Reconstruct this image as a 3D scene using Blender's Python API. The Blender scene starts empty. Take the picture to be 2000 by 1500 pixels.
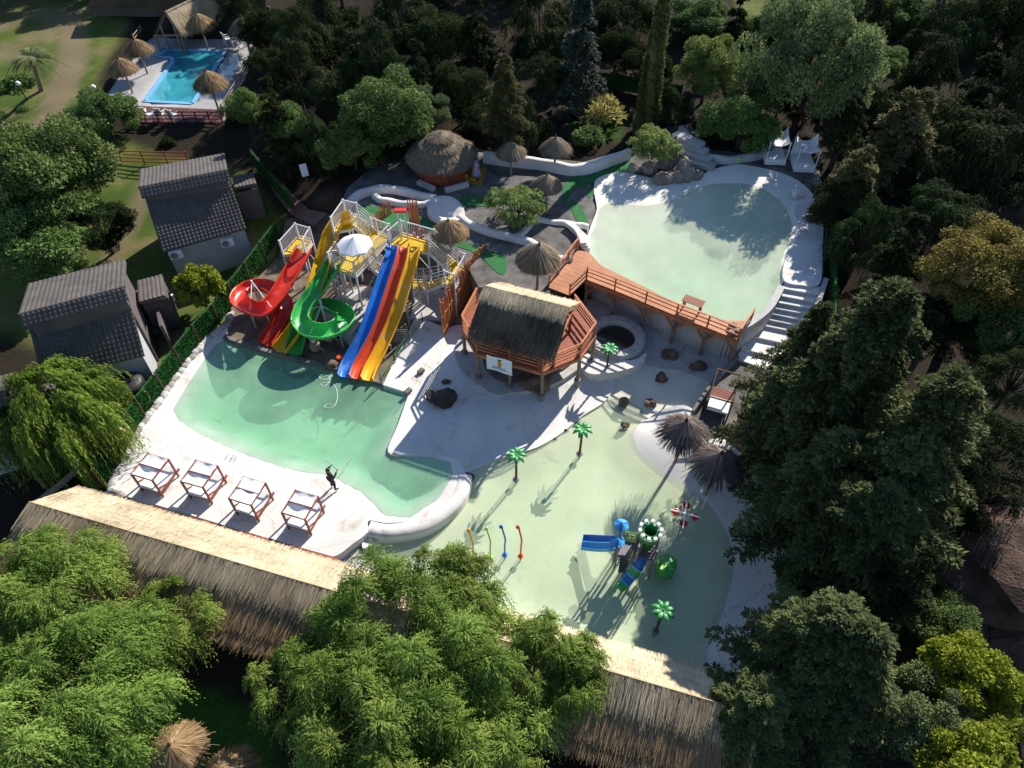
import bpy, math, random
import numpy as np
from mathutils import Vector, Matrix, Quaternion
from mathutils.geometry import delaunay_2d_cdt

random.seed(7)
R = math.radians
scene = bpy.context.scene
COL = scene.collection

# ------------------------------------------------------------------ camera, sky, sun, exposure
CAM_H, FPX, PITCH = 32.0, 1388.0, R(48.5)
cam_data = bpy.data.cameras.new('camera')
cam_data.sensor_width = 36.0
cam_data.lens = FPX / 2000 * 36
cam_data.clip_start, cam_data.clip_end = 0.1, 2000
cam = bpy.data.objects.new('camera', cam_data)
cam.location = (0, 0, CAM_H)
cam.rotation_euler = (math.pi / 2 - PITCH, 0, 0)
COL.objects.link(cam)
scene.camera = cam

SUN_EL, SUN_AZ = 33.5, 55.0          # azimuth counted from +X towards +Y
world = bpy.data.worlds.new('World')
scene.world = world
world.use_nodes = True
wn = world.node_tree.nodes
wl = world.node_tree.links
sky = wn.new('ShaderNodeTexSky')
sky.sky_type = 'NISHITA'
sky.sun_disc = False
sky.sun_elevation = R(SUN_EL)
sky.sun_rotation = R(90 - SUN_AZ)
sky.ozone_density = 3.0
sky.dust_density = 0.4
sky.altitude = 900
wl.new(sky.outputs[0], wn['Background'].inputs[0])
wn['Background'].inputs[1].default_value = 0.10

sun_data = bpy.data.lights.new('sun', 'SUN')
sun_data.energy = 5.0
sun_data.angle = R(0.5)
sun_data.color = (1.0, 0.94, 0.85)
sun = bpy.data.objects.new('sun', sun_data)
sd = Vector((math.cos(R(SUN_AZ)) * math.cos(R(SUN_EL)), math.sin(R(SUN_AZ)) * math.cos(R(SUN_EL)), math.sin(R(SUN_EL))))
sun.rotation_euler = (-sd).to_track_quat('-Z', 'Y').to_euler()
sun.location = sd * 80
COL.objects.link(sun)

scene.view_settings.view_transform = 'Standard'
scene.view_settings.look = 'None'
scene.view_settings.gamma = 1.0
scene.view_settings.use_curve_mapping = False
scene.view_settings.exposure = 0.64
scene.cycles.max_bounces = 6
scene.cycles.diffuse_bounces = 3
scene.cycles.transparent_max_bounces = 12

# ------------------------------------------------------------------ survey helper: photo pixel + known height -> place on the ground plan
def at(px, py, z=0.0):
    x, y = (px - 1000) / FPX, -(py - 750) / FPX
    d = Vector((x, math.cos(PITCH) + y * math.sin(PITCH), -math.sin(PITCH) + y * math.cos(PITCH)))
    return Vector((0, 0, CAM_H)) + d * ((z - CAM_H) / d.z)

def ats(pts, z=0.0):
    return [at(p[0], p[1], p[2] if len(p) > 2 else z) for p in pts]

def xy(pts):
    return [(p[0], p[1]) for p in pts]

# ------------------------------------------------------------------ objects and their properties
def tag(o, label=None, cat=None, group=None, kind=None):
    if label: o['label'] = label
    if cat: o['category'] = cat
    if group: o['group'] = group
    if kind: o['kind'] = kind
    return o

def root(name, label, cat, loc=(0, 0, 0), rz=0.0, group=None, scale=1.0):
    o = bpy.data.objects.new(name, None)
    o.empty_display_size = 0.2
    o.location = loc
    o.rotation_euler = (0, 0, rz)
    o.scale = (scale,) * 3 if not hasattr(scale, '__len__') else scale
    COL.objects.link(o)
    return tag(o, label, cat, group)

def dup(src, loc, rz=0.0, label=None, scale=None, group=None):
    """copy of a thing with copies of its parts and sub-parts, sharing mesh data"""
    r = src.copy(); COL.objects.link(r)
    r.location = loc; r.rotation_euler = (0, 0, rz)
    if scale: r.scale = (scale,) * 3 if not hasattr(scale, '__len__') else scale
    if label: r['label'] = label
    if group: r['group'] = group
    for ch in list(src.children):
        c = ch.copy(); COL.objects.link(c); c.parent = r
        for g in list(ch.children):
            d = g.copy(); COL.objects.link(d); d.parent = c
    return r

def link_mesh(name, me, parent=None, kind=None, label=None):
    o = bpy.data.objects.new(name, me)
    COL.objects.link(o)
    if parent: o.parent = parent
    if kind: o['kind'] = kind
    if label: o['label'] = label
    return o

class MB:
    """collects shapes; build() links them as ONE mesh object. o: origin taken off every point (the thing's base)."""
    def __init__(self, o=(0, 0, 0)):
        self.o = Vector(o); self.v = []; self.f = []
    def add(self, vs, fs):
        n = len(self.v)
        self.v += [tuple(Vector(v) - self.o) for v in vs]
        self.f += [tuple(i + n for i in f) for f in fs]
        return self
    def box(self, c, s, rz=0.0, M=None):
        c = Vector(c); hx, hy, hz = s[0] / 2, s[1] / 2, s[2] / 2
        m = M if M is not None else Matrix.Rotation(rz, 3, 'Z')
        vs = [c + m @ Vector((a * hx, b * hy, d * hz)) for d in (-1, 1) for b in (-1, 1) for a in (-1, 1)]
        return self.add(vs, [(0, 2, 3, 1), (4, 5, 7, 6), (0, 1, 5, 4), (2, 6, 7, 3), (0, 4, 6, 2), (1, 3, 7, 5)])
    def beam(self, a, b, w, h, up=(0, 0, 1)):
        a, b = Vector(a), Vector(b); t = (b - a)
        L = t.length; t = t / L
        s = t.cross(Vector(up))
        if s.length < 1e-4: s = Vector((1, 0, 0))
        s.normalize(); u = s.cross(t)
        m = Matrix((s, t, u)).transposed()
        return self.box((a + b) / 2, (w, L, h), M=m)
    def tube(self, pts, r, n=6, cap=True):
        pts = [Vector(p) for p in pts]; k = len(pts)
        rs = r if hasattr(r, '__len__') else [r] * k
        vs, fs = [], []
        t0 = (pts[1] - pts[0]).normalized()
        s = t0.cross(Vector((0, 0, 1)))
        if s.length < .05: s = t0.cross(Vector((1, 0, 0)))
        s.normalize()
        for i in range(k):
            t = (pts[min(i + 1, k - 1)] - pts[max(i - 1, 0)]).normalized()
            s = (s - t * s.dot(t)).normalized(); u = t.cross(s)
            for j in range(n):
                a = 2 * math.pi * j / n
                vs.append(pts[i] + (s * math.cos(a) + u * math.sin(a)) * rs[i])
        for i in range(k - 1):
            for j in range(n):
                fs.append((i * n + j, i * n + (j + 1) % n, (i + 1) * n + (j + 1) % n, (i + 1) * n + j))
        if cap:
            fs.append(tuple(range(n - 1, -1, -1))); fs.append(tuple((k - 1) * n + j for j in range(n)))
        return self.add(vs, fs)
    def lathe(self, prof, c, n=12, M=None, cap=True):
        c = Vector(c); vs, fs = [], []
        for (r, z) in prof:
            for j in range(n):
                a = 2 * math.pi * j / n
                p = Vector((r * math.cos(a), r * math.sin(a), z))
                vs.append(c + (M @ p if M is not None else p))
        k = len(prof)
        for i in range(k - 1):
            for j in range(n):
                fs.append((i * n + j, i * n + (j + 1) % n, (i + 1) * n + (j + 1) % n, (i + 1) * n + j))
        if cap:
            fs.append(tuple(range(n - 1, -1, -1))); fs.append(tuple((k - 1) * n + j for j in range(n)))
        return self.add(vs, fs)
    def ball(self, c, r, n=10, m=6, M=None):
        rr = r if hasattr(r, '__len__') else (r, r, r)
        prof = [(max(.001, math.sin(math.pi * i / m)), -math.cos(math.pi * i / m)) for i in range(m + 1)]
        S = Matrix.Diagonal(Vector(rr))
        return self.lathe(prof, c, n, (M @ S) if M is not None else S)
    def prism(self, poly, z0, z1):
        n = len(poly)
        f0 = (lambda p: z0(p)) if callable(z0) else (lambda p: z0)
        f1 = (lambda p: z1(p)) if callable(z1) else (lambda p: z1)
        a = sum(poly[i][0] * poly[(i + 1) % n][1] - poly[(i + 1) % n][0] * poly[i][1] for i in range(n))
        if a < 0: poly = list(poly)[::-1]
        vs = [(p[0], p[1], f0(p)) for p in poly] + [(p[0], p[1], f1(p)) for p in poly]
        fs = [tuple(range(n - 1, -1, -1)), tuple(range(n, 2 * n))]
        fs += [(i, (i + 1) % n, n + (i + 1) % n, n + i) for i in range(n)]
        return self.add(vs, fs)
    def quad(self, a, b, c, d):
        return self.add([a, b, c, d], [(0, 1, 2, 3)])
    def slab(self, a, b, c, d, t):
        """quad a b c d thickened downwards along its normal by t"""
        a, b, c, d = map(Vector, (a, b, c, d))
        n = (c - a).cross(d - b).normalized()
        if n.z < 0: n = -n
        lo = [p - n * t for p in (a, b, c, d)]
        return self.add([a, b, c, d] + lo, [(0, 1, 2, 3), (7, 6, 5, 4), (0, 4, 5, 1), (1, 5, 6, 2), (2, 6, 7, 3), (3, 7, 4, 0)])
    def mesh(self, name, mat, smooth=False):
        me = bpy.data.meshes.new(name)
        me.from_pydata(self.v, [], self.f)
        if mat: me.materials.append(mat)
        if smooth: me.polygons.foreach_set('use_smooth', [True] * len(me.polygons))
        me.update()
        return me
    def build(self, name, mat, parent=None, smooth=False, kind=None, label=None):
        return link_mesh(name, self.mesh(name, mat, smooth), parent, kind, label)

def np_mesh(name, V, quads, mat, tint=None, smooth=False):
    me = bpy.data.meshes.new(name)
    k = quads.shape[1]; n = len(quads)
    me.vertices.add(len(V)); me.vertices.foreach_set('co', np.ascontiguousarray(V, dtype=np.float32).ravel())
    me.loops.add(n * k); me.loops.foreach_set('vertex_index', np.ascontiguousarray(quads, dtype=np.int32).ravel())
    me.polygons.add(n)
    me.polygons.foreach_set('loop_start', np.arange(0, n * k, k, dtype=np.int32))
    try: me.polygons.foreach_set('loop_total', np.full(n, k, dtype=np.int32))
    except Exception: pass
    if smooth: me.polygons.foreach_set('use_smooth', np.ones(n, dtype=bool))
    if tint is not None:
        at_ = me.attributes.new('tint', 'FLOAT', 'POINT')
        at_.data.foreach_set('value', np.ascontiguousarray(tint, dtype=np.float32))
    me.materials.append(mat)
    me.update(calc_edges=True)
    return me

def spline(pts, per=6, closed=True):
    P = [Vector(p) for p in pts]; n = len(P); out = []
    for i in range(n if closed else n - 1):
        if closed: a, b, c, d = P[i - 1], P[i], P[(i + 1) % n], P[(i + 2) % n]
        else: a, b, c, d = P[max(i - 1, 0)], P[i], P[i + 1], P[min(i + 2, n - 1)]
        for k in range(per):
            t = k / per
            out.append(.5 * ((2 * b) + (c - a) * t + (2 * a - 5 * b + 4 * c - d) * t * t + (3 * b - a - 3 * c + d) * t ** 3))
    if not closed: out.append(P[-1])
    return out

def seg_dist(X, Y, line, closed=True):
    L = np.array([(p[0], p[1]) for p in line], float)
    A = L; B = np.roll(L, -1, 0)
    if not closed: A, B = L[:-1], L[1:]
    best = np.full(X.shape, 1e9)
    for a, b in zip(A, B):
        d = b - a; l2 = max(d @ d, 1e-9)
        t = np.clip(((X - a[0]) * d[0] + (Y - a[1]) * d[1]) / l2, 0, 1)
        best = np.minimum(best, np.hypot(X - a[0] - t * d[0], Y - a[1] - t * d[1]))
    return best

def inside(X, Y, poly):
    L = np.array([(p[0], p[1]) for p in poly], float)
    r = np.zeros(X.shape, bool)
    for (x1, y1), (x2, y2) in zip(L, np.roll(L, -1, 0)):
        if y1 == y2: continue
        c = ((y1 > Y) != (y2 > Y)) & (X < (x2 - x1) * (Y - y1) / (y2 - y1) + x1)
        r ^= c
    return r

def sheet(name, poly, zf, res, mat, skirt=None, kind='structure', parent=None, label=None, o=(0, 0, 0)):
    """ground sheet inside an outline; heights from zf(X, Y); skirt = height its rim drops to"""
    ring = []
    n = len(poly)
    for i in range(n):
        a, b = Vector((poly[i][0], poly[i][1])), Vector((poly[(i + 1) % n][0], poly[(i + 1) % n][1]))
        k = max(1, int((b - a).length / res))
        ring += [a + (b - a) * (j / k) for j in range(k)]
    A = np.array([(p.x, p.y) for p in ring])
    x0, y0 = A.min(0); x1, y1 = A.max(0)
    gx, gy = np.meshgrid(np.arange(x0, x1, res), np.arange(y0, y1, res * .87))
    gx = gx + (np.arange(gx.shape[0]) % 2)[:, None] * res / 2
    gx, gy = gx.ravel(), gy.ravel()
    ok = inside(gx, gy, ring)
    gx, gy = gx[ok], gy[ok]
    ok = seg_dist(gx, gy, ring) > res * .45
    pts = ring + [Vector((a, b)) for a, b in zip(gx[ok], gy[ok])]
    m = len(ring)
    V, _, F, *_ = delaunay_2d_cdt(pts, [(i, (i + 1) % m) for i in range(m)], [list(range(m))], 1, 1e-5)
    VX = np.array([(v.x, v.y) for v in V])
    Z = zf(VX[:, 0], VX[:, 1])
    mb = MB(o)
    FF = []
    for f in F:
        a, b, c = [V[i] for i in f[:3]]
        FF.append(tuple(f) if (b - a).cross(c - a) > 0 else tuple(f)[::-1])
    mb.add([(VX[i, 0], VX[i, 1], Z[i]) for i in range(len(V))], FF)
    ob = mb.build(name, mat, parent, True, kind, label)
    if skirt is not None:
        rx = np.array([p.x for p in ring]); ry = np.array([p.y for p in ring]); rz = zf(rx, ry)
        me = ob.data
        # rim faces joined to the same mesh
        vs = list(mb.v); fs = list(mb.f); b0 = len(vs)
        for i in range(m):
            vs.append((rx[i] - o[0], ry[i] - o[1], rz[i] - o[2])); vs.append((rx[i] - o[0], ry[i] - o[1], skirt - o[2]))
        for i in range(m):
            j = (i + 1) % m
            fs.append((b0 + 2 * i, b0 + 2 * i + 1, b0 + 2 * j + 1, b0 + 2 * j))
        me.clear_geometry(); me.from_pydata(vs, [], fs)
        nf = len(mb.f)
        me.polygons.foreach_set('use_smooth', [i < nf for i in range(len(fs))])
        me.update()
    return ob

def smooth01(t):
    t = np.clip(t, 0, 1)
    return t * t * (3 - 2 * t)

# ------------------------------------------------------------------ materials
def ramp_node(nt, fac, stops):
    r = nt.nodes.new('ShaderNodeValToRGB')
    el = r.color_ramp.elements
    while len(el) < len(stops): el.new(.5)
    for e, (p, c) in zip(el, stops):
        e.position = p; e.color = (c[0], c[1], c[2], 1)
    nt.links.new(fac, r.inputs[0])
    return r.outputs[0]

def noise_node(nt, scale, detail=4, rough=.55, vec=None, dist=0.0):
    n = nt.nodes.new('ShaderNodeTexNoise')
    n.inputs['Scale'].default_value = scale
    n.inputs['Detail'].default_value = detail
    n.inputs['Roughness'].default_value = rough
    n.inputs['Distortion'].default_value = dist
    if vec is not None: nt.links.new(vec, n.inputs['Vector'])
    return n.outputs['Fac']

def mix_node(nt, fac, a, b, mode='MIX'):
    m = nt.nodes.new('ShaderNodeMix'); m.data_type = 'RGBA'; m.blend_type = mode
    for sock, v in ((m.inputs[0], fac), (m.inputs[6], a), (m.inputs[7], b)):
        if hasattr(v, 'node'): nt.links.new(v, sock)
        elif hasattr(v, '__len__'): sock.default_value = (v[0], v[1], v[2], 1)
        else: sock.default_value = v
    return m.outputs[2]

def new_mat(name):
    m = bpy.data.materials.new(name); m.use_nodes = True
    nt = m.node_tree
    b = nt.nodes['Principled BSDF']
    g = nt.nodes.new('ShaderNodeNewGeometry')
    return m, nt, b, g.outputs['Position']

def mat(name, col, rough=.7, var=.18, scale=2.0, fine=25.0, bump=.0, spec=.3, metal=0.0, stains=None, stain_scale=.8, stain_at=.6, stretch=None, cracks=0.0):
    """base colour broken up by coarse and fine noise; optional stains with their own shape; optional bump"""
    m, nt, b, pos = new_mat(name)
    if stretch:
        mp = nt.nodes.new('ShaderNodeMapping'); mp.inputs['Scale'].default_value = stretch
        nt.links.new(pos, mp.inputs[0]); pos = mp.outputs[0]
    lo = [c * (1 - var) for c in col]; hi = [min(.95, c * (1 + var)) for c in col]
    c1 = ramp_node(nt, noise_node(nt, scale, 5, vec=pos), [(.3, lo), (.7, hi)])
    f2 = noise_node(nt, fine, 4, vec=pos)
    c2 = ramp_node(nt, f2, [(.25, (1 - var * .8,) * 3), (.75, (1 + var * .5,) * 3)])
    c = mix_node(nt, 1.0, c1, c2, 'MULTIPLY')
    if stains:
        s = ramp_node(nt, noise_node(nt, stain_scale, 8, .65, vec=pos, dist=.6), [(stain_at, (0, 0, 0)), (stain_at + .16, (1, 1, 1))])
        c = mix_node(nt, s, c, stains)
    if cracks:
        vo = nt.nodes.new('ShaderNodeTexVoronoi'); vo.feature = 'DISTANCE_TO_EDGE'; vo.inputs['Scale'].default_value = cracks
        wv = nt.nodes.new('ShaderNodeVectorMath'); wv.operation = 'ADD'; wn_ = nt.nodes.new('ShaderNodeTexNoise'); wn_.inputs['Scale'].default_value = 1.1; wn_.inputs['Detail'].default_value = 5
        nt.links.new(pos, wn_.inputs['Vector']); nt.links.new(pos, wv.inputs[0]); nt.links.new(wn_.outputs['Color'], wv.inputs[1]); nt.links.new(wv.outputs[0], vo.inputs['Vector'])
        c = mix_node(nt, 1.0, c, ramp_node(nt, vo.outputs['Distance'], [(.0, (.80, .77, .74)), (.009, (1, 1, 1))]), 'MULTIPLY')
    nt.links.new(c, b.inputs['Base Color'])
    b.inputs['Roughness'].default_value = rough
    b.inputs['Metallic'].default_value = metal
    b.inputs['Specular IOR Level'].default_value = spec
    if bump:
        bp = nt.nodes.new('ShaderNodeBump'); bp.inputs['Strength'].default_value = 1.0
        bp.inputs['Distance'].default_value = bump
        nt.links.new(f2, bp.inputs['Height']); nt.links.new(bp.outputs[0], b.inputs['Normal'])
    return m

def tint_mat(name, dark, light, rough=.8, spec=.15, translucent=0.0, hue=.0):
    """colour from the 'tint' each blade or leaf carries, shifted a little per object"""
    m, nt, b, pos = new_mat(name)
    a = nt.nodes.new('ShaderNodeAttribute'); a.attribute_name = 'tint'
    c = ramp_node(nt, a.outputs['Fac'], [(0.0, dark), (1.0, light)])
    n = ramp_node(nt, noise_node(nt, .6, 3, vec=pos), [(.3, (.72, .74, .7)), (.7, (1.22, 1.2, 1.1))])
    c = mix_node(nt, 1.0, c, n, 'MULTIPLY')
    oi = nt.nodes.new('ShaderNodeObjectInfo')
    h = nt.nodes.new('ShaderNodeHueSaturation')
    mr = nt.nodes.new('ShaderNodeMapRange')
    mr.inputs[3].default_value = .5 - hue; mr.inputs[4].default_value = .5 + hue
    nt.links.new(oi.outputs['Random'], mr.inputs[0]); nt.links.new(mr.outputs[0], h.inputs['Hue'])
    mv = nt.nodes.new('ShaderNodeMapRange'); mv.inputs[3].default_value = 1 - 14 * hue; mv.inputs[4].default_value = 1 + 14 * hue
    vm = nt.nodes.new('ShaderNodeMath'); vm.operation = 'MULTIPLY'; vm.inputs[1].default_value = 7.31
    vf = nt.nodes.new('ShaderNodeMath'); vf.operation = 'FRACT'
    nt.links.new(oi.outputs['Random'], vm.inputs[0]); nt.links.new(vm.outputs[0], vf.inputs[0]); nt.links.new(vf.outputs[0], mv.inputs[0]); nt.links.new(mv.outputs[0], h.inputs['Value'])
    nt.links.new(c, h.inputs['Color']); c = h.outputs[0]
    nt.links.new(c, b.inputs['Base Color'])
    b.inputs['Roughness'].default_value = rough
    b.inputs['Specular IOR Level'].default_value = spec
    if translucent:
        t = nt.nodes.new('ShaderNodeBsdfTranslucent'); nt.links.new(c, t.inputs[0])
        mx = nt.nodes.new('ShaderNodeMixShader'); mx.inputs[0].default_value = translucent
        nt.links.new(b.outputs[0], mx.inputs[1]); nt.links.new(t.outputs[0], mx.inputs[2])
        nt.links.new(mx.outputs[0], nt.nodes['Material Output'].inputs['Surface'])
    return m

def water_mat(name, absorb, density, milk, milk_fac, ripple=.02):
    """clear surface with a glossy skin over an absorbing body; milk = suspended sediment colour"""
    m, nt, b, pos = new_mat(name)
    nt.nodes.remove(b)
    out = nt.nodes['Material Output']
    tr = nt.nodes.new('ShaderNodeBsdfTransparent')
    df = nt.nodes.new('ShaderNodeBsdfDiffuse'); df.inputs[0].default_value = (*milk, 1)
    gl = nt.nodes.new('ShaderNodeBsdfGlossy'); gl.inputs['Roughness'].default_value = .06
    m1 = nt.nodes.new('ShaderNodeMixShader')
    cl = ramp_node(nt, noise_node(nt, .35, 4, vec=pos), [(.3, (milk_fac * .7,) * 3), (.7, (milk_fac * 1.3,) * 3)])
    nt.links.new(cl, m1.inputs[0])
    nt.links.new(tr.outputs[0], m1.inputs[1]); nt.links.new(df.outputs[0], m1.inputs[2])
    fr = nt.nodes.new('ShaderNodeFresnel'); fr.inputs[0].default_value = 1.33
    bp = nt.nodes.new('ShaderNodeBump'); bp.inputs['Distance'].default_value = ripple; bp.inputs['Strength'].default_value = .6
    nt.links.new(noise_node(nt, 5.0, 4, vec=pos), bp.inputs['Height'])
    nt.links.new(bp.outputs[0], gl.inputs['Normal']); nt.links.new(bp.outputs[0], fr.inputs['Normal'])
    m2 = nt.nodes.new('ShaderNodeMixShader')
    geo = nt.nodes.new('ShaderNodeNewGeometry')            # seen from inside, the flat skin lets light straight out
    fm = nt.nodes.new('ShaderNodeMath'); fm.operation = 'MULTIPLY'
    fi = nt.nodes.new('ShaderNodeMath'); fi.operation = 'SUBTRACT'; fi.inputs[0].default_value = 1
    nt.links.new(geo.outputs['Backfacing'], fi.inputs[1])
    nt.links.new(fr.outputs[0], fm.inputs[0]); nt.links.new(fi.outputs[0], fm.inputs[1])
    nt.links.new(fm.outputs[0], m2.inputs[0]); nt.links.new(m1.outputs[0], m2.inputs[1]); nt.links.new(gl.outputs[0], m2.inputs[2])
    nt.links.new(m2.outputs[0], out.inputs['Surface'])
    va = nt.nodes.new('ShaderNodeVolumeAbsorption')
    va.inputs['Color'].default_value = (*absorb, 1); va.inputs['Density'].default_value = density
    nt.links.new(va.outputs[0], out.inputs['Volume'])
    return m

M = {}
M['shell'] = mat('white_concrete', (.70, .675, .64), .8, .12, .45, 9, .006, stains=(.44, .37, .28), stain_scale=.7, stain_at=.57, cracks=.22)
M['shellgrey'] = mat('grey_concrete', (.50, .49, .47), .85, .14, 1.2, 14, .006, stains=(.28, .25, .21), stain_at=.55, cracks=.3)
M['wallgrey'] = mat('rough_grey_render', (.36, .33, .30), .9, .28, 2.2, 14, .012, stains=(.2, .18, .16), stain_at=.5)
M['poolfloor'] = mat('pool_floor', (.76, .74, .60), .8, .08, .5, 6, stains=(.50, .48, .32), stain_scale=.5, stain_at=.6)
M['poolfloor2'] = mat('upper_pool_floor', (.76, .74, .66), .8, .08, .5, 6, stains=(.55, .50, .38), stain_scale=.5, stain_at=.62)
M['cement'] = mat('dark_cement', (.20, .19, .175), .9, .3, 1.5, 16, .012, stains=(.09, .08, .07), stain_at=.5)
M['gravel'] = mat('grey_gravel', (.155, .145, .135), .95, .5, 1.0, 38, .03)
M['dirt'] = mat('bare_dirt', (.20, .155, .11), .95, .35, 1.3, 22, .03, stains=(.10, .08, .06), stain_at=.5)
M['turf'] = mat('green_turf', (.035, .16, .05), .95, .2, 2.5, 60, .012)
M['hedge'] = tint_mat('hedge_leaf', (.012, .06, .014), (.045, .17, .035), .8)
M['hedgeback'] = mat('hedge_mat', (.02, .085, .022), .95, .3, 6, 50, .03)
M['woodorange'] = mat('orange_stained_wood', (.50, .18, .075), .6, .22, 1.5, 9, .003, stretch=(1, 1, 1))
M['plank'] = mat('orange_deck_plank', (.52, .235, .12), .65, .22, 1.1, 14, .003)
M['plankred'] = mat('red_deck_plank', (.36, .115, .062), .62, .22, 1.1, 14, .003)
M['woodred'] = mat('red_brown_wood', (.27, .07, .035), .6, .2, 2, 20, .003)
M['wooddark'] = mat('dark_brown_wood', (.09, .045, .03), .7, .25, 2, 20)
M['plankdark'] = mat('dark_red_deck_plank', (.13, .055, .05), .65, .25, 1.1, 14, .003)
M['brick'] = mat('reddish_brick_paving', (.20, .11, .095), .9, .35, 4, 22, .01)
M['log'] = mat('weathered_log', (.26, .21, .15), .85, .3, 2, 18, .006)
M['bark'] = mat('bark', (.085, .065, .048), .95, .35, 3, 20, .02)
M['bark2'] = mat('pale_bark', (.22, .18, .13), .95, .3, 3, 20, .02)
M['tile'] = mat('grey_roof_tile', (.10, .088, .082), .8, .25, 1.3, 16, .004, stains=(.06, .055, .052), stain_at=.6)
M['stucco'] = mat('grey_stucco', (.42, .42, .44), .9, .1, 1, 18, .004)
M['stuccodark'] = mat('dark_wall', (.12, .10, .095), .9, .2, 1, 18, .004)
M['metalwhite'] = mat('white_painted_steel', (.66, .65, .66), .45, .1, 3, 20, spec=.5)
M['galv'] = mat('galvanised_steel', (.48, .48, .49), .4, .12, 4, 30, metal=.5)
M['fabric'] = mat('white_canvas', (.82, .82, .83), .9, .04, 2, 30)
M['white'] = mat('white_plastic', (.80, .80, .80), .5, .04, 2, 30)
def fibreglass(name, col):
    fade = tuple(min(.9, .72 * x + .16) for x in col)
    return mat(name, col, .32, .16, .55, 5, spec=.5, stains=fade, stain_scale=.8, stain_at=.57)
M['blue'] = fibreglass('blue_fibreglass', (.02, .17, .60))
M['skyblue'] = mat('sky_blue_plastic', (.08, .38, .74), .35, .1, 1, 8, spec=.5)
M['red'] = fibreglass('red_fibreglass', (.62, .035, .018))
M['orangered'] = fibreglass('orange_red_fibreglass', (.68, .075, .018))
M['yellow'] = fibreglass('yellow_fibreglass', (.78, .40, .012))
M['yellowdeck'] = mat('yellow_painted_deck', (.80, .52, .03), .55, .08, 1.2, 20)
M['green'] = fibreglass('green_fibreglass', (.05, .42, .085))
M['lime'] = mat('lime_plastic', (.42, .74, .16), .4, .06, 1, 8, spec=.5)
M['leafplastic'] = mat('green_plastic_leaf', (.07, .34, .10), .4, .15, 2, 8, spec=.5)
M['darkgreen'] = mat('dark_green_plastic', (.02, .16, .04), .4, .1, 1, 8)
M['black'] = mat('black_plastic', (.022, .022, .025), .5, .2, 2, 20, spec=.4)
M['greyplastic'] = mat('grey_plastic', (.22, .20, .21), .6, .15, 2, 15)
M['rock'] = mat('brown_rock', (.17, .115, .08), .92, .4, 1.8, 12, .05)
M['rockdark'] = mat('dark_rock', (.065, .052, .046), .92, .45, 1.8, 12, .05)
M['rockgrey'] = mat('grey_rock', (.27, .24, .20), .92, .35, 1.8, 12, .05)
M['cliff'] = mat('brown_earth', (.095, .06, .043), .95, .45, .9, 9, .12)
M['poolblue'] = mat('blue_pool_paint', (.20, .45, .70), .5, .08, 1, 8)
M['deckgrey'] = mat('grey_pool_paving', (.37, .36, .35), .85, .12, .8, 14, .004, stains=(.22, .20, .19), stain_at=.6)
M['yellowmat'] = mat('yellow_ochre_floor', (.42, .25, .03), .7, .15, 2, 20)
M['thatch'] = tint_mat('pale_thatch', (.40, .30, .19), (.86, .72, .53), .9)
M['thatchgrey'] = tint_mat('grey_thatch', (.10, .08, .06), (.36, .29, .22), .9)
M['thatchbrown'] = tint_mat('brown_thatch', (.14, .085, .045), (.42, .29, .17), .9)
M['thatchshade'] = tint_mat('shaded_thatch', (.05, .044, .038), (.34, .27, .19), .9)  # shade of the hut's front slope is put into this thatch colour
M['thatchpalm'] = tint_mat('purple_grey_thatch', (.05, .038, .038), (.25, .20, .19), .9)

# ================================================================== GROUND AND POOLS
# outlines read off the survey (photo pixel, level) and turned into plan coordinates
SPLASH = xy(spline(ats([(690, 1075), (735, 1046), (800, 1046), (860, 1022), (896, 985), (912, 950), (925, 918), (955, 893), (1005, 880), (1060, 862),
                        (1105, 835), (1150, 805), (1195, 775), (1240, 790), (1262, 815), (1240, 845), (1252, 880), (1290, 915), (1340, 950),
                        (1390, 990), (1422, 1040), (1436, 1095), (1425, 1160), (1408, 1215), (1385, 1270), (1360, 1330), (1200, 1290), (1000, 1230), (800, 1165), (690, 1130)], 0), 5))
SLIDEPOOL = ats([(438, 664), (520, 691), (600, 712), (662, 727), (730, 748), (797, 770), (792, 800), (775, 850), (757, 886), (795, 893), (845, 893), (880, 903),
                 (884, 930), (858, 972), (802, 1010), (752, 1006), (708, 962), (648, 930), (560, 915), (480, 888), (400, 852), (352, 824), (338, 800), (366, 752), (398, 704), (418, 676)], .55)
SLIDEPOOL = xy(SLIDEPOOL)
BACKWALL = SLIDEPOOL[0:6]
BEACH = SLIDEPOOL[5:] + SLIDEPOOL[:1]
UPPOOL = xy(spline(ats([(1163, 440), (1172, 405), (1205, 396), (1262, 402), (1320, 388), (1362, 368), (1405, 358), (1470, 362), (1520, 388), (1542, 422),
                        (1546, 452), (1535, 485), (1524, 525), (1522, 562), (1502, 596), (1470, 621), (1436, 632), (1400, 622), (1319, 590), (1238, 549), (1173, 517), (1151, 492), (1150, 470)], 2.9), 4))
UPTOP = xy(ats([(1163, 440), (1172, 405), (1205, 396), (1262, 402), (1320, 388), (1362, 368), (1405, 358), (1470, 362), (1520, 388), (1542, 422), (1546, 452)], 2.9))
UPRIM = xy(spline(ats([(1158, 430), (1166, 405), (1160, 372), (1167, 349), (1212, 336), (1262, 346), (1310, 352), (1362, 348), (1387, 333), (1437, 322), (1475, 326), (1525, 338), (1562, 356),
                       (1592, 386), (1606, 430), (1604, 490), (1600, 552), (1566, 556), (1530, 549), (1526, 575), (1505, 601), (1473, 627), (1438, 638), (1398, 628), (1316, 596), (1235, 555), (1169, 523), (1144, 495), (1144, 470)], 3.0), 4))
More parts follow.
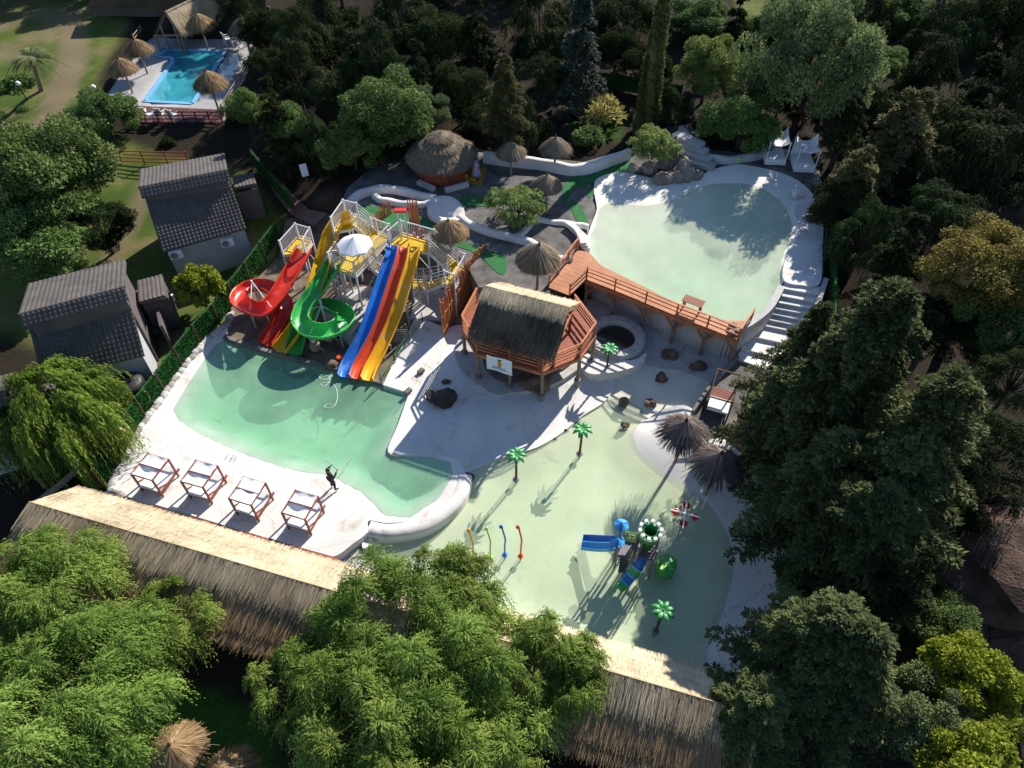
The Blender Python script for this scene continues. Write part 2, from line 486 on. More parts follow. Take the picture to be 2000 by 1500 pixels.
GARDEN = xy(ats([(668, 392), (690, 425), (720, 440), (790, 452), (850, 470), (905, 505), (935, 560), (1000, 562), (1072, 572), (1128, 492), (1150, 500), (1172, 522), (1236, 552), (1318, 594), (1398, 626), (1440, 640),
                 (1475, 630), (1508, 602), (1528, 575), (1532, 549), (1606, 556), (1620, 430), (1600, 330), (1540, 298), (1440, 296), (1390, 292), (1345, 240), (1290, 250), (1235, 288), (1140, 315), (1040, 306), (930, 296), (800, 300), (720, 330), (676, 368)], 3.0))
TERRACE = xy(spline(ats([(444, 640), (418, 652), (388, 684), (344, 737), (306, 790), (276, 836), (246, 890), (226, 930), (222, 952), (242, 968), (300, 985), (400, 1015), (500, 1045), (600, 1075), (650, 1088),
                         (690, 1062), (718, 1040), (720, 1016), (760, 1020), (830, 1010), (880, 975), (908, 938), (902, 908), (885, 893), (845, 886), (795, 888), (757, 884), (775, 850), (797, 771)], .65), 4, False)) + xy(ats([(730, 748.5), (662, 727.5), (600, 712.5), (520, 691.5), (452, 669), (446, 650)], .55))
SLIDEYARD = xy(ats([(444, 634), (452, 600), (500, 545), (545, 500), (560, 430), (640, 420), (720, 444), (790, 456), (850, 474), (900, 508), (945, 540), (940, 600), (868, 655), (850, 668), (797, 769), (730, 747), (662, 726), (600, 711), (520, 690), (437, 662)], .65))
WAVE = xy(spline(ats([(866, 652), (812, 740), (778, 830), (758, 884), (800, 889), (850, 887), (884, 896), (893, 925), (930, 902), (990, 880), (1050, 862), (1100, 832), (1140, 800), (1185, 770), (1200, 730), (1150, 690), (1060, 640), (960, 630), (900, 636)], .62), 4))
ROCKYARD = xy(ats([(1140, 560), (1440, 650), (1430, 700), (1400, 740), (1370, 800), (1345, 840), (1300, 830), (1240, 850), (1190, 800), (1120, 800), (1050, 700), (1080, 580)], .15))

def G(x, y):
    """height of the natural ground"""
    x = np.asarray(x, float); y = np.asarray(y, float)
    right = .15 + 2.7 * smooth01((y - 31) / 12)
    left = .3 + 1.7 * smooth01((y - 38) / 20)
    w = smooth01((x + 18) / 7)
    z = left * (1 - w) + right * w
    z = z + np.clip(y - 52, 0, None) * .035 - .8 * smooth01((14 - y) / 6)
    return z

def Gz(x, y):
    return float(G(np.array([x]), np.array([y]))[0])

LOW = [TERRACE, SLIDEYARD, WAVE, ROCKYARD]
def ground_z(X, Y):
    z = G(X, Y)
    for poly, to, d in ((SPLASH, -2.6, 1.6), (TERRACE, -2.6, .6), (SLIDEYARD, -2.6, .6), (WAVE, -2.6, .6), (ROCKYARD, -2.6, .6), (GARDEN, -1.0, .5), (POOLDECK, .6, .5), (BANK, -2.6, .3)):
        ins = inside(X, Y, poly)
        dd = seg_dist(X, Y, poly)
        t = np.where(ins, smooth01(dd / d), 0)
        z = z * (1 - t) + np.minimum(z, to) * t
    n = np.sin(X * .9 + 1.3 * np.sin(Y * .5)) * .06 + np.sin(Y * 1.3 + X * .3) * .05
    return z + n

POOLDECK = xy(ats([(290, 72), (500, 78), (508, 112), (432, 240), (262, 240), (205, 190)], 2.0))
BANK = xy(spline(ats([(1230, 840), (1240, 884), (1282, 924), (1330, 962), (1378, 1000), (1408, 1046), (1420, 1097), (1410, 1156), (1393, 1210), (1366, 1272), (1420, 1330), (1500, 1260), (1560, 1100), (1540, 980), (1450, 900), (1390, 850), (1345, 805), (1300, 800), (1262, 815)], .3), 4))

# natural ground: grass, bare paths and dark forest litter are colours of the ground itself
def ground_mat():
    m, nt, b, pos = new_mat('natural_ground')
    a = nt.nodes.new('ShaderNodeAttribute'); a.attribute_name = 'lawn'
    p = nt.nodes.new('ShaderNodeAttribute'); p.attribute_name = 'path'
    l = nt.nodes.new('ShaderNodeAttribute'); l.attribute_name = 'lush'
    n1 = noise_node(nt, .35, 6, .6, vec=pos); n2 = noise_node(nt, 9, 5, vec=pos); n3 = noise_node(nt, 40, 3, vec=pos)
    litter = ramp_node(nt, n2, [(.3, (.018, .015, .010)), (.55, (.036, .028, .019)), (.75, (.07, .055, .036))])
    lawn = ramp_node(nt, n1, [(.40, (.075, .12, .022)), (.55, (.13, .155, .04)), (.68, (.21, .17, .08))])
    lush = ramp_node(nt, n2, [(.3, (.03, .085, .012)), (.7, (.075, .17, .025))])
    dirt = ramp_node(nt, n2, [(.3, (.19, .145, .09)), (.7, (.29, .225, .145))])
    c = mix_node(nt, a.outputs['Fac'], litter, lawn)
    c = mix_node(nt, l.outputs['Fac'], c, lush)
    c = mix_node(nt, p.outputs['Fac'], c, dirt)
    c = mix_node(nt, 1.0, c, ramp_node(nt, n3, [(.25, (.62, .62, .62)), (.75, (1.25, 1.25, 1.25))]), 'MULTIPLY')
    nt.links.new(c, b.inputs['Base Color']); b.inputs['Roughness'].default_value = .95
    b.inputs['Specular IOR Level'].default_value = .1
    bp = nt.nodes.new('ShaderNodeBump'); bp.inputs['Distance'].default_value = .05; bp.inputs['Strength'].default_value = 1
    nt.links.new(n3, bp.inputs['Height']); nt.links.new(bp.outputs[0], b.inputs['Normal'])
    return m

def build_ground():
    xs = np.concatenate([np.arange(-600, -90, 30), np.arange(-90, -45, 3), np.arange(-45, 45, .6), np.arange(45, 90, 3), np.arange(90, 601, 30)])
    ys = np.concatenate([np.arange(-300, -20, 28), np.arange(-20, 2, 2), np.arange(2, 76, .6), np.arange(76, 130, 3), np.arange(130, 900, 35)])
    X, Y = np.meshgrid(xs, ys); nx, ny = len(xs), len(ys)
    Z = ground_z(X.ravel(), Y.ravel())
    V = np.c_[X.ravel(), Y.ravel(), Z]
    i = np.arange((ny - 1) * (nx - 1)); r, c = i // (nx - 1), i % (nx - 1)
    q = np.c_[r * nx + c, r * nx + c + 1, (r + 1) * nx + c + 1, (r + 1) * nx + c]
    me = np_mesh('ground', V, q, ground_mat(), smooth=True)
    x, y = X.ravel(), Y.ravel()
    def soft(poly, d): return np.where(inside(x, y, poly), smooth01(seg_dist(x, y, poly) / d), 0)
    lawn = soft(xy(ats([(-260, 20), (270, 20), (275, 75), (215, 160), (200, 250), (330, 300), (480, 320), (590, 430), (560, 520), (470, 610), (360, 740), (240, 760), (120, 700), (-300, 520)], 1.5)), 1.2)
    grass2 = soft(xy(ats([(1410, -40), (1500, -40), (1515, 50), (1440, 60)], 3.5)), 1.0)
    lush = soft(xy(ats([(250, 1330), (420, 1340), (560, 1400), (560, 1600), (200, 1600)], -.4)), .6)
    lush = np.maximum(lush, soft(xy(ats([(1090, 225), (1230, 220), (1225, 275), (1130, 290)], 3)), 1.0) * .6)
    path = np.maximum.reduce([1 - smooth01((seg_dist(x, y, xy(ats(L, 1.6)), False) - w) / .7) for L, w in
        (([(150, 60), (155, 130), (130, 190), (100, 250), (60, 310), (20, 380)], .9), ([(60, 30), (100, 60), (110, 100)], .25), ([(0, 60), (20, 90), (0, 130)], .5), ([(290, 340), (240, 420), (200, 480)], .3), ([(260, 560), (330, 640)], .4))])
    path = np.maximum(path, soft(xy(ats([(560, 330), (660, 340), (690, 400), (600, 400)], 3)), 1.0) * .35)
    for nm, arr in (('lawn', np.maximum(lawn, grass2)), ('path', path * .85), ('lush', lush)):
        t = me.attributes.new(nm, 'FLOAT', 'POINT'); t.data.foreach_set('value', arr.astype(np.float32))
    link_mesh('ground', me, kind='structure')
build_ground()

sheet('brick_path', xy(ats([(520, 338), (548, 334), (600, 395), (640, 420), (610, 432), (560, 390)], 2.3)), lambda X, Y: G(X, Y) + .08, .6, M['brick'])
# sky is the world; ---- splash pool
def splash_floor(X, Y):
    d = seg_dist(X, Y, SPLASH); ins = inside(X, Y, SPLASH)
    return np.where(ins, -np.minimum(.42, .02 + d * .24), np.minimum(.35, d * .2) - .05)
big = xy(spline(ats([(640, 1085), (700, 1052), (735, 1038), (800, 1040), (858, 1014), (880, 975), (876, 930), (876, 895), (950, 862), (1050, 850), (1110, 810), (1160, 770), (1190, 735), (1190, 660), (1420, 690), (1440, 705),
                     (1400, 750), (1370, 806), (1330, 850), (1300, 860), (1330, 905), (1390, 950), (1440, 1000), (1470, 1090), (1470, 1180), (1440, 1250), (1400, 1360), (1100, 1350), (700, 1180), (600, 1110)], .05), 3))
sheet('splash_pool_floor', big, splash_floor, .45, M['poolfloor'], skirt=-2.2)

WATER = {}
def water(name, poly, z, depth, m):
    mb = MB(); mb.prism(poly, z - depth, z)
    return mb.build(name, m, kind='structure')
WATER['splash'] = water('splash_pool_water', SPLASH, 0.0, 1.2, water_mat('splash_water', (.62, .93, .72), .42, (.50, .60, .37), .32))
# ---- slide pool, its beach and the terrace the day beds stand on: one poured shell
def terrace_z(X, Y):
    ins = inside(X, Y, SLIDEPOOL) | ((seg_dist(X, Y, BACKWALL, False) < .15) & (seg_dist(X, Y, BEACH, False) > .3))
    db = seg_dist(X, Y, BEACH, False)
    dw = seg_dist(X, Y, SLIDEPOOL)
    zi = .55 - np.minimum(1.25, np.where(db < .4, db * .45, .18 + (db - .4) * .75))
    zo = .55 + np.minimum(.14, dw * .10)
    z = np.where(ins, zi, zo)
    return z + .012 * np.sin(X * 2.1) * np.sin(Y * 1.7)
sheet('pool_terrace', TERRACE, terrace_z, .4, M['shell'], skirt=-.6)
WATER['slide'] = water('slide_pool_water', SLIDEPOOL, .55, 1.5, water_mat('slide_water', (.26, .86, .55), .42, (.31, .59, .37), .46))
# dark cement wall under the slide ends and grey shade-side wall of the pool
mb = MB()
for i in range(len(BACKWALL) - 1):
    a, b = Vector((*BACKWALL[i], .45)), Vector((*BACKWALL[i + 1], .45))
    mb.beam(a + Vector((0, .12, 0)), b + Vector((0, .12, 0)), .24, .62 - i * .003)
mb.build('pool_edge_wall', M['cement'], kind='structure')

# ---- slide yard (bare dirt, cement slab strips)
sheet('slide_yard', SLIDEYARD, lambda X, Y: .61 + .03 * np.sin(X * 1.9) * np.cos(Y * 1.4) + .25 * smooth01((Y - 38) / 5), .5, M['dirt'], skirt=-.4)
sheet('slide_walkway', xy(ats([(812, 618), (870, 640), (866, 655), (800, 768), (748, 752)], .74)), lambda X, Y: .76 + 0 * X, .8, M['shell'], skirt=.3)
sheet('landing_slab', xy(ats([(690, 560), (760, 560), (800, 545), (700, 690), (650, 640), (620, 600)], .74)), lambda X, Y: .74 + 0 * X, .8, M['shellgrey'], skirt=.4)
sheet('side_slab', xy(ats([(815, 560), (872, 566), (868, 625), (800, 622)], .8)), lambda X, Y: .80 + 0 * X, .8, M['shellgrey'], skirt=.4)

# ---- white rolling floor between the two pools, with the low ledges round the hut
SPLASHSIDE = xy(spline(ats([(893, 925), (930, 902), (990, 880), (1050, 862), (1100, 832), (1140, 800), (1180, 775)], .05), 4, False))
def wave_z(X, Y):
    d = seg_dist(X, Y, SPLASHSIDE, False)
    return .05 + .65 * smooth01(d / 2.6) + .02 * np.sin(X * 1.1 + Y * .6)
sheet('wave_floor', WAVE, wave_z, .4, M['shell'], skirt=-.8)
PAD = xy(spline(ats([(905, 655), (888, 690), (900, 722), (930, 748), (968, 772), (1000, 768), (1060, 760), (1110, 735), (1140, 700), (1060, 650), (960, 640)], .85), 4))
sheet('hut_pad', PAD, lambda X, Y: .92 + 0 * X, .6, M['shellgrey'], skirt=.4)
PAD2 = xy(spline(ats([(950, 690), (960, 735), (1010, 748), (1070, 735), (1120, 700), (1060, 660)], 1.0), 4))
sheet('hut_floor', PAD2, lambda X, Y: 1.05 + 0 * X, .6, M['cement'], skirt=.8)
# ---- grey sloping floor with boulders below the raised deck
def rock_z(X, Y):
    a = at(1215, 790, 0); t = (X * .35 + Y * .94) - (a.x * .35 + a.y * .94)
    return -.06 + .80 * smooth01((t + .6) / 8.6) + .02 * np.sin(X * 1.7)
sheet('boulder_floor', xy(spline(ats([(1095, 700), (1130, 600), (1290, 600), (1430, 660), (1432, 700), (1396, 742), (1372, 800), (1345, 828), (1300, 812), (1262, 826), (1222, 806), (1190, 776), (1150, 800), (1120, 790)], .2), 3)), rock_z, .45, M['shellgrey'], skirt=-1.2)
# ---- curved wall between slide pool and splash pool
cw = spline(ats([(720, 1030), (762, 1036), (830, 1022), (882, 985), (904, 952), (908, 926)], .62), 6, False)
mb = MB()
k = len(cw)
vs, fs = [], []
for i, p in enumerate(cw):
    t = (cw[min(i + 1, k - 1)] - cw[max(i - 1, 0)]); t.z = 0; t.normalize(); n = Vector((-t.y, t.x, 0))
    w = .46
    for (o, z) in ((w, -.3), (w, .50), (w * .7, .64), (-.06, .67), (-.30, .58), (-.36, .45), (-.36, -.3)):
        vs.append((p.x + n.x * o, p.y + n.y * o, z))
for i in range(k - 1):
    for j in range(6): fs.append((i * 7 + j, i * 7 + j + 1, (i + 1) * 7 + j + 1, (i + 1) * 7 + j))
fs.append(tuple(range(7))); fs.append(tuple((k - 1) * 7 + j for j in range(6, -1, -1)))
mb.add(vs, fs)
w = mb.build('curved_wall', M['shell'], smooth=True)
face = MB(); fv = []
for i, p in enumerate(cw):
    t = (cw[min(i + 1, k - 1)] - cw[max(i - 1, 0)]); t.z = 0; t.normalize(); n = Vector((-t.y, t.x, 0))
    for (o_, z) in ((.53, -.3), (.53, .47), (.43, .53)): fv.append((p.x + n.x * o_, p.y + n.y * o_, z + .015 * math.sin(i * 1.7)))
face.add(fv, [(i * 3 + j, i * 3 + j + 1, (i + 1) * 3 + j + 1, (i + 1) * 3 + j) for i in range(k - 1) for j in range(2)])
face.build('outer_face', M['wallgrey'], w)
tag(w, 'low curved white wall with grey outer face dividing green pool from shallow pool', 'wall')
mb = MB(); mb.prism(xy(spline(ats([(712, 1048), (742, 1040), (745, 1050), (725, 1064), (708, 1070)], .3), 4)), -.5, .3)
tag(mb.build('stepping_slab', M['shell']), 'small rounded white slab at the foot of the curved wall', 'slab')
mb = MB(); mb.prism(xy(spline(ats([(600, 1076), (650, 1056), (652, 1088), (640, 1094)], .5), 3)), -.5, .52)
tag(mb.build('concrete_ledge', M['shell']), 'white concrete ledge beside the red kerb of the long thatched roof', 'slab')
sheet('entry_slope', xy(ats([(655, 1090), (700, 1072), (748, 1112), (735, 1150), (640, 1120)], .1)), lambda X, Y: .12 + 0 * X, .6, M['shellgrey'], skirt=-1)

# ---- pale bank along the right of the splash pool
def bank_z(X, Y):
    d = seg_dist(X, Y, SPLASH); return np.where(inside(X, Y, SPLASH), .02 - d * .35, np.minimum(.75, .02 + d * .34) + .05 * np.sin(X * 1.3) * np.sin(Y * 1.1) * np.minimum(1, d))
sheet('pool_bank', BANK, bank_z, .45, M['shell'], skirt=-1.4)

# ---- stone kerb along the terrace
KERB = spline(ats([(452, 612), (440, 634), (416, 652), (386, 684), (342, 737), (304, 790), (274, 836), (244, 890), (222, 932), (218, 954), (238, 970)], .72), 6, False)
kr = root('stone_kerb', 'rough pale stone kerb between the green hedge fence and the white terrace', 'kerb', KERB[0])
acc = 0; k = 0
rng = random.Random(3)
i = 0
while i < len(KERB) - 1:
    a, b = KERB[i], KERB[i + 1]
    n = max(1, round((b - a).length / .55))
    for j in range(n):
        p = a + (b - a) * ((j + .5) / n); t = (b - a).normalized()
        mb = MB(KERB[0])
        M3 = Matrix.Rotation(math.atan2(t.y, t.x) + rng.uniform(-.15, .15), 3, 'Z')
        mb.ball(p + Vector((rng.uniform(-.06, .06), rng.uniform(-.06, .06), -.10 + rng.uniform(-.03, .05))), (.36 + rng.uniform(-.08, .08), .21 + rng.uniform(-.05, .06), .22), 8, 5, M3)
        mb.build('stone', M['wallgrey'] if rng.random() < .45 else M['shellgrey'], kr)
    i += 1
# ================================================================== UPPER LEVEL: gravel garden, upper pool
def garden_z(X, Y):
    z = np.full(X.shape, 2.96)
    ins = inside(X, Y, UPRIM); d = seg_dist(X, Y, UPRIM)
    return z - np.where(ins, np.minimum(2.2, d * 4), 0)
sheet('gravel_garden', GARDEN, garden_z, .5, M['gravel'], skirt=-.6)
def upshell_z(X, Y):
    ins = inside(X, Y, UPPOOL)
    dt = seg_dist(X, Y, UPTOP, False); dr = seg_dist(X, Y, UPPOOL)
    zi = 2.9 - np.minimum(1.3, np.minimum(.02 + dt * .13, dr * 3.0))
    zo = 2.9 + np.minimum(.13, .01 + dr * .12)
    return np.where(ins, zi, zo)
sheet('upper_pool_shell', UPRIM, upshell_z, .4, M['poolfloor2'], skirt=.2)
WATER['upper'] = water('upper_pool_water', UPPOOL, 2.9, 1.5, water_mat('upper_water', (.50, .90, .72), .34, (.58, .65, .47), .48))
# white deck strip right of the upper pool
sheet('upper_beach', xy(spline(ats([(1552, 400), (1600, 384), (1608, 430), (1606, 490), (1602, 553), (1566, 557), (1532, 549), (1530, 520), (1546, 482), (1560, 450)], 3.04), 4)),
      lambda X, Y: 3.06 + .05 * np.sin(X * 1.5) * np.sin(Y * 1.3), .5, M['shell'], skirt=2.2)
# retaining wall that carries the front of the upper pool
rw = spline(ats([(1526, 560), (1505, 598), (1473, 626), (1438, 642), (1398, 630), (1316, 598), (1235, 557), (1165, 525)], 2.9), 5, False)
mb = MB()
for a, b in zip(rw, rw[1:]): mb.beam(Vector((a.x, a.y, 1.42)), Vector((b.x, b.y, 1.42)), .42, 3.1)
tag(mb.build('retaining_wall', M['shellgrey']), 'curved grey concrete wall holding the upper pool beside the steps', 'wall')

# turf strips
for i, (L, nm) in enumerate((([(1105, 355), (1150, 334), (1190, 318), (1232, 316), (1236, 330), (1190, 340), (1160, 356), (1120, 372), (1108, 392), (1098, 398)], 0),
                             ([(1112, 392), (1128, 396), (1146, 425), (1146, 438), (1128, 434), (1116, 408)], 0), ([(1148, 372), (1162, 362), (1162, 376), (1150, 386)], 0),
                             ([(880, 460), (900, 468), (935, 482), (985, 500), (990, 525), (975, 535), (930, 495), (885, 478)], 0), ([(700, 400), (830, 425), (850, 452), (780, 448), (720, 432)], 0), ([(905, 380), (960, 385), (1000, 372), (980, 400), (910, 400)], 0))):
    sheet('turf_strip', xy(spline(ats(L, 2.985), 3)), lambda X, Y: 2.985 + 0 * X, .8, M['turf'], kind='structure')

# white garden walls: swept rounded section
def sweep_wall(name, pts, w, z0, z1, m, label, cat, group=None, per=6):
    p = spline(pts, per, False); mb = MB(); n = len(p); vs, fs = [], []
    for i, q in enumerate(p):
        t = p[min(i + 1, n - 1)] - p[max(i - 1, 0)]; t.z = 0; t.normalize(); s = Vector((-t.y, t.x, 0))
        h = z1 + .04 * math.sin(i * .9)
        for (o, z) in ((w / 2, z0), (w / 2, h - .08), (w * .3, h), (-w * .3, h), (-w / 2, h - .08), (-w / 2, z0)):
            vs.append((q.x + s.x * o, q.y + s.y * o, z))
    for i in range(n - 1):
        for j in range(5): fs.append((i * 6 + j, i * 6 + j + 1, (i + 1) * 6 + j + 1, (i + 1) * 6 + j))
    fs.append(tuple(range(6))); fs.append(tuple((n - 1) * 6 + j for j in range(5, -1, -1)))
    mb.add(vs, fs)
    o = mb.build(name, m, smooth=True)
    return tag(o, label, cat, group)
GW = 'rounded white walls of the gravel garden'
sweep_wall('garden_wall', ats([(945, 298), (1000, 306), (1060, 312), (1110, 322), (1150, 320), (1190, 306), (1230, 292)], 3.7), .5, 2.5, 3.75, M['shell'], 'long white wall curving behind the thatched parasols at the forest edge', 'wall', GW)
sweep_wall('garden_wall', ats([(676, 400), (690, 382), (720, 368), (760, 364), (800, 372), (850, 384)], 3.4), .5, 2.5, 3.45, M['shell'], 'white wall arching in front of the round thatched bar', 'wall', GW)
sweep_wall('garden_wall', ats([(730, 378), (745, 386), (780, 392), (820, 395), (848, 388)], 3.3), .45, 2.5, 3.3, M['shell'], 'short white inner wall nested below the arching wall of the round bar', 'wall', GW)
sweep_wall('garden_wall', ats([(896, 420), (920, 435), (960, 450), (1000, 460), (1040, 472), (1080, 500), (1118, 500)], 3.3), .5, 2.4, 3.35, M['shell'], 'white wall running diagonally from the blue basin towards the wooden deck', 'wall', GW)
sweep_wall('garden_wall', ats([(1000, 462), (1022, 450), (1038, 432), (1040, 425)], 3.2), .4, 2.5, 3.2, M['shell'], 'short white wall branching off below the light green bush', 'wall', GW)
sweep_wall('garden_wall', ats([(1045, 424), (1080, 430), (1120, 434), (1150, 440)], 3.2), .4, 2.5, 3.2, M['shell'], 'white wall from the light green bush to the rim of the upper pool', 'wall', GW)
sweep_wall('garden_wall', ats([(1330, 248), (1355, 275), (1380, 300), (1420, 308), (1470, 302), (1510, 294), (1560, 296)], 3.4), .4, 2.4, 3.5, M['shellgrey'], 'grey kerb wall behind the canopy beds at the top of the upper pool', 'wall', GW)
for i in range(3):
    p = ats([(1108 + i * 11, 436 + i * 9), (1128 + i * 8, 452 + i * 9), (1140 + i * 3, 478 + i * 5)], 3.0 + .24 - .12 * i)
    mb = MB()
    for a, b in zip(spline(p, 5, False), spline(p, 5, False)[1:]): mb.beam(a, b, .4, .3)
    mb.build('garden_step', M['shell'], kind='structure')
# pale blue dry basin
ob = xy(spline(ats([(838, 396), (850, 386), (880, 386), (900, 400), (908, 422), (890, 434), (862, 434), (836, 420)], 3.2), 5))
c0 = np.mean(np.array(ob), 0)
def basin_z(X, Y):
    d = seg_dist(X, Y, ob); return 3.3 - .22 * smooth01(d / .9) + .05 * np.sin(d * 5)
b = sheet('dry_basin', ob, basin_z, .25, M['shell'], skirt=2.5, kind=None)
tag(b, 'pale rounded basin of smooth concrete left of the light green bush', 'basin')

# ---- steps down along the right of the upper pool
st = root('stairway', 'broad white concrete steps descending beside the curved grey wall', 'stairs', at(1520, 610, 1.5))
L = [((1531, 549), (1603, 560)), ((1529, 563), (1597, 575)), ((1523, 577), (1592, 590)), ((1516, 590), (1587, 603)), ((1509, 601), (1582, 615)), ((1500, 611), (1576, 627)), ((1490, 622), (1570, 638)), ((1480, 633), (1562, 650)), ((1462, 655), (1560, 676)), ((1448, 680), (1548, 706)), ((1438, 700), (1520, 730))]
for i in range(len(L) - 1):
    z = 2.9 - i * .2
    a, b_ = at(*L[i][0], z), at(*L[i][1], z); d, c_ = at(*L[i + 1][0], z), at(*L[i + 1][1], z)
    mb = MB(st.location)
    mb.prism([(a.x, a.y), (b_.x, b_.y), (c_.x, c_.y), (d.x, d.y)], -.4, z)
    mb.build('step', M['shell'], st)
for i in range(2):
    pass
mb = MB(st.location)
p = ats([(1606, 562), (1590, 610), (1566, 660)], 2.2)
for a, b_ in zip(p, p[1:]): mb.beam(a, b_, .3, 1.6)
mb.build('side_wall', M['shellgrey'], st)
# gravel plot at the foot of the steps
sheet('gravel_plot', xy(ats([(1442, 706), (1482, 714), (1462, 760), (1430, 845), (1398, 850), (1350, 815), (1380, 765)], .9)), lambda X, Y: .92 + 0 * X, .6, M['gravel'], skirt=-.8)
mb = MB()
p = ats([(1438, 704), (1400, 744), (1372, 780), (1352, 812)], .9)
for a, b_ in zip(p, p[1:]): mb.beam(a, b_, .22, .9)
tag(mb.build('plot_kerb', M['cement']), 'dark low kerb between the gravel plot and the boulders', 'kerb')

# ================================================================== VEGETATION
M['leafwillow'] = tint_mat('willow_leaf', (.085, .15, .024), (.27, .36, .08), .75, .12, .32, .012)
M['leafweep'] = tint_mat('weeping_willow_leaf', (.115, .185, .025), (.29, .385, .07), .7, .2, .32, .0)
M['leafbroad'] = tint_mat('broad_leaf', (.06, .11, .024), (.205, .295, .08), .65, .25, .28, .012)
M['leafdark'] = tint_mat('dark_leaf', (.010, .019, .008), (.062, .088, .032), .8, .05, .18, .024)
M['leaflight'] = tint_mat('light_leaf', (.11, .17, .035), (.29, .37, .11), .7, .2, .32, .01)
M['leafsilver'] = tint_mat('silvery_leaf', (.075, .11, .042), (.27, .34, .145), .7, .15, .25, .01)
M['leafconifer'] = tint_mat('conifer_needle', (.038, .056, .02), (.20, .235, .09), .75, .15, .26, .01)
M['leafconiferb'] = tint_mat('brownish_conifer_needle', (.06, .062, .024), (.25, .23, .10), .75, .15, .24, .01)
M['leafbluegrey'] = tint_mat('blue_grey_needle', (.03, .045, .036), (.12, .15, .115), .7, .2, .12, .0)
M['leafolive'] = tint_mat('olive_leaf', (.11, .10, .02), (.33, .27, .06), .7, .2, .25, .01)
M['leaflime'] = tint_mat('yellow_green_leaf', (.14, .19, .012), (.36, .40, .04), .65, .2, .32, .0)
M['leafyellow'] = tint_mat('yellow_leaf', (.30, .27, .07), (.66, .58, .24), .7, .2, .3, .0)
M['frond'] = tint_mat('palm_frond', (.06, .085, .03), (.22, .23, .10), .6, .3, .2, .0)

def nrm(a): return a / np.maximum(np.linalg.norm(a, axis=-1, keepdims=True), 1e-9)

def leaf_mesh(name, P, D, W, L, wd, tint, m):
    """one pointed four-sided leaf per row"""
    n = len(P); D = nrm(D); W = nrm(np.cross(np.cross(D, W), D))
    L = L[:, None]; wd = wd[:, None]
    V = np.stack([P, P + D * L * .5 + W * wd, P + D * L, P + D * L * .5 - W * wd], 1).reshape(-1, 3)
    q = np.arange(4 * n).reshape(n, 4)
    return np_mesh(name, V, q, m, np.repeat(np.clip(tint, 0, 1), 4))

def rdir(rng, n, zmin=-1.0):
    z = rng.uniform(zmin, 1, n); a = rng.uniform(0, 2 * np.pi, n); r = np.sqrt(1 - z * z)
    return np.c_[r * np.cos(a), r * np.sin(a), z]

def clump_centres(rng, n, R_, H_, zc, zmin=-.45, hollow=.55):
    """lumpy crown: clump centres near the envelope, pushed in and out so that gaps open between them"""
    u = rdir(rng, n, zmin)
    ph = rng.uniform(0, 6.28, 6)
    lump = 1 + .16 * np.sin(3 * np.arctan2(u[:, 1], u[:, 0]) + ph[0]) + .12 * np.sin(5 * u[:, 2] + ph[1]) + .10 * np.sin(5 * np.arctan2(u[:, 1], u[:, 0]) + ph[2])
    r = rng.uniform(hollow, 1, n) ** .6 * lump
    return np.c_[u[:, 0] * R_ * r, u[:, 1] * R_ * r, zc + u[:, 2] * H_ / 2 * r], u

def trunk_mesh(rng, tips, H0, r0, m, lean=.0, depth=3.0):
    mb = MB()
    fork = Vector((lean, 0, H0))
    mb.tube([(0, 0, -depth), (0, 0, 0), (lean * .4, .05, H0 * .5), fork], [r0 * 1.35, r0 * 1.15, r0 * .9, r0 * .75], 8)
    for t in tips:
        t = Vector(t); mid = fork.lerp(t, .5) + Vector((rng.uniform(-.3, .3), rng.uniform(-.3, .3), rng.uniform(.1, .5)))
        mb.tube([fork - Vector((0, 0, .2)), mid, t], [r0 * .5, r0 * .3, r0 * .08], 5, False)
    return mb.mesh('trunk', m)

def broad_crown(seed, R_=3.0, H_=5.0, zc=4.6, nc=70, per=560, leaf=.15, cr=.24, m=None, spread=.55):
    rng = np.random.default_rng(seed)
    C, u = clump_centres(rng, nc, R_, H_, zc)
    rad = R_ * cr * rng.uniform(.65, 1.25, nc)
    ci = np.repeat(np.arange(nc), per); n = len(ci)
    d = rdir(rng, n, -.55)
    P = C[ci] + d * (rad[ci] * rng.uniform(.35, 1, n) ** .5)[:, None] * np.array([1.1, 1.1, .85])
    D = d * .7 + rng.normal(0, .55, (n, 3)) + [0, 0, -.25]
    W = np.cross(D, d * .8 + rng.normal(0, .45, (n, 3)) + [0, 0, .3])
    t = .5 + rng.normal(0, .16, nc)[ci] + rng.normal(0, .17, n)
    L = leaf * rng.uniform(.7, 1.4, n)
    return leaf_mesh('crown', P, D, W, L, L * .30, t, m), trunk_mesh(random.Random(seed), C[:: max(1, nc // 14)], zc - H_ * .32, R_ * .07, M['bark'])

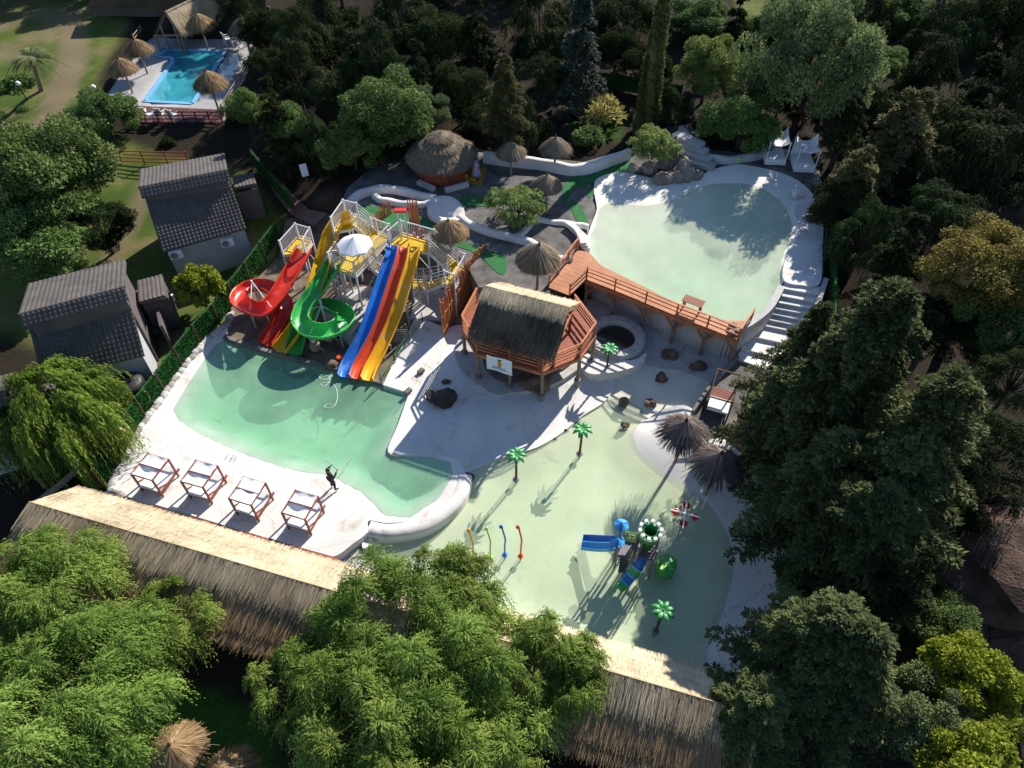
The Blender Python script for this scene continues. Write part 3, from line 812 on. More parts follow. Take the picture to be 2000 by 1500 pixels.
def mound_crown(seed, R_=4.5, H_=6.0, zc=5.0, nc=80, ns=42, nl=17, cr=1.35, droop=.8, leaf=.17, m=None, zmin=-.25, thin=.13):
    """rounded tufts of arching twigs whose ends hang (pepper-tree or willow habit)"""
    rng = np.random.default_rng(seed)
    C, u = clump_centres(rng, nc, R_, H_, zc, zmin, .62)
    S = nc * ns; ci = np.repeat(np.arange(nc), ns)
    az = rng.uniform(0, 2 * np.pi, S); ln = cr * rng.uniform(.55, 1.2, S) * rng.uniform(.75, 1.2, nc)[ci]
    out = nrm(np.c_[np.cos(az), np.sin(az), np.zeros(S)] + .55 * np.c_[u[ci, 0], u[ci, 1], np.zeros(S)])
    up = rng.uniform(.05, .75, S)
    t = (np.arange(nl) + .5) / nl
    T = np.tile(t, S) + rng.uniform(-.02, .02, S * nl); k = np.repeat(np.arange(S), nl); n = len(T)
    P = C[ci][k] + out[k] * (ln[k] * (T - .22 * T * T))[:, None]
    P[:, 2] += ln[k] * (up[k] * T * 1.2 - (droop + .5 * up[k]) * T * T)
    tan = out[k] * (1 - .44 * T)[:, None]; tan[:, 2] += up[k] * 1.2 - 2 * (droop + .5 * up[k]) * T
    tan = nrm(tan)
    side = nrm(np.cross(tan, np.array([0, 0, 1.0]) + rng.normal(0, .3, (n, 3)))) * np.where(np.arange(n) % 2, 1, -1)[:, None]
    P = P + rng.normal(0, .018, (n, 3))
    D = tan * .9 + side * .42 + rng.normal(0, .16, (n, 3)) + [0, 0, -.12]
    W = np.cross(D, np.array([0, 0, 1.0]) + rng.normal(0, .5, (n, 3)) + .4 * out[k])
    tt = .42 + rng.normal(0, .17, nc)[ci][k] + rng.normal(0, .17, S)[k] + rng.normal(0, .10, n) + .16 * T
    L = leaf * rng.uniform(.7, 1.35, n)
    return leaf_mesh('crown', P, D, W, L, L * thin, tt, m), trunk_mesh(random.Random(seed), C[:: max(1, nc // 12)], zc - H_ * .3, R_ * .06, M['bark'])

def weep_crown(seed, R_=2.6, zc=4.6, nb=44, ns=26, nl=34, hang=2.8, leaf=.16, m=None):
    """weeping willow: limbs arch out, long curtains hang from them"""
    rng = np.random.default_rng(seed)
    az = rng.uniform(0, 2 * np.pi, nb); rr = R_ * rng.uniform(.25, 1, nb)
    B = np.c_[np.cos(az) * rr, np.sin(az) * rr, zc + .9 * (1 - (rr / R_) ** 2) * 1.6 + rng.uniform(-.35, .5, nb)]
    S = nb * ns; ci = np.repeat(np.arange(nb), ns)
    st = B[ci] * np.c_[np.repeat(1.0, S), np.repeat(1.0, S), np.repeat(1.0, S)] + rng.normal(0, .2, (S, 3)) * [1, 1, .5]
    along = rng.uniform(.35, 1.05, S); st[:, 0] *= along; st[:, 1] *= along; st[:, 2] += .5 * (1 - along)
    out = nrm(np.c_[np.cos(az), np.sin(az), np.zeros(nb)][ci] + rng.normal(0, .3, (S, 3)) * [1, 1, 0])
    ln = hang * rng.uniform(.5, 1.15, S)
    T = np.tile((np.arange(nl) + .5) / nl, S); k = np.repeat(np.arange(S), nl); n = len(T)
    P = st[k] + out[k] * (ln[k] * (.42 * T - .25 * T * T))[:, None]
    P[:, 2] += ln[k] * (.12 * T - 1.0 * T * T)
    P += rng.normal(0, .03, (n, 3))
    D = np.c_[out[k, 0] * .3, out[k, 1] * .3, -.95 * np.ones(n)] + rng.normal(0, .22, (n, 3))
    W = rng.normal(0, 1, (n, 3)); W[:, 2] *= .3
    tt = .45 + rng.normal(0, .14, nb)[ci][k] + rng.normal(0, .12, S)[k] + rng.normal(0, .08, n) + .15 * (1 - T)
    L = leaf * rng.uniform(.7, 1.3, n)
    return leaf_mesh('crown', P, D, W, L, L * .11, tt, m), trunk_mesh(random.Random(seed), B[::4], zc - 1.8, .2, M['bark2'], .3)

def conifer_crown(seed, H_=13.0, R_=4.2, nbr=95, nsp=13, nl=26, z0=.10, leaf=.26, m=None, rise=.22, droop=.42, power=.85):
    """straight stem, whorled limbs with flat hanging sprays"""
    rng = np.random.default_rng(seed)
    zz = np.sort(H_ * (z0 + (1 - z0) * rng.uniform(0, 1, nbr) ** .9)); az = np.arange(nbr) * 2.399 + rng.uniform(-.5, .5, nbr)
    bl = R_ * np.clip(1.03 - zz / H_, .04, 1) ** power * rng.uniform(.6, 1.2, nbr) + .15
    dr = np.c_[np.cos(az), np.sin(az), np.zeros(nbr)]; sd_ = np.c_[-np.sin(az), np.cos(az), np.zeros(nbr)]
    bi = np.repeat(np.arange(nbr), nsp * 2); S = len(bi)
    tb = np.tile(np.repeat(np.linspace(.18, 1.0, nsp), 2), nbr) + rng.uniform(-.04, .04, S)
    sg = np.where(np.arange(S) % 2, 1.0, -1.0)
    base = np.c_[np.zeros(nbr), np.zeros(nbr), zz][bi] + dr[bi] * (bl[bi] * tb)[:, None]
    base[:, 2] += bl[bi] * (rise * tb - droop * tb ** 2)
    sl = np.clip(bl[bi] * .42 * (1.15 - tb), .22, 1.5) * rng.uniform(.7, 1.25, S)
    sdir = nrm(dr[bi] * .75 + sd_[bi] * sg[:, None] * .8 + np.c_[np.zeros((S, 2)), rng.uniform(-.25, .3, S)])
    T = np.tile((np.arange(nl) + .5) / nl, S); k = np.repeat(np.arange(S), nl); n = len(T)
    P = base[k] + sdir[k] * (sl[k] * T)[:, None]
    P[:, 2] -= sl[k] * .38 * T * T
    P += rng.normal(0, .05, (n, 3)) * (1 + sl[k] * .4)[:, None]
    D = sdir[k] * .85 + rng.normal(0, .34, (n, 3)) + [0, 0, .02]
    W = np.cross(D, np.array([0, 0, 1.0]) + rng.normal(0, .6, (n, 3)))
    tt = .42 + rng.normal(0, .12, nbr)[bi][k] + rng.normal(0, .1, S)[k] + rng.normal(0, .13, n) + .16 * T
    L = leaf * rng.uniform(.6, 1.3, n)
    mb = MB()
    mb.tube([(0, 0, -3), (0, 0, 0), (0, 0, H_ * .5), (0, 0, H_ * .97)], [.38, .32, .19, .03], 8)
    for i in range(0, nbr, 2):
        a = Vector((0, 0, zz[i])); d = Vector(dr[i]); l = bl[i]
        mb.tube([a, a + d * l * .5 + Vector((0, 0, l * (rise * .5 - droop * .25))), a + d * l * .95 + Vector((0, 0, l * (rise * .95 - droop * .9)))], [.05, .03, .012], 4, False)
    return leaf_mesh('crown', P, D, W, L, L * .21, tt, m), mb.mesh('trunk', M['bark'])

def column_crown(seed, H_=13.0, R_=.9, n=26000, leaf=.3, m=None):
    rng = np.random.default_rng(seed)
    z = rng.uniform(.02, 1, n); az = rng.uniform(0, 6.283, n)
    prof = R_ * (np.clip(z / .12, 0, 1) ** .5) * np.clip(1.02 - z, 0, 1) ** .42
    fl = 1 + .16 * np.sin(az * 5 + z * 9) + .12 * np.sin(z * 46 + az * 2)
    r = prof * rng.uniform(.6, 1, n) ** .4 * fl
    o = np.c_[np.cos(az), np.sin(az), np.zeros(n)]
    P = o * r[:, None]; P[:, 2] = z * H_
    D = o * .4 + [0, 0, .9] + rng.normal(0, .3, (n, 3)); W = np.cross(D, o + rng.normal(0, .4, (n, 3)))
    tt = .45 + .2 * np.sin(az * 5 + z * 9) + rng.normal(0, .15, n); L = leaf * rng.uniform(.6, 1.3, n)
    mb = MB(); mb.tube([(0, 0, -2), (0, 0, H_ * .5), (0, 0, H_ * .9)], [.28, .18, .03], 8)
    return leaf_mesh('crown', P, D, W, L, L * .2, tt, m), mb.mesh('trunk', M['bark'])

def bush_crown(seed, R_=1.0, H_=1.3, n=9000, leaf=.12, m=None, thin=.3):
    rng = np.random.default_rng(seed)
    nc = 22; C, u = clump_centres(rng, nc, R_ * .72, H_ * .8, H_ * .5, -.3, .4)
    ci = rng.integers(0, nc, n); d = rdir(rng, n, -.4)
    P = C[ci] + d * (R_ * .36 * rng.uniform(.4, 1, n) ** .5)[:, None]
    P[:, 2] = np.maximum(P[:, 2], .02)
    D = d * .8 + rng.normal(0, .5, (n, 3)); W = np.cross(D, d + rng.normal(0, .5, (n, 3)) + [0, 0, .4])
    tt = .5 + rng.normal(0, .15, nc)[ci] + rng.normal(0, .15, n); L = leaf * rng.uniform(.7, 1.4, n)
    mb = MB()
    for i in range(6): mb.tube([(0, 0, -.4), tuple(Vector(C[i]) * .5), tuple(C[i])], [.05, .035, .01], 4, False)
    return leaf_mesh('crown', P, D, W, L, L * thin, tt, m), mb.mesh('stem', M['bark'])

# kind -> (crown mesh, trunk mesh, natural crown radius, natural crown-centre height)
K = {}
K['pepper_a'] = (*mound_crown(11, 5.0, 6.4, 5.2, 76, 66, 19, 1.8, 1.12, .20, M['leafwillow']), 5.4, 5.2)
K['pepper_b'] = (*mound_crown(12, 4.4, 5.8, 4.8, 66, 64, 19, 1.7, 1.12, .19, M['leafwillow']), 4.8, 4.8)
K['pepper_s'] = (*mound_crown(13, 2.1, 3.0, 3.2, 24, 58, 18, 1.25, 1.12, .18, M['leafwillow']), 2.6, 3.2)
K['weep'] = (*weep_crown(14, 3.1, 4.6, 26, 60, 42, 4.6, .24, M['leafweep']), 3.3, 4.0)
K['broad_a'] = (*broad_crown(21, 3.0, 5.0, 4.4, 78, 560, .17, .24, M['leafbroad']), 3.3, 4.4)
K['broad_b'] = (*broad_crown(22, 3.0, 4.2, 4.0, 62, 560, .17, .26, M['leafbroad']), 3.3, 4.0)
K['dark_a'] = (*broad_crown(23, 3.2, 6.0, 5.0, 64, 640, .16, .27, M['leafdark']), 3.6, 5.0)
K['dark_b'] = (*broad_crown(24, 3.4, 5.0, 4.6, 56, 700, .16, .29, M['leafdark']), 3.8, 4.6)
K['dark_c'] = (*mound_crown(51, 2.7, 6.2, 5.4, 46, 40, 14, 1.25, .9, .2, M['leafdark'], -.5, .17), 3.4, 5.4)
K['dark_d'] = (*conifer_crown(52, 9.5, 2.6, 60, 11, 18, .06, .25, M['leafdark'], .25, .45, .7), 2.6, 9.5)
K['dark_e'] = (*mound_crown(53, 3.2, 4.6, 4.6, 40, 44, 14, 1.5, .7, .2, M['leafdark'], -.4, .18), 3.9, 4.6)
K['silver'] = (*broad_crown(25, 3.2, 5.0, 4.6, 80, 470, .16, .23, M['leafsilver']), 3.5, 4.6)
K['light'] = (*mound_crown(26, 1.35, 2.0, 2.1, 34, 34, 12, .62, .45, .13, M['leaflight'], -.4, .16), 1.6, 2.1)
K['lightbroad'] = (*broad_crown(27, 2.2, 3.6, 3.6, 56, 420, .13, .25, M['leaflight']), 2.5, 3.6)
K['olive'] = (*broad_crown(28, 3.4, 5.0, 4.6, 84, 520, .15, .22, M['leafolive']), 3.7, 4.6)
K['lime'] = (*broad_crown(29, 1.15, 1.9, 2.0, 34, 300, .15, .27, M['leaflime']), 1.3, 2.0)
K['limetall'] = (*broad_crown(30, 2.6, 4.4, 4.4, 70, 420, .19, .22, M['leaflime']), 2.9, 4.4)
K['conifer_a'] = (*conifer_crown(31, 13, 4.4, 105, 13, 26, .10, .26, M['leafconifer']), 4.4, 13)
K['conifer_b'] = (*conifer_crown(32, 13, 5.4, 92, 14, 26, .14, .27, M['leafconifer'], .30, .42, .7), 5.4, 13)
K['conifer_c'] = (*conifer_crown(33, 11, 3.4, 92, 12, 24, .08, .24, M['leafconiferb'], .35, .40, .75), 3.4, 11)
K['conifer_d'] = (*conifer_crown(34, 11, 2.6, 80, 10, 20, .05, .26, M['leafbluegrey'], .1, .35, .8), 2.6, 11)
K['column'] = (*column_crown(35, 13, .95, 24000, .3, M['leafconifer']), .95, 13)
K['bush'] = (*bush_crown(41, 1.0, 1.2, 8000, .11, M['leafbroad']), 1.0, .6)
K['bushdark'] = (*bush_crown(42, 1.0, 1.4, 6000, .16, M['leafdark']), 1.0, .7)
K['bushyellow'] = (*bush_crown(43, 1.0, 1.2, 1500, .34, M['leafyellow'], .12), 1.0, .6)
K['bushsilver'] = (*bush_crown(44, 1.0, 1.2, 4000, .14, M['leafsilver']), 1.0, .6)

def plant(kind, name, cat, label, px, py, zc, rpx, group=None, squash=1.0, rz=None, tip=False):
    """tree whose crown centre (or tip, for conifers) stands at a surveyed place; rpx = crown radius in survey pixels"""
    cm, tm, r0, z0 = K[kind]
    c = at(px, py, zc)
    d = (c - Vector((0, 0, CAM_H))).dot(Vector((0, math.cos(PITCH), -math.sin(PITCH))))
    s = rpx / FPX * d / r0
    sz = s * squash
    base = Vector((c.x, c.y, zc - z0 * sz))
    o = root(name, label, cat, base, random.uniform(0, 6.28) if rz is None else rz, group, (s, s, sz))
    link_mesh('crown', cm, o)
    link_mesh('trunk' if cat == 'tree' else 'stem', tm, o)
    return o

T_ = 'tree'
# ---- front row
FG = 'feathery green trees in front of the long thatched roof'
plant('pepper_a', 'pepper_tree', T_, 'huge feathery green tree overlapping the middle of the long thatched roof', 825, 1305, 4.4, 238, FG, 1.0, .4)
plant('pepper_s', 'pepper_tree', T_, 'feathery green tree top poking up at the spray poles', 885, 1145, 5.0, 98, FG, 1.0, 1.0)
plant('pepper_s', 'pepper_tree', T_, 'small feathery tree hanging over the roof right of the biggest tree', 1085, 1285, 4.6, 105, FG, 1.0, 2.0)
plant('pepper_b', 'pepper_tree', T_, 'feathery green tree at the bottom edge, below the biggest tree', 830, 1490, 4.6, 250, FG, .9, 3.0)
plant('pepper_b', 'pepper_tree', T_, 'feathery green tree covering the near slope at the left end of the long thatched roof', 105, 1165, 3.9, 165, FG, .95, 4.0)
plant('pepper_s', 'pepper_tree', T_, 'feathery green tree with a hanging tuft beside the dark gap before the long roof', 330, 1220, 3.3, 100, FG, .9, 5.0)
plant('pepper_a', 'pepper_tree', T_, 'pale green feathery tree filling the bottom left corner', 70, 1420, 5.0, 225, FG, 1.0, 5.6)
plant('pepper_s', 'pepper_tree', T_, 'feathery green tree between the grass and the bottom left corner tree', 215, 1340, 3.0, 110, FG, .9, .7)
plant('pepper_s', 'pepper_tree', T_, 'feathery green tree on the lower left flank of the biggest tree', 590, 1330, 3.0, 105, FG, .9, 1.7)
plant('weep', 'weeping_willow', T_, 'bright yellow-green weeping willow beside the hedge fence and black water tank', 125, 800, 3.0, 128, None, 1.0, 1.2)
# ---- left side
plant('broad_a', 'broadleaf_tree', T_, 'large leafy tree left of the upper grey tiled house', 85, 345, 5.6, 118, None, 1.0, .3)
plant('broad_b', 'broadleaf_tree', T_, 'shaded leafy tree below the large leafy tree at the left border', 60, 470, 3.4, 110, None, .9, 1.3)
plant('dark_a', 'broadleaf_tree', T_, 'dark leafy tree between the two grey tiled houses', 195, 445, 2.6, 62, None, .8, 2.2)
plant('broad_b', 'broadleaf_tree', T_, 'round leafy tree at the corner of the rectangular pool deck', 200, 228, 3.6, 66, None, .9, 2.6)
plant('lime', 'broadleaf_tree', T_, 'small yellow-green tree beside the hedge fence and the lower grey house', 387, 560, 2.3, 46, None, 1.0, .1)
plant('bush', 'bush', 'bush', 'clipped round bush beside the palm trunk on the lawn', 30, 180, 1.9, 44, None, .8)
plant('bush', 'bush', 'bush', 'small round bush on the lawn below the clipped bush', 47, 224, 1.7, 20, None, 1.0)
plant('bush', 'bush', 'bush', 'little bush at the left border of the lawn', 5, 235, 1.6, 22, None, 1.0)
# ---- middle top
plant('broad_a', 'broadleaf_tree', T_, 'bright leafy tree behind the round thatched bar', 755, 225, 6.0, 84, None, 1.0, .9)
plant('silver', 'broadleaf_tree', T_, 'leafy tree with silvery leaves right behind the bright leafy tree', 830, 215, 5.6, 48, None, 1.0, .9)
plant('broad_b', 'broadleaf_tree', T_, 'dark green tree at the left of the round thatched bar', 690, 290, 4.6, 60, None, 1.0, 1.9)
plant('conifer_c', 'conifer', T_, 'cone-shaped conifer in front of the dark forest at the top middle', 985, 105, 11.0, 56, None, 1.0, .2)
plant('conifer_d', 'conifer', T_, 'blue-grey conifer at the top, left of the columnar cypress', 1140, -10, 12.0, 64, None, .95, .5)
plant('column', 'cypress', T_, 'tall dark columnar cypress at the top edge above the upper pool', 1300, -20, 13.5, 25, None, 1.05, 0)
plant('lightbroad', 'broadleaf_tree', T_, 'pale green tree right of the columnar cypress', 1385, 130, 6.2, 60, None, 1.1, .4)
plant('silver', 'broadleaf_tree', T_, 'wide grey-green tree at the top, behind the canopy beds', 1590, 130, 8.2, 118, None, 1.4, 2.0)
plant('silver', 'broadleaf_tree', T_, 'grey-green tree joining the pale green tree and the wide grey-green tree', 1480, 160, 5.2, 66, None, 1.0, 3.0)
plant('broad_b', 'broadleaf_tree', T_, 'dark green tree standing behind the grey kerb wall and the canopy beds', 1450, 245, 4.8, 72, None, .9, 1.1)
plant('broad_a', 'broadleaf_tree', T_, 'small green tree right of the wide grey-green tree', 1715, 130, 6.0, 48, None, 1.0, 1.6)
plant('light', 'small_tree', T_, 'light green drooping tree on the rocks beside the upper pool', 1278, 282, 4.9, 46, None, 1.1, .4)
plant('light', 'small_tree', T_, 'light green bushy tree in the gravel between the white garden walls', 1012, 398, 4.3, 56, None, .9, 1.4)
plant('bushyellow', 'shrub', 'shrub', 'yellow variegated shrub on the sunny patch behind the garden wall', 1182, 220, 3.9, 36)
plant('bushsilver', 'shrub', 'shrub', 'small silvery shrub left of the yellow variegated shrub', 1132, 202, 3.6, 18)
plant('bush', 'shrub', 'shrub', 'low green shrub between the yellow shrub and the white garden wall', 1150, 268, 3.4, 36, None, .6)
plant('bushsilver', 'shrub', 'shrub', 'silvery shrub above the steps at the rocks', 1335, 212, 4.0, 22)
# ---- right side
RC = 'dark conifers right of the pools'
plant('conifer_c', 'conifer', T_, 'brownish conifer leaning over the canopy beds of the upper pool', 1800, 175, 9.6, 135, RC, 1.0, .3)
plant('conifer_c', 'conifer', T_, 'brownish conifer right of the white strip of the upper pool', 1690, 290, 8.2, 95, RC, 1.0, 1.5)
plant('conifer_b', 'conifer', T_, 'tallest dark conifer towering above the gravel plot', 1760, 560, 13.5, 225, RC, 1.0, .1)
plant('conifer_a', 'conifer', T_, 'dark conifer nearest the white steps and the gravel plot', 1612, 596, 9.8, 105, RC, 1.0, 2.2)
plant('conifer_a', 'conifer', T_, 'dark conifer spreading over the foot of the white steps', 1640, 660, 10.5, 165, RC, .85, 1.2)
plant('conifer_b', 'conifer', T_, 'dark conifer beside the tallest one, towards the right border', 1880, 740, 12.5, 230, RC, 1.0, 2.3)
plant('conifer_a', 'conifer', T_, 'dark conifer overhanging the two purple-grey parasols', 1650, 850, 9.5, 160, RC, .8, 3.1)
plant('conifer_b', 'conifer', T_, 'shaded conifer in the middle of the right-hand group', 1740, 960, 9.5, 210, RC, .8, 4.0)
plant('conifer_b', 'conifer', T_, 'sunlit conifer in the bottom right, beside the end of the long roof', 1655, 1190, 8.5, 200, RC, .75, 5.0)
plant('conifer_a', 'conifer', T_, 'conifer at the bottom edge right of the thatched roof end', 1710, 1230, 8.8, 200, RC, .8, .8)
plant('conifer_b', 'conifer', T_, 'low dark conifer covering the right end of the long thatched roof', 1500, 1352, 6.2, 170, RC, .8, 2.6)
plant('conifer_b', 'conifer', T_, 'dark conifer filling the hollow between the tallest conifers', 1800, 860, 10.5, 215, RC, .9, 1.0)
plant('dark_a', 'broadleaf_tree', T_, 'dark leafy tree between the brown earth bank and the splash pool', 1640, 1080, 3.2, 120, None, .9, .8)
plant('olive', 'broadleaf_tree', T_, 'orange-brown leafy tree at the right border', 1935, 540, 6.5, 120, None, .9, .8)
plant('broad_a', 'broadleaf_tree', T_, 'olive-green leafy tree below the orange-brown tree', 1950, 640, 5.0, 90, None, .9, 1.8)
plant('limetall', 'broadleaf_tree', T_, 'bright yellow-green tree in the bottom right corner', 1900, 1330, 3.6, 95, None, 1.0, .2)
plant('limetall', 'broadleaf_tree', T_, 'yellow-green tree cut off by the bottom border at the right corner', 1890, 1490, 3.6, 110, None, .9, 1.2)
plant('silver', 'broadleaf_tree', T_, 'grey-green leafy tree between the conifers and the yellow-green tree', 1810, 1400, 3.4, 95, None, 1.0, 2.2)
plant('broad_b', 'broadleaf_tree', T_, 'leafy tree growing below the brown earth bank at the right border', 1850, 1220, 2.6, 70, None, .9, 2.9)
plant('bushyellow', 'shrub', 'shrub', 'little yellow shrub at the right border under the earth bank', 1992, 1345, 2.0, 16)
# ---- dark forest behind (each tree its own object)
FT = 'dark forest trees along the top'
forest = [
 (620, 40, 'dark_a', 62, 'dark tree at the top border, second from the rectangular pool'), (545, 60, 'dark_b', 55, 'dark spreading tree right behind the grey corner parasol'), (700, 70, 'dark_b', 66, 'dark wide tree at the top, straight above the bright leafy tree'),
 (580, 150, 'dark_b', 55, 'dark tree right of the pale pole fence of the rectangular pool'), (650, 170, 'dark_a', 55, 'dark tree touching the left side of the bright leafy tree'), (780, 55, 'dark_a', 66, 'tall dark tree behind the bright leafy tree, at the top border'),
 (860, 75, 'dark_b', 66, 'dark spreading tree left of the cone-shaped conifer, at the top'), (930, 40, 'dark_a', 60, 'tall dark tree right behind the cone-shaped conifer'), (560, 240, 'broad_b', 46, 'mid green tree between the red deck and the dark forest'),
 (480, 215, 'broad_b', 40, 'mid green tree at the lower right corner of the red deck'), (620, 275, 'dark_b', 46, 'dark low tree above the small white sign board'), (900, 180, 'dark_b', 58, 'dark rounded tree between the silvery tree and the cone-shaped conifer'),
 (925, 225, 'dark_b', 34, 'small dark tree just behind the roof of the round bar'), (1050, 70, 'dark_b', 66, 'dark spreading tree between the cone-shaped and the blue-grey conifer'), (1060, 150, 'dark_a', 56, 'dark tree in front of the blue-grey conifer'),
 (1010, 240, 'dark_b', 52, 'low dark tree right behind the parasols of the white garden wall'), (1220, 40, 'dark_b', 58, 'dark tree between the blue-grey conifer and the columnar cypress'), (1205, 95, 'dark_a', 36, 'dark tree above the yellow variegated shrub'),
 (1370, 40, 'broad_b', 55, 'mid green tree at the top border right of the columnar cypress'), (1330, 60, 'dark_b', 46, 'dark tree hugging the right side of the columnar cypress'), (1310, 210, 'dark_b', 38, 'small dark tree above the rocks of the upper pool'),
 (1470, 90, 'dark_a', 50, 'dark tree between the pale green and the wide grey-green tree'), (1560, 30, 'broad_b', 60, 'mid green tree at the top border above the wide grey-green tree'), (1660, 40, 'dark_b', 66, 'dark tree at the top border right of the wide grey-green tree'),
 (1760, 40, 'broad_a', 60, 'mid green leafy tree at the top border in the right third'), (1840, 70, 'dark_a', 76, 'tall dark tree at the top, left of the corner tree'), (1950, 60, 'dark_b', 90, 'dark tree filling the top right corner'),
 (1900, 160, 'dark_a', 90, 'dark tree just below the top right corner trees'), (1980, 200, 'dark_b', 90, 'dark tree at the right border, second below the corner'), (1880, 280, 'dark_b', 92, 'dark spreading tree right of the brownish conifers'),
 (1960, 330, 'dark_a', 90, 'dark tree at the right border above the orange-brown tree'), (1800, 330, 'dark_b', 76, 'dark tree pressed against the right flank of the leaning brownish conifer'), (1650, 215, 'dark_b', 50, 'dark tree directly behind the right canopy bed'),
 (1575, 215, 'dark_a', 44, 'dark tree directly behind the left canopy bed'), (1840, 420, 'dark_a', 84, 'dark tree left of the orange-brown tree'), (1690, 470, 'dark_b', 72, 'dark tree behind the white strip of the upper pool'),
 (1650, 400, 'dark_a', 56, 'dark tree at the foot of the nearer brownish conifer'), (1760, 470, 'dark_a', 72, 'dark tree between the brownish conifers and the tallest dark conifer'), (1990, 740, 'dark_b', 84, 'dark tree at the right border below the olive-green tree'),
 (1960, 880, 'dark_a', 92, 'dark tree at the right border above the brown earth mound'), (1870, 960, 'dark_b', 80, 'dark tree on the upper left edge of the brown earth mound'), (1830, 640, 'dark_b', 80, 'dark tree between the tallest dark conifer and the olive-green tree'), (1780, 1130, 'dark_a', 84, 'dark tree left of the brown earth mound'),
 (470, 30, 'dark_b', 40, 'dark tree at the right end of the long thatched hall'), (520, 130, 'dark_a', 40, 'slim dark tree outside the pale pole fence'), (1120, 40, 'dark_a', 40, 'slim dark tree behind the blue-grey conifer'), (742, 296, 'dark_b', 34, 'small dark tree at the left edge of the round bar roof'),
 (540, 200, 'dark_b', 50, 'dark bushy tree below the slim tree outside the pole fence'), (740, 140, 'dark_b', 60, 'dark tree immediately above the bright leafy tree'), (960, 200, 'dark_a', 48, 'dark tree at the foot of the cone-shaped conifer'),
 (1120, 100, 'dark_b', 36, 'dark tree at the foot of the blue-grey conifer'), (1260, 130, 'dark_b', 44, 'dark tree left of the foot of the columnar cypress'), (1430, 30, 'dark_b', 50, 'dark tree beside the sunny grass strip at the top'),
 (1530, 175, 'dark_b', 52, 'dark tree under the wide grey-green tree'), (1720, 230, 'dark_b', 60, 'dark tree behind the tip of the leaning brownish conifer'), (1800, 180, 'dark_b', 70, 'dark tree between the small green tree and the corner trees'),
 (660, 110, 'dark_b', 60, 'dark tree between the second top border tree and the bright leafy tree'), (820, 130, 'dark_a', 56, 'dark tree above the tree with silvery leaves'), (590, 90, 'dark_a', 56, 'dark tree behind the pale pole fence, under the top border')]
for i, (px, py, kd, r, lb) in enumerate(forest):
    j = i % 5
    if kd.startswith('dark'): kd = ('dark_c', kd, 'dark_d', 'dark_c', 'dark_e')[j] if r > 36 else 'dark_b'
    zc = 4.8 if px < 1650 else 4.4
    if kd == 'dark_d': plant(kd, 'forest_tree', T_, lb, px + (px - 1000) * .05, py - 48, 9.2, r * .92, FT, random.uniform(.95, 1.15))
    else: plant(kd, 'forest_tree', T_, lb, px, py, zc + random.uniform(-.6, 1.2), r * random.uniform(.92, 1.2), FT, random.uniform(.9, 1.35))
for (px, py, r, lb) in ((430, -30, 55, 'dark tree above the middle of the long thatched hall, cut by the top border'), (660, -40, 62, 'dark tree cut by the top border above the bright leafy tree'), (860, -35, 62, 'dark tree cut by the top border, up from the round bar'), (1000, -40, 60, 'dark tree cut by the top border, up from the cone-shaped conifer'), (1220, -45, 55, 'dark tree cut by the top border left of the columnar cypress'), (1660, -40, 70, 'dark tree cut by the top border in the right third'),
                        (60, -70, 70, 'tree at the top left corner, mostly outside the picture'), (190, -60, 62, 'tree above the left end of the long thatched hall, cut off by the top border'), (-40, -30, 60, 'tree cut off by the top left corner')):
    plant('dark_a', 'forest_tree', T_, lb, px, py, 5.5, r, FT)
# low undergrowth fringe as separate dark shrubs near the gravel garden
for (px, py, r, w) in ((590, 310, 30, 'left of the gravel garden, near the white sign'), (640, 330, 28, 'right of the white sign'), (925, 262, 18, 'behind the round thatched bar roof'), (1060, 262, 26, 'behind the garden wall, near the parasols'), (1395, 262, 30, 'just behind the grey kerb wall'), (1480, 246, 24, 'behind the left canopy bed'), (470, 250, 26, 'at the corner of the red deck'), (330, 285, 18, 'under the front edge of the red deck')):
    plant('bushdark', 'shrub', 'shrub', 'dark shrub ' + w, px, py, 3.3 if px > 560 else 1.6, r)
# date palm on the lawn
def make_palm():
    o = root('palm_tree', 'tall palm tree with arching fronds on the lawn', 'tree', at(82, 192, 1.3))
    top = at(62, 112, 6.0) - o.location
    mb = MB(); mb.tube([(0, 0, -1), (top.x * .4, top.y * .3, top.z * .45), tuple(top)], [.26, .2, .17], 10)
    mb.build('trunk', M['bark2'], o)
    rng = np.random.default_rng(5)
    for i in range(26):
        az = i * 2.4; el = rng.uniform(-.15, 1.1); ln = rng.uniform(1.9, 2.5)
        h = np.array([math.cos(az), math.sin(az), 0]); n = 46
        T = np.repeat(np.linspace(.08, 1, n // 2), 2); sg = np.where(np.arange(n) % 2, 1, -1)
        P = np.array(top) + h * (ln * math.cos(el * .8) * T)[:, None]; P[:, 2] += ln * (math.sin(el) * T - .75 * T * T)
        side = np.array([-h[1], h[0], 0])
        D = side * sg[:, None] * .9 + h * .6 + [0, 0, -.25]
        L = .5 * np.sin(np.pi * np.clip(T * .9 + .08, 0, 1)) + .1
        me = leaf_mesh('frond', P, D, np.tile(np.cross(h, [0, 0, 1]) * 0 + h, (n, 1)), L, L * .06 + .012, rng.uniform(.2, .8) + rng.normal(0, .1, n), M['frond'])
        link_mesh('frond', me, o)
make_palm()

# ================================================================== THATCH
def blades(P, D, N, L, w, tint, m, name='thatch'):
    """one flat straw bundle per row: from P along D, lying on a surface with normal N"""
    n = len(P); D = nrm(D); S = nrm(np.cross(D, N)); L = L[:, None]; w = w[:, None]
    V = np.stack([P - S * w, P + S * w, P + D * L + S * w * .35, P + D * L - S * w * .35], 1).reshape(-1, 3)
    return np_mesh(name, V, np.arange(4 * n).reshape(n, 4), m, np.repeat(np.clip(tint, 0, 1), 4))

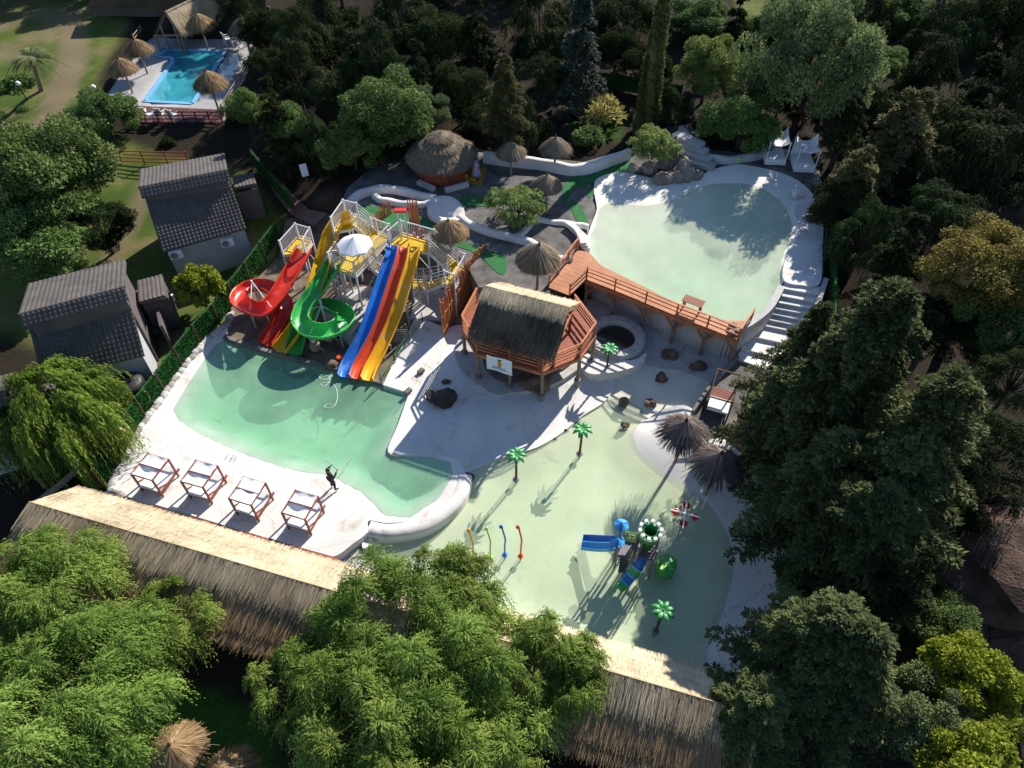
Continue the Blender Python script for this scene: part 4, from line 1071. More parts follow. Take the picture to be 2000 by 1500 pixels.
def thatch_slope(parent, a, b, c, d, m, o, courses=5, dens=26, ragged=.18, seed=1, thick=.16, lift=.10, name='thatch', tone=.5, jit=.045):
    """slope with ridge a-b and eave d-c; overlapping courses of straw with shaggy lower ends"""
    a, b, c, d, o = [np.array(v, float) for v in (a, b, c, d, o)]
    rng = np.random.default_rng(seed)
    n_ = np.cross(b - a, d - a); n_ /= np.linalg.norm(n_)
    if n_[2] < 0: n_ = -n_
    run = (np.linalg.norm(d - a) + np.linalg.norm(c - b)) / 2; wid = np.linalg.norm(b - a)
    Ps, Ds, Ls, ws, ts = [], [], [], [], []
    for k in range(courses):
        v0 = k / courses; n = int(wid * dens * 3.0)
        for row in range(2):
            u = rng.uniform(0, 1, n); v = v0 + rng.uniform(-.02, .35 / courses, n) + row * .4 / courses
            P = (a + (b - a) * u[:, None]) * (1 - v)[:, None] + (d + (c - d) * u[:, None]) * v[:, None]
            D = (d + (c - d) * u[:, None]) - (a + (b - a) * u[:, None])
            D = D / np.linalg.norm(D, axis=1)[:, None] + rng.normal(0, jit, (n, 3)) * np.array([1, 1, .6])
            Ps.append(P + n_ * (.03 + .03 * row) + n_ * rng.uniform(0, .04, n)[:, None])
            Ds.append(D + n_ * lift / max(run / courses, .2) * rng.uniform(.3, 1.1, n)[:, None])
            ll = run / courses * rng.uniform(.75, 1.15, n) + rng.uniform(0, ragged, n) * (2.2 if k == courses - 1 else 1)
            Ls.append(ll); ws.append(rng.uniform(.008, .020, n))
            ts.append(np.full(n, tone) + rng.normal(0, .15, n) + .16 * np.sin(u * wid * 1.1 + k * 2) * np.sin(u * wid * .37 + k))
    P = np.concatenate(Ps) - o; n = len(P)
    me = blades(P, np.concatenate(Ds), np.tile(n_, (n, 1)), np.concatenate(Ls), np.concatenate(ws), np.concatenate(ts), m, name)
    link_mesh(name, me, parent, 'stuff')
    mb = MB(o); mb.slab(a, b, c, d, thick)
    mb.build('roof_slab', m, parent)

def parasol_mesh(seed, r=1.3, h=2.75, rim=1.75, n=2300, m=None, shag=.35):
    rng = np.random.default_rng(seed)
    az = rng.uniform(0, 2 * np.pi, n); t = rng.uniform(0, 1, n) ** .7
    lay = np.floor(rng.uniform(0, 3, n)) / 3
    s0 = .04 + .62 * lay + rng.uniform(-.05, .05, n); s0 = np.clip(s0, 0, .8)
    o = np.c_[np.cos(az), np.sin(az), np.zeros(n)]
    def surf(s): return r * s, h - (h - rim) * (s ** 1.25) * 1.0
    r0, z0 = surf(s0); r1, z1 = surf(np.minimum(s0 + .42, 1.08))
    P = o * r0[:, None]; P[:, 2] = z0
    Q = o * (r1 * rng.uniform(.93, 1.07, n))[:, None]; Q[:, 2] = z1 - rng.uniform(0, .16, n)
    D = Q - P + rng.normal(0, .04, (n, 3)); L = np.linalg.norm(D, axis=1) * rng.uniform(.9, 1.15, n) + shag * rng.uniform(0, 1, n) ** 2.2 * (s0 > .5)
    N = np.cross(np.cross(D, [0, 0, 1.0]), D) ; N = nrm(N)
    P = P + N * (.01 + .05 * (1 - lay))[:, None]
    return blades(P, D, N, L, rng.uniform(.012, .03, n), .5 + rng.normal(0, .2, n) + .12 * np.sin(az * 4 + lay * 5), m)

PAR = {}
def parasol(kind, px, py, z, label, group, s=1.0, rz=None):
    if kind not in PAR:
        m = {'grey': M['thatchgrey'], 'tan': M['thatchbrown'], 'palm': M['thatchpalm'], 'pale': M['thatchbrown']}[kind]
        PAR[kind] = (parasol_mesh(len(PAR) + 60, m=m, n=1500 if kind == 'palm' else 2300, shag=.7 if kind == 'palm' else .45), m)
    me, m = PAR[kind]
    a = at(px, py, z + 2.8 * s)
    o = root('thatched_parasol', label, 'parasol', (a.x, a.y, z), random.uniform(0, 6) if rz is None else rz, group, s)
    link_mesh('thatch', me, o, 'stuff')
    mb = MB(); mb.lathe([(.82 if kind == 'palm' else 1.16, 2.06 if kind == 'palm' else 1.80), (.6, 2.3), (.1, 2.62)], (0, 0, 0), 14, cap=False); mb.build('cone', m, o)
    mb = MB(); mb.tube([(0, 0, -.3), (0, 0, 2.7)], .075, 8); mb.build('pole', M['log'], o)
    mb = MB(); mb.tube([(0, 0, 2.55), (.02, 0, 2.8), (.05, .02, 3.0)], [.11, .09, .03], 7); mb.build('finial', m, o)
    return o
GP = 'thatched parasols in the gravel garden'
parasol('grey', 998, 277, 3.0, 'grey thatched parasol against the white garden wall, next to the round bar', GP, .95)
parasol('grey', 1086, 268, 3.0, 'grey thatched parasol against the white garden wall, nearer the upper pool', GP, .98)
parasol('grey', 1069, 342, 3.0, 'grey thatched parasol right of the light green bushy tree', GP, .92)
parasol('tan', 876, 430, 3.0, 'straw-coloured thatched parasol beside the yellow slide tower', GP, 1.0)
parasol('grey', 1052, 478, 3.0, 'thatched parasol with dark straw beside the wooden walkway', GP, 1.18)
parasol('palm', 1342, 822, .55, 'purple-grey palm thatch parasol on the white bank beside the gravel plot', 'palm thatch parasols on the white bank', 1.18)
parasol('palm', 1408, 885, .5, 'purple-grey palm thatch parasol half under the dark conifer branches', 'palm thatch parasols on the white bank', 1.18)
TP = 'thatched parasols round the rectangular pool'
parasol('tan', 262, 76, 2.02, 'thatched parasol at the upper left corner of the rectangular pool', TP, 1.1)
parasol('tan', 231, 113, 2.02, 'thatched parasol at the left edge of the paved deck beside the other one', TP, 1.1)
parasol('tan', 402, 138, 2.02, 'reddish thatched parasol leaning over the right edge of the rectangular pool', TP, 1.22)
parasol('grey', 470, 34, 2.02, 'grey thatched parasol at the far right corner of the paved deck', TP, 1.22)
parasol('tan', 384, 26, 2.02, 'shaggy thatched parasol beside the open gabled hut', TP, 1.2)
parasol('pale', 330, 1455, -.6, 'pale thatched parasol on the grass at the bottom border', 'pale parasols at the bottom border', .95)
parasol('pale', 437, 1505, -.6, 'pale thatched parasol cut off by the bottom border', 'pale parasols at the bottom border', .95)

# ================================================================== LONG THATCHED ROOF
def long_roof():
    rl, rr = at(58, 985, 4.0), at(1345, 1362, 4.0)
    bl, br = at(146, 955, 2.75), at(1342, 1303, 2.75)
    dirn = (rr - rl); L = dirn.length; dirn.normalize()
    out = Vector((dirn.y, -dirn.x, 0))          # towards the camera side
    rr2 = rr + dirn * 2.6; br2 = br + dirn * 2.6
    fl = rl + out * 2.25 - dirn * .6 + Vector((0, 0, -1.4)); fr = rr2 + out * 2.25 + Vector((0, 0, -1.4))
    o = root('thatched_building', 'very long low building with a pale thatched gable roof along the terrace', 'building', (rl.x, rl.y, 0))
    thatch_slope(o, rl, rr2, br2, bl, M['thatch'], o.location, 7, 34, .03, 3, .2, .05, tone=.62, jit=.02)  # pale sunlit straw; the near slope's shade is put into browner straw
    # near slope: ridge cap coloured as sunlit, gap coloured as shade, two shaggy coats
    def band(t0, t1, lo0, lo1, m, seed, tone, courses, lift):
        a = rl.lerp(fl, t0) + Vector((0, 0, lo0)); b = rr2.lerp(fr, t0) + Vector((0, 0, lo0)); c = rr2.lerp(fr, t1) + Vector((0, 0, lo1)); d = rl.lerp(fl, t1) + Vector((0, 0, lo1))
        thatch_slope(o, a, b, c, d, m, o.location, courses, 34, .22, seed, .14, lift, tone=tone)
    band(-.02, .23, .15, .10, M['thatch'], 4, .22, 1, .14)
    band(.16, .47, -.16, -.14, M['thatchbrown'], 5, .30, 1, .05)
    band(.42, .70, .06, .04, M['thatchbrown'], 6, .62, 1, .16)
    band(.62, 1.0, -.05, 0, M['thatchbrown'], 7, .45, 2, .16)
    rg = np.random.default_rng(9)                                       # cut straw ends standing along the upper edge of each coat
    for t_, lo, m_, tn in ((.425, .08, M['thatch'], .25), (.63, .02, M['thatchbrown'], .75)):
        a_, b_ = np.array(rl.lerp(fl, t_)), np.array(rr2.lerp(fr, t_)); n = 3600; u = rg.uniform(0, 1, n)
        P = a_ + (b_ - a_) * u[:, None] + np.array([0, 0, lo]) + rg.normal(0, .04, (n, 3)) * [1, 1, .5]
        D = np.tile(-np.array(out) * .55 + np.array([0, 0, .75]), (n, 1)) + rg.normal(0, .28, (n, 3))
        link_mesh('straw_ends', blades(P - np.array(o.location), D, np.tile([0, 0, 1.], (n, 1)), rg.uniform(.08, .26, n), rg.uniform(.008, .018, n), tn + rg.normal(0, .15, n), m_, 'straw_ends'), o, 'stuff')
    mb = MB(o.location)
    a, b = rl.lerp(fl, .33), rr2.lerp(fr, .33)
    mb.tube([a + Vector((0, 0, .06)), a.lerp(b, .5) + Vector((0, 0, .05)), b + Vector((0, 0, .06))], .035, 6)
    mb.build('roof_pole', M['thatch'], o)
    mb = MB(o.location)
    for k in range(10):
        t = (k + .3) / 10
        for q in (bl.lerp(br2, t) + out * .25, fl.lerp(fr, t) - out * .3):
            mb = MB(o.location); mb.tube([(q.x, q.y, -1.2), (q.x, q.y, 2.7 if (q - bl.lerp(br2, t)).length < 1 else 2.1)], .09, 7)
            mb.build('post', M['log'], o)
    mb = MB(o.location)
    mb.slab(bl + out * .5 - Vector((0, 0, 2.8)), br2 + out * .5 - Vector((0, 0, 2.8)), fr - out * .2 - Vector((0, 0, 2.1)), fl - out * .2 - Vector((0, 0, 2.1)), .2)
    mb.build('floor', M['cement'], o)
    return bl, br2, out
RL, RR, ROUT = long_roof()
mb = MB(); a, b = at(215, 968, .9), at(662, 1094, .9)
mb.beam(a, b, .13, .12)
tag(mb.build('red_kerb', M['woodred']), 'thin red painted kerb between the terrace and the long thatched roof', 'kerb')

# ================================================================== TILED HOUSES
def tile_mesh():
    mb = MB(); n = 5; vs, fs = [], []
    W, Ln = .252, .31
    for (y, dz) in ((0, .035), (-Ln, .0)):
        for i in range(n):
            x = -W / 2 + W * i / (n - 1)
            vs.append((x, y, .045 * math.sin(math.pi * i / (n - 1)) ** .8 + (.0 if y == 0 else .045)))
    for i in range(n): vs.append((vs[n + i][0], -Ln, vs[n + i][2] - .045))
    for i in range(n - 1):
        fs.append((i, n + i, n + i + 1, i + 1)); fs.append((n + i, 2 * n + i, 2 * n + i + 1, n + i + 1))
    mb.add(vs, fs)
    return mb
TILE = tile_mesh(); TILE_ME = TILE.mesh('roof_tile', M['tile'], True)
def tile_slope(parent, a, b, c, d, o, single, seed=0):
    """a-b upper edge, d-c lower edge, parallelogram"""
    a, b, c, d = map(Vector, (a, b, c, d)); o = Vector(o)
    ux = (b - a); W = ux.length; ux.normalize(); dn = (d - a); H = dn.length; dn.normalize()
    n = ux.cross(-dn).normalized()
    if n.z < 0: n = -n
    cols = max(1, round(W / .25)); rows = max(1, round(H / .27)); rng = random.Random(seed)
    sx, sy = W / cols / .25, H / rows / .27
    mb = MB(o); mb.slab(a - n * .02, b - n * .02, c - n * .02, d - n * .02, .12); mb.build('roof_deck', M['tile'], parent)
    rest = MB(o)
    for r in range(rows):
        for cidx in range(cols):
            p = a + ux * ((cidx + .5) * W / cols) + dn * (r * H / rows + .0) + n * .015
            sl = -dn
            m3 = Matrix((ux * sx, sl * sy, n)).transposed() @ Matrix.Rotation(rng.uniform(-.035, .035), 3, 'Z')
            if single:
                t = link_mesh('roof_tile', TILE_ME, parent)
                t.matrix_local = Matrix.Translation(p - o) @ m3.to_4x4()
            else:
                rest.add([p + m3 @ Vector(v) for v in TILE.v], TILE.f)
    if not single: rest.build('roof_tiles', M['tile'], parent, True, 'stuff')

def house(label, A, B, C, E, F, K0, K1, base, seed):
    """A-B eave of the lower slope, C top right; E-F ridge; K0-K1 far eave"""
    A, B, C, E, F, K0, K1 = [at(*p) for p in (A, B, C, E, F, K0, K1)]
    D = A + (C - B)
    o = root('tiled_house', label, 'house', ((A.x + B.x) / 2, (A.y + B.y) / 2, base))
    tile_slope(o, D, C, B, A, o.location, True, seed)
    ux = (F - E).normalized(); fwd = Vector((ux.y, -ux.x, 0))
    fa, fb = E + fwd * .62 + Vector((0, 0, -.42)), F + fwd * .62 + Vector((0, 0, -.42))
    tile_slope(o, E, F, fb, fa, o.location, False, seed + 1)
    bk = -(fwd) * ((K1 - F).dot(-fwd)) + Vector((0, 0, K1.z - F.z))
    tile_slope(o, F, E, E + bk, F + bk, o.location, False, seed + 2)
    mb = MB(o.location); mb.tube([E - ux * .05, F + ux * .05], .07, 6); mb.build('ridge_cap', M['tile'], o)
    # walls below the lower slope and below the raised part
    ins = .3
    a, b = A - fwd * ins + ux * .25, B - fwd * ins - ux * .15
    c, d = C + ux * -.15, D + ux * .25
    mb = MB(o.location)
    vs = [(a.x, a.y, base - .6), (b.x, b.y, base - .6), (c.x, c.y, base - .6), (d.x, d.y, base - .6)]
    ts = [(a.x, a.y, A.z - .0), (b.x, b.y, B.z), (c.x, c.y, C.z - .15), (d.x, d.y, D.z - .15)]
    mb.add(vs + ts, [(0, 1, 5, 4), (1, 2, 6, 5), (2, 3, 7, 6), (3, 0, 4, 7)]); mb.build('wall', M['stucco'], o)
    e, f = E + ux * .2, F - ux * .2; g, h = f + bk * .85, e + bk * .85
    mb = MB(o.location)
    e2, f2 = e + fwd * .25, f + fwd * .25
    vs = [(e2.x, e2.y, base - .6), (f2.x, f2.y, base - .6), (g.x, g.y, base - .6), (h.x, h.y, base - .6)]
    ts = [(e2.x, e2.y, E.z - .32), (f2.x, f2.y, F.z - .32), (g.x, g.y, g.z - .2), (h.x, h.y, h.z - .2)]
    mb.add(vs + ts, [(0, 1, 5, 4), (1, 2, 6, 5), (2, 3, 7, 6), (3, 0, 4, 7)]); mb.build('upper_wall', M['stuccodark'], o)
    # side annex and terrace wall
    q = F + bk * .75 + ux * .75; mb = MB(o.location)
    ang = math.atan2(ux.y, ux.x)
    mb.box((q.x, q.y, base + 1.2), (1.5, 1.7, 2.4), ang); mb.build('annex', M['stuccodark'], o)
    tl, tr_ = F + bk * .35, F + bk * .35 + ux * 1.55
    z1, z2 = base + 3.0, base + 2.55
    s = [Vector((p.x, p.y, z)) for p, z in ((F + bk * 1.05, z2), (F + bk * 1.05 + ux * 1.5, z2), (F + bk * .4 + ux * 1.5, z1), (F + bk * .4, z1))]
    tile_slope(o, s[3], s[2], s[1], s[0], o.location, False, seed + 3)
    return o, a, b, base, ux, fwd
hB = house('grey tiled house with a sunlit raised roof, below the other grey house', (84, 744, 3.0), (282, 695, 3.0), (250, 579, 5.0), (37, 614, 6.0), (243, 560, 6.0), (49, 558, 4.9), (241, 510, 4.9), .5, 1)
hA = house('grey tiled house half in tree shade, with two air conditioners on its wall', (317, 492, 3.3), (481, 446, 3.3), (446, 347, 5.1), (271, 366, 6.0), (444, 332, 6.0), (270, 344, 5.3), (431, 303, 5.3), .8, 11)
hC = house('grey tiled house cut off by the left border, beside the weeping willow', (-130, 905, 2.6), (30, 868, 2.6), (18, 815, 3.9), (-150, 800, 4.6), (14, 762, 4.6), (-150, 770, 4.2), (12, 735, 4.2), .4, 21)
# patio walls beside the lower house
o = root('patio_wall', 'brown walled patio at the right side of the lower grey house', 'wall', at(285, 610, .6))
for nm, p, q, z in (('side', (250, 580), (298, 560), 2.2), ('side', (298, 560), (316, 640), 2.2)):
    a, b = at(*p, z), at(*q, z); mb = MB(o.location); mb.beam(Vector((a.x, a.y, z / 2)), Vector((b.x, b.y, z / 2)), .18, z + .3); mb.build('wall_panel', M['stuccodark'], o)
mb = MB(o.location); q = ats([(252, 584), (296, 566), (312, 640), (268, 660)], .72); mb.prism(xy(q), .3, .72); mb.build('patio_floor', M['cement'], o)
mb = MB(); a, b = at(300, 606, 1.0), at(340, 580, 1.0); mb.beam(a, b, .16, .5)
tag(mb.build('white_bench', M['white']), 'narrow white bench on the grass right of the lower grey house', 'bench')
def ac_unit(p, ux, label):
    a = math.atan2(ux.y, ux.x); o = root('air_conditioner', label, 'air conditioner', p, a, 'air conditioners on the grey house')
    mb = MB(); mb.box((0, 0, .3), (.82, .32, .58)); mb.build('casing', M['white'], o)
    mb = MB(); mb.lathe([(.24, 0), (.24, .02), (.20, .03), (.03, .03)], (-.12, -.16, .3), 16, Matrix.Rotation(math.pi / 2, 3, 'X')); mb.build('fan_grille', M['greyplastic'], o)
    mb = MB(); mb.box((-.3, .1, -.03), (.05, .4, .05)); mb.box((.3, .1, -.03), (.05, .4, .05)); mb.build('bracket', M['galv'], o, kind='stuff')
_, wa, wb, base, ux, fwd = hA
ac_unit(wa.lerp(wb, .74) + fwd * .24 + Vector((0, 0, -.95)), ux, 'white air conditioner near the right end of the grey wall')
ac_unit(wa.lerp(wb, .09) + fwd * .24 + Vector((0, 0, -.75)), ux, 'white air conditioner at the left end of the grey wall, under the eave')
# black water tank
o = root('water_tank', 'big black plastic water tank between the grey house and the hedge fence', 'water tank', at(266, 778, .4))
mb = MB(); prof = [(.86, 0), (.9, .1)]
for k in range(5): prof += [(.9, .25 + k * .2), (.87, .32 + k * .2), (.9, .39 + k * .2)]
prof += [(.88, 1.35), (.7, 1.52), (.35, 1.6)]
mb.lathe(prof, (0, 0, 0), 24); mb.build('body', M['black'], o, True)
mb = MB(); mb.lathe([(.26, 1.58), (.27, 1.68), (.22, 1.70), (.2, 1.62)], (.12, 0, 0), 16); mb.build('lid_ring', M['black'], o)

# ================================================================== HEDGE FENCES
def hedge_fence(name, pts, z, h, label, dark=False):
    p = ats(pts, z); o = root(name, label, 'fence', p[0], 0, 'green artificial hedge fences')
    Ps, Ds, Ns, rng = [], [], [], np.random.default_rng(len(pts))
    for i, (a, b) in enumerate(zip(p, p[1:])):
        t = (b - a).normalized(); n = Vector((t.y, -t.x, 0))
        mb = MB(o.location); mb.beam(a + t * .05 + Vector((0, 0, h / 2 + .05)), b - t * .05 + Vector((0, 0, h / 2 + .05)), .10, h); mb.build('hedge_panel', M['hedgeback'], o)
        k = int((b - a).length * 1500)
        u = rng.uniform(.03, .97, k)[:, None]; zz = rng.uniform(.05, h + .05, k); sg = np.where(rng.uniform(0, 1, k) < .75, 1, -1)[:, None]
        P = np.array(a) + (np.array(b) - np.array(a)) * u + np.array(n) * .055 * sg; P[:, 2] += zz - 0
        Ps.append(P - np.array(o.location)); Ds.append(np.array(n) * sg * .7 + rng.normal(0, .55, (k, 3))); Ns.append(rng.normal(0, 1, (k, 3)))
    for q in p:
        t = (p[1] - p[0]).normalized(); n = Vector((t.y, -t.x, 0))
        mb = MB(o.location); mb.tube([q - Vector((0, 0, .4)) + n * .1, q + n * .1 + Vector((0, 0, h + .15))], .055, 6); mb.build('post', M['wooddark'], o)
    P = np.concatenate(Ps); k = len(P)
    L = rng.uniform(.07, .14, k)
    link_mesh('leaves', leaf_mesh('leaves', P, np.concatenate(Ds), np.concatenate(Ns), L, L * .22, .5 + rng.normal(0, .2, k), M['hedge']), o, 'stuff')
hedge_fence('hedge_fence', [(200, 950), (232, 905), (256, 855), (280, 811), (318, 762), (353, 713), (387, 668), (425, 628), (455, 587), (486, 547), (516, 506), (545, 466)], .75, 1.35, 'long green hedge fence with dark posts along the white terrace')
hedge_fence('hedge_fence', [(573, 410), (548, 382), (522, 352), (496, 322)], 1.6, 1.3, 'short shaded hedge fence near the upper grey house')
hedge_fence('hedge_fence', [(1328, 196), (1260, 186), (1190, 172), (1100, 166)], 3.2, 1.2, 'shaded green hedge behind the columnar cypress')
hedge_fence('hedge_fence', [(1622, 640), (1622, 540), (1622, 470), (1620, 410)], 2.6, .9, 'green hedge fence along the white strip right of the upper pool')

# wooden rail fence on the lawn
def rail_fence(name, pts, z, hs, m, label, postm=None, r=.045, group=None, step=None):
    p = ats(pts, z); o = root(name, label, 'fence', p[0], 0, group)
    for q in p:
        mb = MB(o.location); mb.tube([q - Vector((0, 0, .3)), q + Vector((0, 0, hs[-1] + .12))], r * 1.3, 6); mb.build('post', postm or m, o)
    for a, b in zip(p, p[1:]):
        for h in hs:
            mb = MB(o.location); mb.tube([a + Vector((0, 0, h)), b + Vector((0, 0, h))], r, 6); mb.build('rail', m, o)
rail_fence('log_fence', [(195, 318), (240, 321), (285, 323), (330, 324), (372, 325)], 1.3, (.3, .6, .9, 1.2), M['woodred'], 'brown log rail fence between the lawn and the upper grey house')
# ================================================================== RECTANGULAR POOL, TOP LEFT
POOLR = xy(ats([(318, 95), (441, 100), (376, 203), (281, 198), (338, 120), (334, 113), (309, 111), (307, 106), (320, 103)], 2.0))
def deck_z(X, Y):
    ins = inside(X, Y, POOLR); d = seg_dist(X, Y, POOLR)
    return 2.0 - np.where(ins, np.minimum(1.6, d * 6), 0)
sheet('pool_deck', POOLDECK, deck_z, .6, M['deckgrey'], skirt=1.2)
def shell_z(X, Y):
    d = seg_dist(X, Y, POOLR); ins = inside(X, Y, POOLR)
    return np.where(ins, 1.98 - np.minimum(1.3, d * 4), 2.03)
gp = [Vector((p[0], p[1])) for p in POOLR]; cx = sum(p.x for p in gp) / len(gp); cy = sum(p.y for p in gp) / len(gp)
sheet('rectangular_pool_basin', POOLR, shell_z, .5, M['poolblue'], skirt=1.2)
water('rectangular_pool_water', POOLR, 1.92, 1.5, water_mat('blue_pool_water', (.10, .85, .80), .22, (.05, .44, .50), .5))
cop = root('pool_coping', 'light blue coping round the rectangular pool', 'kerb', (POOLR[0][0], POOLR[0][1], 2.0))
for (a, b) in zip(POOLR, POOLR[1:] + POOLR[:1]):
    mb = MB(cop.location); mb.beam((a[0], a[1], 2.0), (b[0], b[1], 2.0), .34, .13); mb.build('coping_side', M['poolblue'], cop)
# red board deck with railing at its front
o = root('red_deck', 'red-brown board deck with dark railing at the near end of the rectangular pool', 'deck', at(345, 225, 2.0))
fr, bk = [at(262, 240, 2.0), at(436, 240, 2.0)], [at(262, 207, 2.03), at(436, 215, 2.03)]
n = 34
for k in range(n):
    u0, u1 = k / n + .0015, (k + 1) / n - .0015
    mb = MB(o.location); q = [fr[0].lerp(fr[1], u0), fr[0].lerp(fr[1], u1), bk[0].lerp(bk[1], u1), bk[0].lerp(bk[1], u0)]
    mb.prism(xy(q), 1.98, 2.06 + .006 * (k % 3)); mb.build('plank', M['plankdark'], o)
for k in range(8):
    q = fr[0].lerp(fr[1], k / 7); mb = MB(o.location); mb.tube([(q.x, q.y, .2), (q.x, q.y, 3.0)], .06, 6); mb.build('post', M['plankdark'], o)
for h in (.35, .65, .95):
    mb = MB(o.location); mb.tube([fr[0] + Vector((0, 0, h)), fr[1] + Vector((0, 0, h))], .045, 6); mb.build('rail', M['plankdark'], o)
mb = MB(o.location); mb.beam(fr[0] - Vector((0, 0, .12)), fr[1] - Vector((0, 0, .12)), .12, .22); mb.build('fascia', M['plankdark'], o)
rail_fence('cane_fence', [(505, 112), (490, 140), (474, 168), (455, 198), (438, 228)], 2.0, (.25, .5, .75, 1.0), M['log'], 'pale pole fence down the right side of the paved deck')
rail_fence('cane_fence', [(268, 92), (282, 74)], 2.0, (.4, .8, 1.1), M['log'], 'short pale pole fence behind the left parasols')

def chair_proto():
    o = root('plastic_chair', 'white plastic chair', 'chair', (0, 0, 0), 0, 'white plastic chairs round the rectangular pool')
    mb = MB(); mb.box((0, 0, .43), (.48, .46, .05)); mb.build('seat', M['white'], o)
    mb = MB(); mb.box((0, .24, .68), (.46, .05, .48), M=Matrix.Rotation(-.18, 3, 'X')); mb.build('backrest', M['white'], o)
    for sx in (-1, 1):
        mb = MB(); mb.beam((sx * .24, -.2, .62), (sx * .24, .22, .64), .05, .04); mb.build('armrest', M['white'], o)
        for sy in (-1, 1):
            mb = MB(); mb.tube([(sx * .2, sy * .19, .43), (sx * .25, sy * .23, 0)], .03, 6); mb.build('leg', M['white'], o)
    return o
CH = [(447, 152, 1.2, 'white plastic chair at the right edge of the rectangular pool, behind the leaning parasol'), (462, 139, .4, 'white plastic chair beside the round table near the pale pole fence'), (470, 128, 2.8, 'bluish shaded white chair closest to the far end of the pole fence'),
      (446, 86, 2.2, 'white plastic chair in the shade below the grey corner parasol'), (462, 92, 5.0, 'second shaded white chair under the grey corner parasol'), (472, 94, .5, 'third shaded white chair under the grey corner parasol, nearest the fence'),
      (283, 232, 3.4, 'white plastic chair standing at the left of the red deck railing'), (318, 233, 3.0, 'white plastic chair in the middle of the red deck'), (342, 236, 2.7, 'white plastic chair in the shade on the red deck'), (452, 166, 2.0, 'white plastic chair tipped beside the reddish parasol')]
ch0 = None
for (px, py, rz, lb) in CH:
    p = at(px, py, 2.05)
    if ch0 is None: ch0 = chair_proto(); ch0.location = p; ch0.rotation_euler = (0, 0, rz); ch0['label'] = lb; ch0.scale = (1.25,) * 3
    else: dup(ch0, p, rz, lb)
def round_table(px, py, m, lb, r=.5):
    o = root('round_table', lb, 'table', at(px, py, 2.03))
    mb = MB(); mb.lathe([(r, .70), (r + .02, .72), (r, .74)], (0, 0, 0), 18); mb.build('tabletop', m, o)
    mb = MB(); mb.tube([(0, 0, 0), (0, 0, .7)], .06, 8); mb.build('pedestal', m, o)
round_table(458, 148, M['white'], 'round white table among the chairs by the pole fence', .6)
round_table(448, 160, M['white'], 'round white table next to the reddish parasol', .6)
round_table(303, 238, M['white'], 'low white table on the red deck', .4)
round_table(274, 122, M['woodred'], 'small round red-brown table below the left parasols', .55)
# long thatched building and gabled hut at the top border
def gable_hut():
    a = at(322, 22, 5.6); l = at(297, 60, 3.9); r = at(357, 50, 3.9)
    back = Vector((2.6, 5.0, 0))
    o = root('gabled_hut', 'open gabled hut with a thatched roof at the head of the rectangular pool', 'hut', (a.x, a.y, 2.0))
    r = Vector((r.x, a.y - .1, 3.6)); l = Vector((l.x, a.y + .1, 3.4))
    thatch_slope(o, a, a + back, r + back, r, M['thatch'], o.location, 4, 26, .15, 31, .2, .1, tone=.5)
    thatch_slope(o, a, a + back, l + back, l, M['thatchgrey'], o.location, 4, 26, .15, 32, .2, .1)
    for p, z in ((l, 3.4), (r, 3.6), (l.lerp(a, .5), 4.4), (r.lerp(a, .5), 4.5)):
        mb = MB(o.location); mb.tube([(p.x, p.y, 1.8), (p.x, p.y, z)], .1, 7); mb.build('post', M['log'], o)
    mb = MB(o.location); mb.tube([(l.x, l.y, 3.35), (r.x, r.y, 3.5)], .09, 7); mb.build('tie_beam', M['log'], o)
    mb = MB(o.location); q = (l + back * .7, r + back * .7); mb.beam(Vector((q[0].x, q[0].y, 2.9)), Vector((q[1].x, q[1].y, 2.9)), .15, 1.9); mb.build('back_wall', M['woodred'], o)
gable_hut()
def long_hall():
    a, b = at(190, -14, 5.4), at(520, -14, 5.4)
    o = root('thatched_hall', 'long thatched hall along the top border behind the rectangular pool', 'building', (a.x, a.y, 2))
    d, c = at(170, 14, 4.0), at(520, 14, 4.0)
    thatch_slope(o, a, b, c, d, M['thatchgrey'], o.location, 3, 22, .25, 33, .25, .12)
    up = Vector((0, 3.5, -1.2)); thatch_slope(o, a, b, b + up, a + up, M['thatchgrey'], o.location, 3, 14, .2, 34, .25, .1)
    mb = MB(o.location); mb.beam(d + Vector((0, 1.0, -1.6)), c + Vector((0, 1.0, -1.6)), .2, 2.6); mb.build('wall', M['stuccodark'], o)
    for px in (258, 428):
        p = at(px, 12, 3.2) + Vector((0, .3, 0)); mb = MB(o.location); mb.box((p.x, p.y, 3.0), (1.3 if px < 300 else 2.2, .12, .9)); mb.build('window', M['stucco'], o)
long_hall()
# lamp posts with white globes, small sign
for px, py, z, lb in ((35, 163, 1.4, 'white globe lamp on a post beside the clipped round bush'), (182, 170, 1.6, 'white globe lamp on a post at the corner of the lawn and paved deck')):
    p = at(px, py, z + 2.3); o = root('garden_lamp', lb, 'lamp', (p.x, p.y, z), 0, 'white globe lamps on the lawn')
    mb = MB(); mb.tube([(0, 0, -.3), (0, 0, 2.15)], .045, 7); mb.build('pole', M['black'], o)
    mb = MB(); mb.ball((0, 0, 2.3), .2, 12, 8); mb.build('globe', M['white'], o, True)
o = root('sign_board', 'small white sign board leaning in the dark bushes left of the gravel garden', 'sign', at(598, 350, 3.0))
mb = MB(); mb.box((0, 0, .75), (.5, .05, .9), M=Matrix.Rotation(.5, 3, 'Z') @ Matrix.Rotation(-.2, 3, 'X')); mb.build('board', M['white'], o)
mb = MB(); mb.tube([(0, 0, -.3), (0, 0, .4)], .04, 6); mb.build('post', M['woodred'], o)

